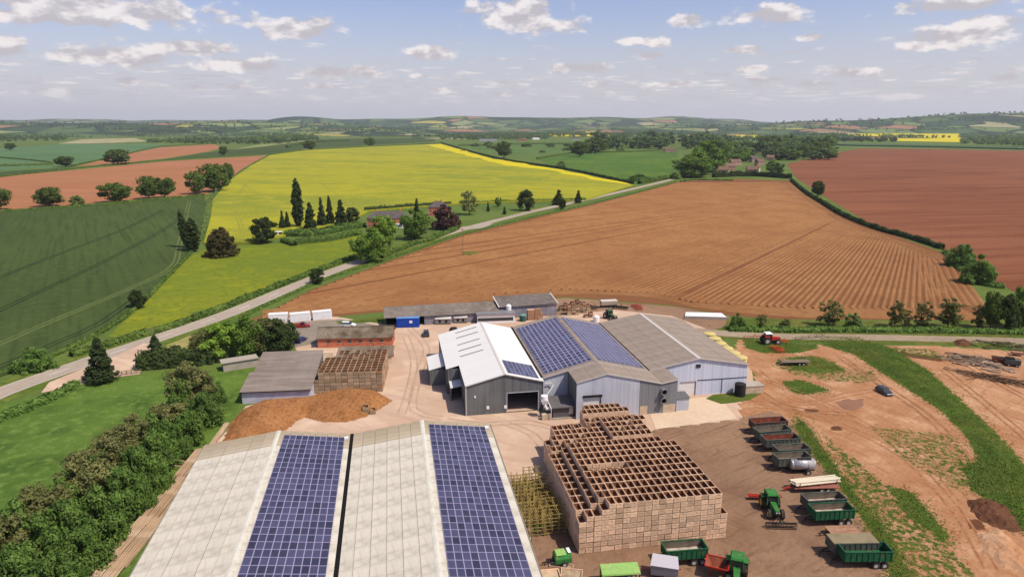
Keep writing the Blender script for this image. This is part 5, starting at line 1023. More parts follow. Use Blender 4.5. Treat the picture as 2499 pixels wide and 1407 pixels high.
# crates beside the brown heap
locY = G(748, 963); thY = TH - R(5); gr2 = 'boxes of the old stack'
cw, cd, ch = 1.32, 1.75, .88; cm_ = [box_mesh(cw, cd, ch, m_box2, stencil=False), box_mesh(cw, cd, ch, m_box3, stencil=False)]
NC = 13
for r in range(9):
    for c in range(NC):
        h = 6 if c > 1 else (5 if r > 2 else 4)
        if r > 5 and c < 4: h = 3
        if r > 3: h = max(3, h - (1 if rb.random() < .25 else 0))
        if c >= NC - 2: h = 6
        for k_ in range(h):
            if r == 0 or k_ >= h - 1 or (c == 0 and k_ >= h - 2) or c == NC - 1:
                place_box(c * (cw + .03) + .15, .3 + r * (cd + .04), k_ * ch + .02, cm_[1 if (c >= NC - 1 and rb.random() < .5) or rb.random() < .03 else 0], (f'old open crate atop the stack behind the heap, {NTH[r]} row back, {NTH[c]} from left' if k_ == h - 1 else f'old grey crate in stack front behind the heap, {NTH[c]} column from left, {NTH[k_]} up' if r == 0 else f'old crate in side of stack behind heap, {NTH[r]} row back, {NTH[c]} column, {NTH[k_]} up'), gr2, .03, locY, thY)
o = place_box(0, 0, .02, cm_[0], 'lone pair box standing on the edge of the brown heap, upper one', None, 0, G(885, 1013), TH); o.location.z = .9; o2 = place_box(0, 0, .02, cm_[0], 'lone box under another at the edge of the brown heap', None, 0, G(885, 1013), TH)
o3 = place_box(1.5, .1, .02, cm_[0], 'single low box right of the pair at the edge of the brown heap', None, 0, G(885, 1013), TH)

# the brown heap
def heap(name, px, hmax, slope_, noise, m, label, cat, step=.7, seed=1, kind=None, zb=.05):
    poly = [G(*q) for q in px]; rs = random.Random(seed); xs_ = [p.x for p in poly]; ys_ = [p.y for p in poly]
    def dist(x, y):
        best_ = 1e9
        for i, a in enumerate(poly):
            b = poly[(i + 1) % len(poly)]; e = b - a; t = max(0, min(1, ((x - a.x) * e.x + (y - a.y) * e.y) / e.length_squared)); q = a + e * t; best_ = min(best_, math.hypot(x - q.x, y - q.y))
        return best_
    from mathutils import noise as mn
    V = {}; vs_ = []; fs = []; nx_ = int((max(xs_) - min(xs_)) / step) + 3; ny_ = int((max(ys_) - min(ys_)) / step) + 3
    for j in range(ny_):
        for i in range(nx_):
            x_, y_ = min(xs_) + (i - 1) * step + rs.uniform(-.2, .2) * step, min(ys_) + (j - 1) * step + rs.uniform(-.2, .2) * step
            d = dist(x_, y_); ins = inside(poly, x_, y_)
            if ins or d < step * 1.1:
                z = (hmax * (1 - math.exp(-slope_ * d / hmax)) * (1 + .35 * mn.noise((x_ * .14, y_ * .14, seed))) + noise * (rs.uniform(-1, 1) + mn.noise((x_, y_, 3)))) if ins else -.05
                V[i, j] = len(vs_); vs_.append((x_, y_, zb + max(z, -.05)))
    for j in range(ny_):
        for i in range(nx_):
            q = [V.get(k_) for k_ in ((i, j), (i + 1, j), (i + 1, j + 1), (i, j + 1))]
            if None not in q: fs.append(q)
    me = bpy.data.meshes.new(name); me.from_pydata(vs_, [], fs); me.update(); return tag(link(name, me, None, m), label, cat, kind=kind)
m_heap = mat('loose_brown', A(172,116,70), [(.25, A(190,134,84), .42, .64), (1.4, A(140,90,54), .48, .7), (4.0, A(198,148,98), .55, .72)], bump=(4.0, 1.0, .25))
heap('waste_heap', [(545,1078),(560,1040),(592,1000),(640,980),(745,972),(800,958),(860,948),(915,955),(958,978),(930,996),(890,1018),(845,1030),(790,1030),(745,1018),(722,1028),(700,1048),(660,1066),(600,1085)], 2.6, .75, .10, m_heap, 'broad brown heap of loose material in front of the grey shed', 'heap', .55, 4)
heap('soil_heap', [(2325,832),(2350,828),(2375,838),(2362,846),(2335,843)], 1.4, .8, .08, m_ditch, 'small brown soil heap beside the track', 'heap', .6, 5)
heap('soil_heap', [(2355,1225),(2400,1212),(2470,1240),(2499,1300),(2440,1290),(2385,1265)], 1.0, .5, .15, m_ditch, 'long dark bank of dug soil at the lower right', 'heap', .7, 6)
heap('soil_heap', [(2380,1300),(2440,1290),(2499,1340),(2520,1407),(2440,1380),(2400,1340)], .8, .5, .15, m_sand, 'dug earth bank in the bottom right corner', 'heap', .8, 7)

# ------------------------------------------------------------------ trailers and machines
m_green = mat('trailer_green', A(42,92,60, 1.0), [(1.2, A(38,72,50, 1.0), .45, .68), (.7, A(112,100,78, 1.0), .6, .78)], rough=.6, rand=.08); m_dgreen = mat('dull_green', A(88,92,82, 1.0), [(1.2, A(70,74,66, 1.0), .45, .68), (.8, A(128,108,88, 1.0), .58, .76)], rough=.6, rand=.1); m_inside = mat('worn_bed', A(214,196,178), [(.8, A(126,104,88), .42, .66), ((3, .3, 1), A(206,190,172), .55, .7)], rough=.5)
m_tyre = mat('tyre', (.032, .029, .027), [(2.0, (.09, .07, .054), .46, .66)]); m_rim = mat('pale_rim', A(206,196,184), rough=.5); m_jd = mat('tractor_green', A(62,122,60, 1.1), [(1.5, A(54,104,52, 1.1), .45, .7), (1.1, A(128,114,84, 1.1), .6, .76)], rough=.45); m_yel = mat('yellow_rim', A(214,190,60))
m_redp = mat('red_paint', A(186,52,40, 1.1), [(1.2, A(156,42,34, 1.1), .45, .7)], rough=.5); m_orange = mat('orange_paint', A(216,92,52, 1.1), [(1.2, A(186,74,42, 1.1), .45, .7)], rough=.5); m_rust = mat('rusty_metal', A(146,84,62, 1.1), [(1.0, A(116,64,48, 1.1), .42, .68)]); m_plank = mat('deck_planks', A(186,142,112), [((.4, 5, 1), A(164,120,94), .44, .62), (1.0, A(198,156,126), .5, .7)])
m_cargl = mat('car_glass', (.02, .022, .025), rough=.1, spec=.7); m_limeg = mat('lime_green', A(152,190,106, 1.2), [(.7, A(172,186,116, 1.2), .45, .7), (2.0, A(130,170,92, 1.2), .5, .75)])
m_line2 = mat('scuffed_sunlit_wall', A(128,116,100), [(.8, A(104,90,76), .42, .66), ((.4, 3, 3), A(150,136,118), .5, .7)])
def wheel(parent, x, y, r, wd, rim=None, name='wheel'):
    mb = MB(); mb.ring((0, -wd / 2, 0), (0, wd / 2, 0), r, r * .56, 20); w_ = mb.build(name, m_tyre, parent); w_.location = (x, y, r + .0)
    MB().tube((0, -wd * .42, 0), (0, wd * .42, 0), r * .57, r * .57, 14).build('rim', rim or m_rim, w_); return w_
def trailer(label, tl, tr, h, m, mi, wd=2.45, ribs=9, cover=None, group='row of farm trailers', depth=1.45, flip=False):
    a, b_ = G(*tl, h), G(*tr, h); d = b_ - a; L = min(max(d.length, 5.6), 7.6); e = empty('grain_trailer', label, 'trailer', a, math.atan2(d.y, d.x), group); z0 = h - depth; t = .07
    mb = MB(); mb.box(0, 0, z0, L, t, h); mb.box(0, wd - t, z0, L, wd, h); mb.box(0, t, z0, t, wd - t, h); mb.box(L - t, t, z0, L, wd - t, h); mb.build('body', m, e)
    MB().box(t, t, z0 - .02, L - t, wd - t, z0 + .35).build('bed', mi, e); MB().box(t + .01, wd - t - .03, z0 + .36, L - t - .01, wd - t - .004, h - .06).build('sunlit_wall_sheet', mi if mi is not m_inside else m_line2, e)  # sheet added on the far wall alone, paler colour standing for sunlight there
    mb = MB(); mb.box(-.06, -.07, h + .004, L + .06, .12, h + .1); mb.box(-.06, wd - .12, h + .004, L + .06, wd + .07, h + .1); mb.box(-.06, .12, h + .004, .12, wd - .12, h + .1); mb.box(L - .12, .12, h + .004, L + .06, wd - .12, h + .1); mb.build('top_rail', m, e)
    for i in range(ribs): mb = MB(); x_ = .1 + i * (L - .3) / (ribs - 1); mb.box(x_, -.08, z0, x_ + .1, -.003, h - .01); mb.build('rib', m, e); MB().box(x_, wd + .003, z0, x_ + .1, wd + .08, h - .01).build('rib', m, e)
    mb = MB(); mb.box(.2, wd * .3, z0 - .35, L - .1, wd * .3 + .15, z0 - .03); mb.box(.2, wd * .66, z0 - .35, L - .1, wd * .66 + .15, z0 - .03); mb.build('chassis', m_dark, e)
    mb = MB(); mb.bar((.3, wd * .34, z0 - .25), (-1.5, wd / 2, .75), .14); mb.bar((.3, wd * .7, z0 - .25), (-1.5, wd / 2, .75), .14); mb.bar((-1.2, wd / 2, .75), (-1.2, wd / 2, .0), .1); mb.build('drawbar', m_dark, e)
    for x_ in (L * .68, L * .68 + 1.25):
        for y_ in (.18, wd - .18): wheel(e, x_, y_, .56, .42)
    MB().box(L + .003, .2, z0 + .1, L + .09, wd - .2, h - .1).build('tailgate', m, e)
    if cover: MB().box(.0, .0, h + .105, L, wd, h + .16).build('cover', cover, e)
    return e
trailer('bright green trailer nearest the camera in the row', (2063,1348), (2181,1347), 2.75, m_green, m_green)
trailer('tan covered trailer behind the nearest bright green one', (2035,1327), (2146,1325), 2.7, m_dgreen, m_inside, cover=mat('tan_sheet', A(158,144,112), [(.6, A(140,126,96), .4, .7)]))
trailer('green trailer with pale sacks inside, two wheels showing', (1991,1249), (2088,1244), 2.75, m_green, m_inside)
trailer('dull green trailer right behind the one with pale sacks', (1973,1223), (2068,1217), 2.75, m_dgreen, m_inside)
trailer('dull green trailer just behind the silver tanker', (1900.6,1120.3), (1982,1115), 2.7, m_dgreen, m_inside)
trailer('dull green trailer second behind the silver tanker', (1900.6,1099.4), (1980,1095), 2.7, m_dgreen, m_inside)
trailer('dark trailer with a red brown bed, third from the far end of the row', (1870,1074), (1955,1070), 2.7, m_dgreen, m_rust)
trailer('dull green trailer second from the far end of the row', (1853,1055), (1932,1048), 2.7, m_dgreen, m_inside)
trailer('dark brown trailer at the far end of the row', (1841,1033), (1924,1028), 2.7, mat('brown_trailer', A(96,78,70, 1.0), [(1, A(80,64,58, 1.0), .45, .7)]), m_rust)
trailer('green trailer parked alone in front of the great stack of boxes', (1627,1346), (1729,1338), 2.7, m_green, m_inside, group=None)
def flatbed(label, tl, tr, bl, h, m, deck, group='row of farm trailers', frame=None):
    a, b_, c = G(*bl, h), G(*tr, h), G(*tl, h); d = G(*bl, h); e_ = (b_ - c); L = e_.length; wd = max(1.8, min(2.6, (c - a).length)); e = empty('flatbed_trailer', label, 'trailer', a, math.atan2(e_.y, e_.x), group)
    n = 8
    for i in range(n): MB().box(0, i * wd / n + .012, h - .08, L, (i + 1) * wd / n - .012, h + rnd.uniform(-.01, .01)).build('plank', deck, e)
    mb = MB(); mb.box(0, .3, h - .3, L, .45, h - .09); mb.box(0, wd - .45, h - .3, L, wd - .3, h - .09); mb.bar((0, wd / 2, h - .2), (-1.6, wd / 2, .6), .14); mb.bar((-1.3, wd / 2, .6), (-1.3, wd / 2, 0), .1); mb.build('chassis', frame or m_dark, e)
    for x_ in (L * .66,) if L < 4.6 else (L * .6, L * .6 + 1.1):
        for y_ in (.2, wd - .2): wheel(e, x_, y_, min(.42, (h - .1) / 2), .3)
    return e
flatbed('flat wooden decked trailer between green trailers', (2016,1283), (2084,1278), (2032,1304), .95, m_plank, m_plank)
flatbed('red framed flat trailer beside the load of poles', (1934,1186), (2046,1183), (1940,1192), 1.0, m_redp, mat('pink_planks', A(176,116,100), [((.4, 5, 1), A(150,96,82), .44, .62)]), frame=m_redp)
flatbed('small flat trailer standing on the grass beyond the pale barn', (1908,877), (1975,876), (1912,884), 1.1, m_plank, mat('grey_planks', A(150,132,110), [((.4, 5, 1), A(132,114,94), .44, .62)]), group=None)
# load of white poles on a trailer
a, b_ = G(1944, 1184, 1.6), G(2057, 1172, 1.6); d = b_ - a; e = empty('pole_trailer', 'trailer carrying long white poles beside the silver tanker', 'trailer', a, math.atan2(d.y, d.x), 'row of farm trailers'); L = d.length
mb = MB(); mb.box(.3, .3, .9, L - .8, .5, 1.1); mb.box(.3, 1.9, .9, L - .8, 2.1, 1.1); mb.bar((.3, 1.2, 1.0), (-1.8, 1.2, .6), .14); [mb.box(x_, 0, 1.1, x_ + .15, 2.4, 1.3) for x_ in (.6, L / 2, L - 1.2)]; [mb.bar((x_, y_, 1.2), (x_, y_, 2.0), .08) for x_ in (.7, L - 1.1) for y_ in (-.02, 2.42)]; mb.build('frame', m_rust, e)
for x_ in (L * .55,):
    for y_ in (.3, 2.1): wheel(e, x_, y_, .42, .3)
m_pole = mat('white_pole', A(244,230,200), [((.3, 3, 3), A(224,206,170), .5, .7)])
for k_ in range(13):
    r_, c_ = divmod(k_, 8); t_ = empty('pole', 'long white pole lying on the trailer by the tanker', 'pole', (0, 0, 0), 0, 'poles on the trailer'); bpy.data.objects.remove(t_)
    o = MB().tube((rnd.uniform(-.4, .2), .17 + c_ * .29 + r_ * .4, 1.45 + r_ * .27), (L + rnd.uniform(-.5, .3), .17 + c_ * .29 + r_ * .4 + rnd.uniform(-.08, .08), 1.45 + r_ * .27), .14, .11, 7).build('pole', m_pole)
    o.location = e.location; o.rotation_euler = e.rotation_euler; tag(o, 'long white pole lying on the trailer by the tanker', 'pole', 'poles on the trailer')
# silver tanker
a = G(1930, 1160); e = empty('tank_trailer', 'silver cylindrical tanker trailer with catwalk', 'trailer', a, TH - R(8), 'row of farm trailers')
mb = MB(); mb.tube((.2, 1.1, 1.75), (.5, 1.1, 1.75), .7, .98, 20); mb.tube((.5, 1.1, 1.75), (4.4, 1.1, 1.75), .98, .98, 20); mb.tube((4.4, 1.1, 1.75), (4.7, 1.1, 1.75), .98, .7, 20); mb.build('tank', mat('bright_steel', A(214,208,206), [((.4, 4, 4), A(184,180,180), .44, .66)], rough=.35, metal=.35), e, True)
for x_ in (1.6, 3.2): MB().ring((x_, 1.1, 1.75), (x_ + .08, 1.1, 1.75), 1.02, .95, 20).build('band', m_steel, e)
MB().box(1.4, .7, 2.76, 3.9, 1.5, 2.82).build('catwalk', m_dark, e); mb = MB(); mb.box(.4, .5, .65, 4.6, .65, .82); mb.box(.4, 1.55, .65, 4.6, 1.7, .82); mb.bar((.4, 1.1, .75), (-1.4, 1.1, .55), .14); mb.bar((-1.1, 1.1, .55), (-1.1, 1.1, 0), .1); mb.build('chassis', m_dark, e)
for y_ in (.1, 2.1): wheel(e, 3.2, y_, .5, .34)

def tractor(label, loc, rz, mbody, roofm, rimm, sc_=1.0, group=None):
    e = empty('tractor', label, 'tractor', loc, rz, group, scale=(sc_,) * 3)        # drives towards +x
    mb = MB(); mb.hexa([(.6, -.42, .95), (2.7, -.36, .95), (2.7, .36, .95), (.6, .42, .95)], [(.6, -.38, 1.75), (2.75, -.28, 1.55), (2.75, .28, 1.55), (.6, .38, 1.75)]); mb.build('hood', mbody, e)
    MB().hexa([(2.76, -.3, 1.0), (2.86, -.28, 1.0), (2.86, .28, 1.0), (2.76, .3, 1.0)], [(2.76, -.26, 1.5), (2.82, -.24, 1.5), (2.82, .24, 1.5), (2.76, .26, 1.5)]).build('grille', m_dark, e)
    MB().box(-.9, -.35, .6, 2.6, .35, .94).build('chassis', m_dark, e)
    MB().hexa([(-1.0, -.75, 1.2), (.58, -.7, 1.2), (.58, .7, 1.2), (-1.0, .75, 1.2)], [(-.95, -.72, 2.55), (.4, -.66, 2.55), (.4, .66, 2.55), (-.95, .72, 2.55)]).build('cab', m_cargl, e)
    mb = MB(); [mb.bar((x_, y_, 1.2), (x2, y_ * .96, 2.56), .09) for (x_, x2) in ((-1.0, -.95), (.58, .4)) for y_ in (-.76, .76)]; mb.build('cab_pillar', mbody, e)
    MB().hexa([(-1.15, -.82, 2.57), (.6, -.78, 2.57), (.6, .78, 2.57), (-1.15, .82, 2.57)], [(-1.05, -.72, 2.8), (.45, -.68, 2.8), (.45, .68, 2.8), (-1.05, .72, 2.8)]).build('cab_roof', roofm, e)
    for s_ in (-1, 1):
        wheel(e, -.75, s_ * .98, .92, .52, rimm, 'rear_wheel'); wheel(e, 1.95, s_ * .88, .66, .42, rimm, 'front_wheel')
        mb = MB(); y0, y1 = (s_ * .98 - .28, s_ * .98 + .28); mb.xprism([(y0, 1.9), (y1, 1.9), (y1, 1.96), (y0, 1.96)], -1.35, -.2); mb.build('mudguard', mbody, e)
    MB().tube((.75, .5, 1.6), (.75, .5, 2.75), .06, .06, 8).build('exhaust', m_dark, e); MB().box(-1.5, -.4, .6, -.95, .4, .8).build('hitch', m_dark, e)
    for s_ in (-1, 1): o = MB().box(2.83, s_ * .16 - .09, 1.28, 2.88, s_ * .16 + .09, 1.42).build('headlight', m_white, e)
    return e
def heading(p, q, h0, h1): a_, b_ = G(*p, h0), G(*q, h1); d_ = b_ - a_; return a_, math.atan2(d_.y, d_.x)
a, rz = heading((1884,1208), (1897,1248), 2.75, 1.6)
tractor('green tractor with a wide roller in front and a red implement behind', a, rz, m_jd, m_jd, m_yel, 1.18)
fwd = Vector((math.cos(rz), math.sin(rz)))
p = a + fwd * 5.2; e = empty('roller', 'wide dark cage roller in front of the green tractor', 'implement', p, rz)
for k_ in range(12): MB().ring((0, -2.3 + k_ * .4, .42), (0, -2.25 + k_ * .4, .42), .42, .36, 14).build('ring', m_dark, e)
mb = MB(); mb.bar((-.1, -2.4, .95), (-.1, 2.4, .95), .16); mb.bar((-.1, -2.4, .95), (0, -2.4, .42), .1); mb.bar((-.1, 2.4, .95), (0, 2.4, .42), .1); mb.bar((-.1, 0, .95), (-1.6, 0, .9), .2); mb.bar((-.1, .7, .95), (-1.6, .1, .9), .1); mb.bar((-.1, -.7, .95), (-1.6, -.1, .9), .1); [mb.bar((.42 * math.cos(i * .7), -2.35, .42 + .42 * math.sin(i * .7)), (.42 * math.cos(i * .7), 2.35, .42 + .42 * math.sin(i * .7)), .05) for i in range(9)]; mb.build('frame', m_dark, e)
def tine_bar(label, loc, rz, wd, m, n=8, rows=2, cat='implement', name='cultivator', hood=False):
    e = empty(name, label, cat, loc, rz); mb = MB()
    for r_ in range(rows): mb.bar((-r_ * .7, -wd / 2, .8), (-r_ * .7, wd / 2, .8), .14)
    for s_ in (-.35, .35): mb.bar((0, s_ * wd, .8), (-(rows - 1) * .7 - .05, s_ * wd, .8), .1)
    mb.bar((0, 0, .8), (.9, 0, .8), .16); mb.bar((0, .4, .85), (.2, 0, 1.5), .08); mb.bar((0, -.4, .85), (.2, 0, 1.5), .08); mb.build('frame', m, e)
    for r_ in range(rows):
        for i in range(n):
            y_ = -wd / 2 + (i + .5) * wd / n; t = MB(); t.bar((-r_ * .7, y_, .75), (-r_ * .7 - .25, y_, .35), .07); t.bar((-r_ * .7 - .25, y_, .35), (-r_ * .7 - .05, y_, .02), .07); t.build('tine', m, e)
    if hood: MB().hexa([(-.7, -wd / 2, .55), (.1, -wd / 2, .75), (.1, wd / 2, .75), (-.7, wd / 2, .55)], [(-.7, -wd / 2, .68), (.1, -wd / 2, .95), (.1, wd / 2, .95), (-.7, wd / 2, .68)]).build('hood', m, e)
    return e
tine_bar('red implement on the back of the green tractor', a - fwd * 2.9, rz, 5.4, m_redp, 10, 2, hood=True)
a2, rz2 = heading((1800,1363), (1797,1404), 2.9, 1.6)
tractor('green tractor at the bottom edge with a red implement behind', a2, rz2, m_jd, m_jd, m_yel, 1.2)
tine_bar('rusty red tined cultivator behind the bottom tractor', a2 - Vector((math.cos(rz2), math.sin(rz2))) * 2.8, rz2, 3.4, m_rust, 11, 2)
a3, rz3 = heading((1877,816), (1896,826), 2.7, 1.4)
tractor('red tractor with white roof on the grass by the track', a3, rz3, m_redp, m_white, m_rim, 1.2)
tine_bar('long red folded implement left of the red tractor', G(1842, 826), R(95), 7.5, m_redp, 8, 1); tine_bar('orange cultivator in front of the red tractor', G(1905, 855), TH, 5.0, m_orange, 9, 4); tine_bar('orange tool frame beside the cultivator', G(1914, 836), TH + R(60), 2.2, m_orange, 5, 2)
a4, rz4 = heading((1488,758), (1494,770), 2.7, 1.4)
tractor('small old green tractor behind the solar barn', a4, rz4, mat('old_green', A(96,124,88)), mat('old_green_roof', A(96,118,92)), m_rim, 1.1)

def car(label, loc, rz, m, L=4.4, wd=1.78, h=1.45, name='parked_car', kind='hatch', sc_=1.0):
    e = empty(name, label, 'car', loc, rz, 'parked cars', scale=(sc_,) * 3); hw = wd / 2; x0, x1 = -L / 2, L / 2
    pr = [(x0, .35), (x0, .8), (x0 + .1, .92), (x0 + L * .34, .95), (x1 - 1.15, .95), (x1 - .15, .75), (x1, .6), (x1, .33)]
    mb = MB(); mb.yprism(pr, -hw, hw); mb.build('body', m, e)
    if kind == 'pickup': cab = [(x0 + L * .42, .951), (x0 + L * .45, h), (x1 - L * .38, h), (x1 - L * .25, .951)]
    else: cab = [(x0 + .15, .951), (x0 + .45, h - .06), (x0 + .9, h), (x1 - L * .42, h), (x1 - L * .26, .951)]
    ins = lambda k_: [(p[0], p[1]) for p in k_]
    n_ = len(cab); mb = MB(); mb.add([(p[0], -hw + (.03 if p[1] < 1 else .2), p[1]) for p in cab] + [(p[0], hw - (.03 if p[1] < 1 else .2), p[1]) for p in cab], [tuple(range(n_)), tuple(range(2 * n_ - 1, n_ - 1, -1))] + [(i, n_ + i, n_ + (i + 1) % n_, (i + 1) % n_) for i in range(n_)]); mb.build('glasshouse', m_cargl, e)
    rx0, rx1 = (cab[1][0], cab[2][0]) if kind == 'pickup' else (cab[1][0], cab[3][0]); MB().box(rx0, -hw + .2, h + .002, rx1, hw - .2, h + .04).build('roof', m, e)
    for x_ in (x0 + .8, x1 - .85):
        for y_ in (-hw + .08, hw - .08): wheel(e, x_, y_, .33, .22)
    for y_ in (-hw + .3, hw - .3): MB().box(x1 - .12, y_ - .18, .6, x1 + .01, y_ + .18, .72).build('headlight', m_white, e)
    if kind == 'pickup': mb = MB(); mb.box(x0 + .02, -hw, .951, x0 + L * .4, -hw + .08, 1.15); mb.box(x0 + .02, hw - .08, .951, x0 + L * .4, hw, 1.15); mb.box(x0 + .02, -hw + .08, .951, x0 + .1, hw - .08, 1.15); mb.build('bed_side', m, e)
    return e
m_carblk = mat('car_black', A(58,60,66), rough=.3, spec=.6); m_carred = mat('car_red', A(176,30,26), rough=.3, spec=.6); m_carblu = mat('car_blue', A(44,44,110), rough=.3, spec=.6)
a, rz = heading((2142,944), (2175,962), .7, .7); car('dark grey car parked alone on the bare earth', (a + G(2175,962,.7)) / 2, rz, m_carblk)
car('red pickup in front of the white containers', G(737, 798), R(10), m_carred, 5.2, 1.85, 1.7, 'pickup_truck', 'pickup'); car('dark blue car beside the clump of trees', G(735, 833), R(75), m_carblu); car('white car on the tarmac behind the brick shed', G(850, 796), R(-5), mat('car_white', (.74, .73, .72), rough=.3), 4.6)
car('dark car with its back to the camera by the long shed', G(1040, 818), R(98), m_carblk, 4.5, 1.85, 1.7); 
b = empty('tyre_ring', 'dark round tyre ring on the ground near the long shed', 'tyre', G(1107, 806), 0); MB().ring((0, 0, 0), (0, 0, .5), 1.3, .8, 20).build('tyre', m_tyre, b); MB().ring((0, 0, .51), (0, 0, .9), 1.1, .75, 20).build('tyre', m_tyre, b)
# ------------------------------------------------------------------ machinery along the bottom edge
e = empty('harvester_hood', 'lime green topped machine at the bottom edge', 'machine', G(1468, 1440), R(2))
MB().hexa([(0, 0, 2.2), (5.4, .3, 2.2), (5.4, 2.6, 2.35), (0, 2.3, 2.35)], [(.05, .05, 2.42), (5.35, .35, 2.42), (5.35, 2.55, 2.55), (.05, 2.25, 2.55)]).build('top_panel', m_limeg, e)
mb = MB(); [mb.bar((x_, y_, 0), (x_, y_, 2.2), .14) for x_ in (.15, 2.7, 5.2) for y_ in (.3, 2.2)]; mb.bar((.1, .4, .7), (5.3, .5, .7), .16); mb.bar((.1, 2.2, .7), (5.3, 2.3, .7), .16); mb.build('frame', m_dark, e)
for x_ in (1.2, 2.0, 2.8): MB().ring((x_, .6, 1.2), (x_ + .1, .6, 1.2), .55, .45, 14).build('web_roller', m_steel, e)
for y_ in (.2, 2.4): wheel(e, 4.2, y_, .5, .35)
e = empty('baler', 'small green rounded machine by the corner of the great stack', 'machine', G(1352, 1376), R(12))
prof = [(-.9, .6), (-.95, 1.3), (-.6, 1.8), (0, 2.0), (.6, 1.85), (.95, 1.3), (.9, .6)]
MB().xprism([(p[0], p[1]) for p in prof], 0, 2.4).build('body', m_jd, e); MB().hexa([(.15, -.75, 1.86), (1.6, -.75, 1.86), (1.6, .7, 1.92), (.15, .7, 1.92)], [(.15, -.5, 2.06), (1.6, -.5, 2.06), (1.6, .5, 2.1), (.15, .5, 2.1)]).build('top_panel', m_limeg, e); MB().box(1.9, -.6, 2.01, 2.35, .6, 2.08).build('top_stripe', m_white, e)
mb = MB(); mb.bar((0, 0, .7), (-1.8, 0, .5), .15); mb.bar((-.1, -.7, .8), (-.1, .7, .8), .12); mb.bar((-1.4, 0, .5), (-1.4, 0, 0), .08); mb.build('drawbar', m_dark, e)
for y_ in (-1.02, 1.02): wheel(e, 1.3, y_, .45, .26)
def tray(label, px, rz, L, wd, h=.35):
    e = empty('wooden_tray', label, 'tray', G(*px), rz, 'wooden trays at the bottom edge'); MB().box(.08, .08, 0, L - .08, wd - .08, .08).build('floor', m_box2, e)
    mb = MB(); mb.box(0, 0, 0, L, .08, h); mb.box(0, wd - .08, 0, L, wd, h); mb.box(0, .08, 0, .08, wd - .08, h); mb.box(L - .08, .08, 0, L, wd - .08, h); mb.build('rim', m_box, e)
tray('shallow wooden tray against the right eave of the double roof', (1308,1420), R(8), 3.6, 2.2); tray('shallow wooden tray in the middle of three at the bottom', (1366,1424), R(-8), 3.0, 3.2); tray('narrow wooden tray lying behind the other two', (1340,1384), R(-12), 3.4, 1.0)
e = empty('wood_bench', 'rough timber bench left of the lime green machine', 'bench', G(1420, 1420), R(-14)); MB().box(0, 0, .5, 2.6, .5, .6).build('seat', m_plank, e); mb = MB(); [mb.box(x_, .05, 0, x_ + .12, .45, .5) for x_ in (.2, 2.2)]; mb.build('leg', m_plank, e)
e = empty('sheet_box', 'grey metal box trailer between lime machine and green trailer', 'trailer', G(1588, 1410), R(-14))
MB().hexa([(0, 0, .6), (3.6, 0, .6), (3.6, 2.1, .6), (0, 2.1, .6)], [(-.1, -.1, 2.1), (3.7, -.1, 2.1), (3.5, 2.1, 2.5), (.1, 2.1, 2.5)]).build('body', mat('grey_sheet', A(128,122,126, .9), [(.8, A(112,108,112, .9), .4, .7)]), e); MB().hexa([(-.15, -.15, 2.12), (3.75, -.15, 2.12), (3.55, 2.2, 2.52), (.05, 2.2, 2.52)], [(-.15, -.15, 2.17), (3.75, -.15, 2.17), (3.55, 2.2, 2.57), (.05, 2.2, 2.57)]).build('lid', mat('pale_sheet', A(208,200,204)), e)
for y_ in (.0, 2.1): wheel(e, 1.6, y_, .38, .25)
e = tine_bar('bright red tangle of tines in front of the green trailer', G(1645, 1398), R(-10), 3.6, m_redp, 9, 4)
e = empty('hopper', 'red tipping hopper beside the bottom tractor', 'hopper', G(1722, 1408), R(-22))
mb = MB(); o1 = [(-.2, -.2, 2.0), (2.9, -.2, 2.0), (2.9, 2.6, 2.0), (-.2, 2.6, 2.0)]; i1 = [(.7, .7, .9), (2.0, .7, .9), (2.0, 1.8, .9), (.7, 1.8, .9)]
mb.add(o1 + i1, [(0, 1, 5, 4), (1, 2, 6, 5), (2, 3, 7, 6), (3, 0, 4, 7), (4, 5, 6, 7)]); mb.build('funnel', m_rust, e); mb = MB(); [mb.bar(o1[i], o1[(i + 1) % 4], .14) for i in range(4)]; mb.build('rim', m_redp, e); mb = MB(); [mb.bar((x_, y_, 0), (x_, y_, 1.2), .12) for x_ in (.6, 2.1) for y_ in (.6, 1.9)]; mb.build('leg', m_redp, e)
e = empty('bucket', 'dark rusty loader bucket below the red hopper', 'bucket', G(1700, 1425), R(-20)); MB().xprism([(0, 0), (1.1, 0), (1.2, .1), (.5, .25), (.35, .9), (0, 1.0)], 0, 2.6).build('shell', m_rust, e)
# steel frames stacked beside the great stack
m_frame2 = mat('olive_steel', A(176,150,84), [(.6, A(140,118,66), .42, .66), (2.0, A(190,168,110), .5, .7)])
for k_ in range(6):
    for c_ in range(2):
        p = world_of(-7.2 + c_ * 3.4 - k_ * .10, 5.5 + k_ * 2.6, 0); e = empty('bean_rack', f'olive steel pipe rack, {NTH[k_]} pair from the front, {["left", "right"][c_]} one, beside the boxes', 'rack', p, TH + rnd.uniform(-.04, .04), 'olive steel racks')
        mb = MB(); hz_ = 3.2 + rnd.uniform(-.4, .5)
        for x_ in (0, 1.1, 2.2, 3.2):
            for y_ in (0, 2.4): mb.bar((x_, y_, 0), (x_ + rnd.uniform(-.1, .1), y_, hz_), .1)
        for z_ in np.arange(.4, hz_, .62):
            for y_ in (0, 2.4): mb.bar((-.2, y_, z_), (3.5 + rnd.uniform(-.1, .5), y_, z_ + rnd.uniform(-.06, .06)), .08)
            for x_ in (0, 1.1, 2.2, 3.2): mb.bar((x_, -.2, z_), (x_, 2.6, z_), .07)
        mb.build('frame', m_frame2, e)
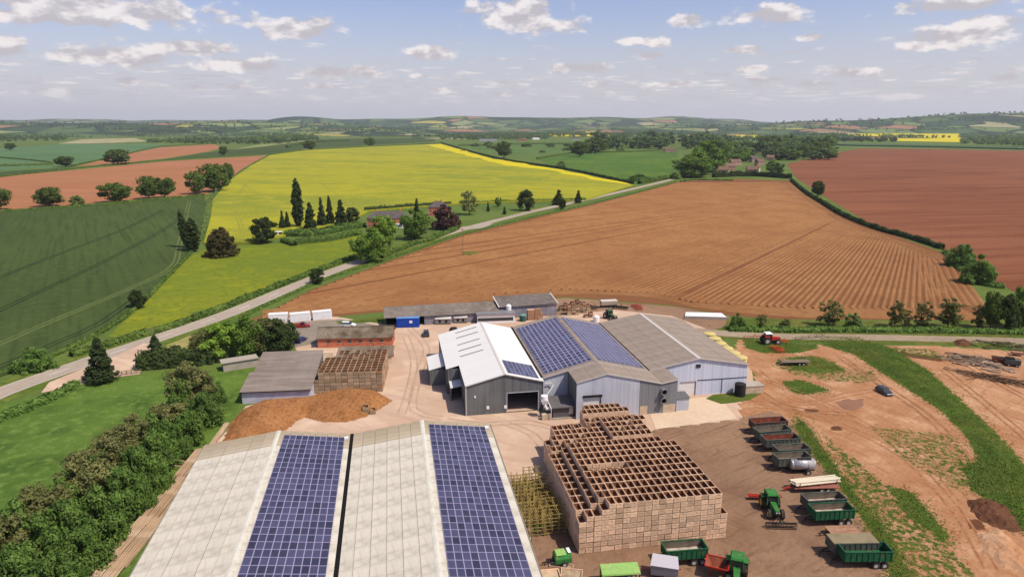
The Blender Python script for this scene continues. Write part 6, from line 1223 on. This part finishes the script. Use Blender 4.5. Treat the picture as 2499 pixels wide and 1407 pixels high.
e = empty('red_chest', 'pink topped green chest at the foot of the olive racks', 'chest', G(1305, 1288), TH); MB().box(0, 0, 0, 2.0, 1.3, .8).build('body', m_jd, e); MB().box(-.05, -.05, .81, 2.05, 1.35, .95).build('lid', mat('faded_red', A(206,130,104)), e)
e = empty('stop_valve', 'white capped standpipe beside the right eave', 'pipe', G(1292, 1345), 0); MB().tube((0, 0, 0), (0, 0, 1.3), .12, .12, 8).build('pipe', m_dark, e); o = MB().tube((0, 0, 1.31), (0, 0, 1.6), .25, .2, 10).build('cap', m_white, e)
# filling station between the barns
e = empty('grader_house', 'low dark roofed booth between white barn and extension', 'booth', lc(18.2, -5.0), TH)
MB().box(0, 0, .4, 4.6, 4.6, 2.6).build('wall', mat('dark_booth', A(88,82,82, .8)), e); MB().hexa([(-.4, -.5, 2.65), (4.8, -.5, 2.65), (4.8, 4.8, 3.2), (-.4, 4.8, 3.2)], [(-.4, -.5, 2.85), (4.8, -.5, 2.85), (4.8, 4.8, 3.4), (-.4, 4.8, 3.4)]).build('roof', mat('booth_roof', A(118,112,110), [(.5, A(106,100,98), .4, .7)]), e)
MB().box(3.6, -.06, 1.0, 4.5, -.003, 2.4).build('window', m_trim, e); MB().box(-.2, -.4, 0, 5.0, -.02, .38).build('step', m_slab, e); mb = MB(); mb.bar((-.5, -.55, .2), (-.5, -.55, 2.9), .1); mb.bar((-.5, -.55, 2.75), (-.5, 4.9, 3.3), .14); mb.bar((-.5, 4.9, 3.3), (1.6, 6.4, 5.2), .14); mb.bar((1.6, 6.4, 5.2), (1.0, 6.4, 5.9), .14); mb.bar((-.4, 6.3, 5.9), (1.0, 6.4, 5.9), .14); mb.build('white_pipe', m_white, e)
e = empty('seed_hopper', 'bright white hopper machine standing outside the barn doorway', 'machine', lc(16.6, -3.6), TH)
mb = MB(); mb.hexa([(-.5, -.5, 3.2), (.5, -.5, 3.2), (.5, .5, 3.2), (-.5, .5, 3.2)], [(-.75, -.75, 4.1), (.75, -.75, 4.1), (.75, .75, 4.1), (-.75, .75, 4.1)]); mb.tube((0, 0, 4.1), (0, 0, 5.0), .8, .75, 14); mb.build('bin', m_white, e)
MB().tube((0, 0, 3.2), (.5, -.6, 2.1), .35, .3, 10).build('chute', m_white, e); mb = MB(); [mb.bar((x_ * .7, y_ * .7, 0), (x_ * .6, y_ * .6, 3.3), .12) for x_ in (-1, 1) for y_ in (-1, 1)]; mb.bar((-.7, -.7, 1.2), (.7, -.7, 1.2), .1); mb.bar((-.7, .7, 1.2), (.7, .7, 1.2), .1); mb.build('leg', m_dark, e); MB().box(-.8, -1.6, .1, 1.2, -.8, 1.3).build('drive_unit', m_block, e); MB().box(.2, -.7, 1.9, 1.9, -.1, 2.5).build('side_tray', m_white, e)
# stacked poles lying between the belt and the great roof
m_timb = mat('barked_pole', A(208,176,142), [((.3, 4, 4), A(176,144,112), .44, .62), (.4, A(222,194,160), .5, .7)])
seg = [((480,1105), (410,1190)), ((425,1175), (330,1290)), ((345,1270), (240,1390)), ((262,1360), (160,1480))]
nm = ['topmost', 'second', 'third', 'lowest']
for k_, (p0, p1) in enumerate(seg):
    a, b_ = G(*p0), G(*p1); d = b_ - a; rz = math.atan2(d.y, d.x); L = d.length; q = Vector((-math.sin(rz), math.cos(rz)))
    for i in range(30):
        lay, cc_ = divmod(i, 12); off = (cc_ - 4.0) * .36 + lay * .18 + 1.1; z_ = .2 + lay * .3
        o = MB().tube((rnd.uniform(-.5, .3), 0, 0), (L + rnd.uniform(-.3, .6), rnd.uniform(-.1, .1), 0), .17, .14, 7).build('timber_pole', m_timb); c_ = a + q * off; o.location = (c_.x, c_.y, z_); o.rotation_euler = (0, 0, rz + rnd.uniform(-.008, .008))
        tag(o, f'pale timber pole in the {nm[k_]} bundle, {NTH[lay]} layer up, {NTH[cc_]} from the trees', 'pole', f'{nm[k_]} bundle of poles')
for (p0, p1, l_) in (((395,1140), (468,1152), 'pole laid across the topmost bundle, nearer the trees'), ((405,1128), (470,1138), 'second pole laid across the topmost bundle')):
    a, b_ = G(*p0), G(*p1); o = MB().tube((a.x, a.y, .85), (b_.x, b_.y, .85), .14, .12, 7).build('timber_pole', m_timb); tag(o, l_, 'pole')
a, b_ = G(555, 1035), G(505, 1105); o = MB().bar((a.x, a.y, .3), (b_.x, b_.y, .3), 1.0, .4).build('timber_beam', m_timb); tag(o, 'pale timber baulk at the foot of the brown heap', 'beam')
# log piles and scrap on the right
m_log = mat('grey_log', A(166,142,118), [((.5, 5, 5), A(128,106,88), .44, .66)], rand=.25)
def logpile(label, px, n, L, spread, rz, group, seed, m=m_log, r0=.12, r1=.28, hmax=1.2):
    r_ = random.Random(seed); a = G(*px)
    for i in range(n):
        x_, y_ = r_.gauss(0, spread[0]), r_.gauss(0, spread[1]); z_ = max(.15, hmax * (1 - (x_ / spread[0]) ** 2 / 5 - (y_ / spread[1]) ** 2 / 4) * r_.random()); q = rz + r_.gauss(0, .35); l_ = L * r_.uniform(.6, 1.15); c, s_ = math.cos(rz), math.sin(rz)
        o = MB().tube((-l_ / 2, 0, 0), (l_ / 2, 0, r_.uniform(-.25, .25)), r_.uniform(r0, r1), r_.uniform(r0, r1) * .7, 6).build('log', m); o.location = (a.x + x_ * c - y_ * s_, a.y + x_ * s_ + y_ * c, z_ + .2); o.rotation_euler = (0, 0, q); tag(o, label, 'log', group)
logpile('weathered log in the loose pile on the bare earth at right', (2375,882), 90, 2.6, (3.4, 2.0), R(-30), 'loose log pile', 3); logpile('pale log in the front of the loose pile', (2400,895), 24, 2.6, (3.0, 1.4), R(-30), 'pale logs of the loose pile', 4, mat('pale_log', A(206,180,154), rand=.2))
logpile('branch in the long brush pile at the right edge', (2455,932), 110, 3.4, (5.5, 1.1), R(-38), 'brush pile', 5, mat('brush', A(138,108,84), [(1.0, A(112,88,64), .4, .7)], rand=.25), .06, .16); logpile('dark log in the far pile near the right edge', (2450,846), 40, 3.0, (4.0, 1.6), R(-20), 'far log pile', 6, mat('mossy_log', A(110,104,70), rand=.25))
e = empty('skip_trailer', 'green machine parked beside the log pile', 'machine', G(2452, 893), R(-25)); MB().box(0, 0, .6, 3.4, 2.0, 1.9).build('body', m_dgreen, e); MB().box(.2, .2, 1.91, 2.0, 1.8, 2.3).build('cover', m_dark, e); [wheel(e, x_, y_, .45, .3) for x_ in (.8, 2.6) for y_ in (0, 2.0)]
e = empty('rusty_skip', 'brown rusty skip left of the green machine', 'skip', G(2425, 885), R(-25)); MB().hexa([(0, 0, .05), (2.6, 0, .05), (2.6, 1.8, .05), (0, 1.8, .05)], [(-.4, -.2, 1.4), (3.0, -.2, 1.4), (3.0, 2.0, 1.4), (-.4, 2.0, 1.4)]).build('shell', m_rust, e); MB().box(-.2, 0, 1.41, 2.8, 1.8, 1.5).build('fill', m_dark, e)
e = empty('small_trailer', 'small pale box trailer near the right edge', 'trailer', G(2470, 868), R(-20)); MB().box(0, 0, .5, 2.6, 1.5, 1.1).build('body', m_plank, e); [wheel(e, 1.3, y_, .35, .2) for y_ in (0, 1.5)]; MB().bar((0, .75, .6), (-1.2, .75, .4), .1).build('drawbar', m_dark, e)
# clutter behind the barns
rc = random.Random(9)
e = empty('crate_tower', 'pair of tall brown crate towers beside the dark end shed', 'crates', G(1288, 782), TH); MB().box(0, 0, 0, 2.2, 1.6, 3.4).build('crate', m_box3, e); MB().box(2.3, 0, 0, 4.4, 1.6, 3.6).build('crate', m_box3, e); MB().box(-.05, -.05, 3.41, 2.25, 1.65, 3.5).build('top_sheet', m_box, e)
e = empty('crate_tower', 'low brown crates right of the crate towers', 'crates', G(1312, 781), TH); MB().box(0, 0, 0, 1.8, 1.5, 1.2).build('crate', m_box3, e); MB().box(.1, .1, 1.21, 1.7, 1.4, 2.4).build('crate', m_box2, e)
e = empty('round_bale', 'dark green wrapped round tank beside the crate towers', 'tank', G(1276, 783), 0); MB().tube((0, 0, 0), (0, 0, 2.0), 1.1, 1.1, 16).build('drum', mat('teal_plastic', A(70,110,96)), e); MB().tube((0, 0, 2.01), (0, 0, 2.4), 1.1, .5, 16).build('lid', mat('teal_lid', A(120,170,150)), e)
def box_stack(px, nx_, nz_, label, group):
    a = G(*px)
    for i in range(nx_):
        for k_ in range(rc.randint(max(1, nz_ - 2), nz_)): place_box(i * (cw + .05), rc.uniform(0, .2), .02 + k_ * ch, cm_[rc.choice((0, 0, 1))], label, group, .05, a, TH + R(rc.uniform(-6, 6)))
box_stack((1385,770), 3, 5, 'grey box in the tall stack right of the dark end shed', 'boxes behind the barns'); box_stack((1366,760), 2, 4, 'grey box in the stack touching the dark end shed', 'boxes behind the barns'); box_stack((1398,752), 3, 4, 'grey box in the rear stack behind the solar barn', 'boxes behind the barns'); box_stack((1412,764), 3, 4, 'grey box in the second stack behind the solar barn', 'boxes behind the barns'); box_stack((1428,776), 2, 3, 'grey box in the low stack nearest the solar roof', 'boxes behind the barns')
tine_bar('dark folded cultivator among the stored machines', G(1450, 752), R(30), 5, m_dark, 9, 4); tine_bar('dark grey cultivator beside the white planter', G(1515, 752), R(70), 5.5, m_dark, 9, 4)
tine_bar('red harrow lying beyond the brown roofed barn', G(1562, 752), TH, 6.5, m_redp, 10, 4)
e = empty('planter', 'cream coloured planter among the stored machines', 'machine', G(1468, 752), TH); MB().hexa([(0, 0, 1.0), (5.6, 0, 1.0), (5.6, 1.8, 1.0), (0, 1.8, 1.0)], [(-.2, -.3, 2.4), (5.8, -.3, 2.4), (5.8, 2.1, 2.4), (-.2, 2.1, 2.4)]).build('hopper', mat('cream_paint', A(226,206,176)), e); MB().box(-.1, -.2, 2.41, 5.7, 2.0, 2.55).build('lid', m_trim, e)
mb = MB(); mb.box(0, .3, .6, 5.6, .5, .95); mb.bar((2.8, 0, .8), (2.8, -1.6, .6), .15); mb.build('frame', m_dark, e); [wheel(e, x_, .9, .48, .3) for x_ in (.2, 5.4)]
e = empty('silage_clamp', 'white sheeted low clamp beyond the brown roofed barn', 'clamp', G(1670, 778), R(-6)); MB().box(0, 0, 0, 14, .3, 1.0).build('wall', m_slab, e); MB().hexa([(0, .31, .1), (14, .31, .1), (13, 5.6, .1), (1, 5.6, .1)], [(.2, .4, .7), (13.8, .4, .7), (12.8, 5.4, .9), (1.2, 5.4, .9)]).build('white_sheet', m_white, e)
e = empty('white_drum', 'white round drum at the back edge of the solar roof', 'drum', G(1455, 785), 0); MB().tube((0, 0, 0), (0, 0, 1.8), 1.0, 1.0, 16).build('drum', m_white, e); MB().tube((0, 0, 1.81), (0, 0, 2.2), 1.0, .4, 16).build('lid', m_white, e)
# gates, fences, poles
m_post = mat('fence_timber', A(160,140,116), [(2.0, A(132,112,92), .4, .7)])
def fence(label, px, h, n, rails=3):
    ln = [G(*q) for q in px]; a, b_ = ln[0], ln[-1]; e = empty('fence', label, 'fence', a, 0); tot = b_ - a
    for i in range(n + 1): p = tot * (i / n); MB().box(p.x - .07, p.y - .07, 0, p.x + .07, p.y + .07, h).build('post', m_post, e)
    for k_ in range(rails): z_ = h * (.3 + .3 * k_); MB().bar((0, 0, z_), (tot.x, tot.y, z_), .05, .12).build('rail', m_post, e)
fence('timber rail fence on the near side of the lay-by', [(200,928), (345,910)], 1.2, 12); fence('white rail gate lying beside the red tractor', [(1940,830), (2008,822)], 1.1, 4); fence('row of white posts along the lawn by the road', [(1210,535), (1420,497)], 1.0, 24, 1)
def pole(label, px, top_y, wire=True):
    g = G(*px); d = pix_dir(px[0], top_y); h = CAM_H + d.z * g.y / d.y; e = empty('utility_pole', label, 'pole', g, rnd.uniform(0, 3), 'utility poles'); MB().tube((0, 0, 0), (0, 0, h), .18, .12, 8).build('shaft', m_post, e); MB().bar((-.9, 0, h - .5), (.9, 0, h - .5), .12).build('crossarm', m_post, e)
    for x_ in (-.8, .8): o = MB().tube((x_, 0, h - .44), (x_, 0, h - .2), .06, .04, 6).build('insulator', m_dark, e)
pole('utility pole on the green island in the brown field', (1130,615), 558); pole('utility pole beside the lay-by evergreen', (377,850), 796); pole('utility pole on the red brown hill field', (2267,390), 368); pole('utility pole by the clipped hedge of the house', (1041,585), 560)
sheet('grass_island', [(1126,615),(1150,612),(1168,614),(1160,621),(1135,622)], .3, m_patch, thick=.25)
# ------------------------------------------------------------------ houses
m_slate = mat('slate', A(112,102,100), [(.6, A(96,88,88), .42, .66)], rand=.05); m_tile = mat('clay_tile', A(144,116,98), [(.6, A(124,98,84), .42, .66)], rand=.1); m_rend = mat('cream_render', A(226,210,186, .8), [(.4, A(206,190,166, .8), .4, .7)]); m_stone = mat('red_stone', A(166,136,118, .85), [(.8, A(142,112,96, .85), .42, .66)], rand=.1)
def house(name, label, px, rz, L, wd, he, hr, mw, mr, wins, group=None, ch=2, hip=False, bay=None):
    e = empty(name, label, 'house', G(*px), rz, group); o_ = .35; hx = min(wd / 2, L / 2 - .5) if hip else 0
    if hip: MB().box(0, 0, 0, L, wd, he).build('wall', mw, e)
    else: MB().xprism([(0, 0), (wd, 0), (wd, he), (wd / 2, hr - .12), (0, he)], 0, L).build('wall', mw, e)
    base = [(-o_, -o_, he - .1), (L + o_, -o_, he - .1), (L + o_, wd + o_, he - .1), (-o_, wd + o_, he - .1)]; rd = [(-o_ if not hip else hx, wd / 2, hr), (L + (o_ if not hip else -hx), wd / 2, hr)]
    mb = MB(); v_ = base + rd + [(p[0], p[1], p[2] + .14) for p in base] + [(p[0], p[1], p[2] + .14) for p in rd]
    mb.add(v_, [(6, 7, 11, 10), (8, 9, 10, 11), (7, 8, 11), (9, 6, 10), (0, 4, 5, 1), (2, 5, 4, 3), (0, 1, 7, 6), (1, 2, 8, 7), (2, 3, 9, 8), (3, 0, 6, 9)] + ([(1, 5, 2), (3, 4, 0)])); r_ = mb.build('roof', mr, e)
    for i in range(ch): c = MB().box(-.45, -.35, 0, .45, .35, 1.8).build('chimney', m_brick, r_); c.location = ((.8 + i * (L - 1.6) / max(1, ch - 1)) if not hip else hx + i * (L - 2 * hx), wd / 2, hr - .6)
    n = max(1, int(L / 3)); ns = 2 if he > 4 else 1
    for s_ in range(ns):
        for i in range(n):
            if s_ == 0 and i == n // 2: d_ = MB().box(-.5, -.08, 0, .5, -.01, 2.1).build('door', m_dark, e); d_.location = ((i + .5) * L / n, 0, 0); continue
            w_ = MB().box(-.6, -.06, -.6, .6, -.01, .6).build('window', m_trim, e); w_.location = ((i + .5) * L / n, 0, 1.5 + s_ * 2.6); MB().box(-.5, -.09, -.5, .5, -.062, .5).build('pane', m_glass, w_)
    if bay: b2 = MB().box(bay[0], -2.2, 0, bay[1], -.1, 2.6).build('conservatory', m_white, e); mb = MB(); [mb.box(bay[0] + .2 + i * .9, -2.26, .6, bay[0] + .9 + i * .9, -2.205, 2.2) for i in range(int((bay[1] - bay[0] - .3) / .9))]; mb.build('glazing', m_glass, b2)
    return e
house('brick_house', 'red brick house with hipped slate roof and white conservatory', (896,556), R(3), 25, 10, 5.8, 9.4, m_brick, m_slate, 5, hip=True, bay=(14, 22)); house('brick_house', 'second red brick house half hidden behind the copper beech', (1046,528), R(3), 13, 9, 6.2, 9.6, m_brick, m_slate, 3, hip=True)
e = empty('garden_shed', 'small white garden shed in the house garden', 'shed', G(672, 576), R(5)); MB().box(0, 0, 0, 3.4, 2.5, 2.2).build('wall', m_dark, e); MB().box(-.2, -.2, 2.21, 3.6, 2.7, 2.4).build('roof', m_white, e); MB().box(1.0, -.05, 0, 2.0, -.005, 1.9).build('door', m_white, e)
vill = [((1770,416),5,14,m_stone,m_tile,'red stone terrace between cottage and largest village house'),((1800,393),-12,16,m_stone,m_slate,'slate roofed house right above the largest village house'),((1850,404),20,12,m_stone,m_tile,'tile roofed house between white cottage and grey house'),((1775,364),12,12,m_stone,m_tile,'tile roofed house near the top of the village'),((1835,375),-20,12,m_stone,m_slate,'slate roofed house among trees at the right top of the village'),((1752,425),-20,12,m_stone,m_tile,'stone cottage at the lower left of the village'),((1785,405),25,20,m_stone,m_tile,'largest red stone house in the middle of the village'),((1822,424),-10,14,m_stone,m_tile,'long low cottage at the front of the village'),((1852,420),60,9,m_rend,m_tile,'white gabled cottage at the right front of the village'),
        ((1835,396),15,12,m_stone,m_slate,'grey roofed house behind the middle of the village'),((1765,385),-15,14,m_stone,m_slate,'grey roofed house at the left of the village'),((1800,372),30,14,m_stone,m_slate,'upper grey roofed house of the village'),((1745,352),80,10,m_rend,m_slate,'tall white house at the top of the village'),
        ((1575,362),10,12,m_rend,m_tile,'white gabled house above the village pasture'),((1622,372),2,24,m_stone,m_tile,'long brown roofed barn above the village pasture'),((1870,392),-25,12,m_stone,m_tile,'cottage among trees at the right of the village'),((1815,355),10,12,m_stone,m_slate,'small far house at the top right of the village'),((1590,352),30,10,m_stone,m_tile,'house half hidden in the wood behind the pasture')]
for (px_, rz_, L_, mw, mr, lb) in vill: house('village_house', lb, px_, R(rz_), L_, 8.5, 5.4, 9.6, mw, mr, 4, 'village houses')
for (px_, L_, mw, mr, lb) in (((1170,345), 62, m_wallL, m_steel, 'long pale farm barn in the far distance'), ((1262,344), 34, m_brick, m_tile, 'row of far red brick farm buildings'), ((1300,342), 26, m_white, m_roofW, 'white far shed right of the brick farm row'), ((1395,342), 30, m_wallL, m_slate, 'grey far barn before the far yellow strip'), ((690,345), 26, m_white, m_slate, 'white far building right of the tall clump')): house('far_barn', lb, px_, R(2), L_, 16, 5.0, 8.0, mw, mr, 3, 'far farm buildings', ch=0)
# ------------------------------------------------------------------ haze
hm = bpy.data.materials.new('thin_haze'); hm.use_nodes = True; t = hm.node_tree; t.nodes.remove(t.nodes['Principled BSDF']); pv = t.nodes.new('ShaderNodeVolumePrincipled'); pv.inputs['Color'].default_value = (.92, .955, 1.0, 1); pv.inputs['Density'].default_value = 4.5e-5; pv.inputs['Anisotropy'].default_value = .2
t.links.new(pv.outputs[0], t.nodes['Material Output'].inputs['Volume'])
try: hm.cycles.homogeneous_volume = True
except Exception: pass
tag(MB().box(-14500, -400, -30, 14500, 15500, 330).build('haze', hm), kind='stuff')
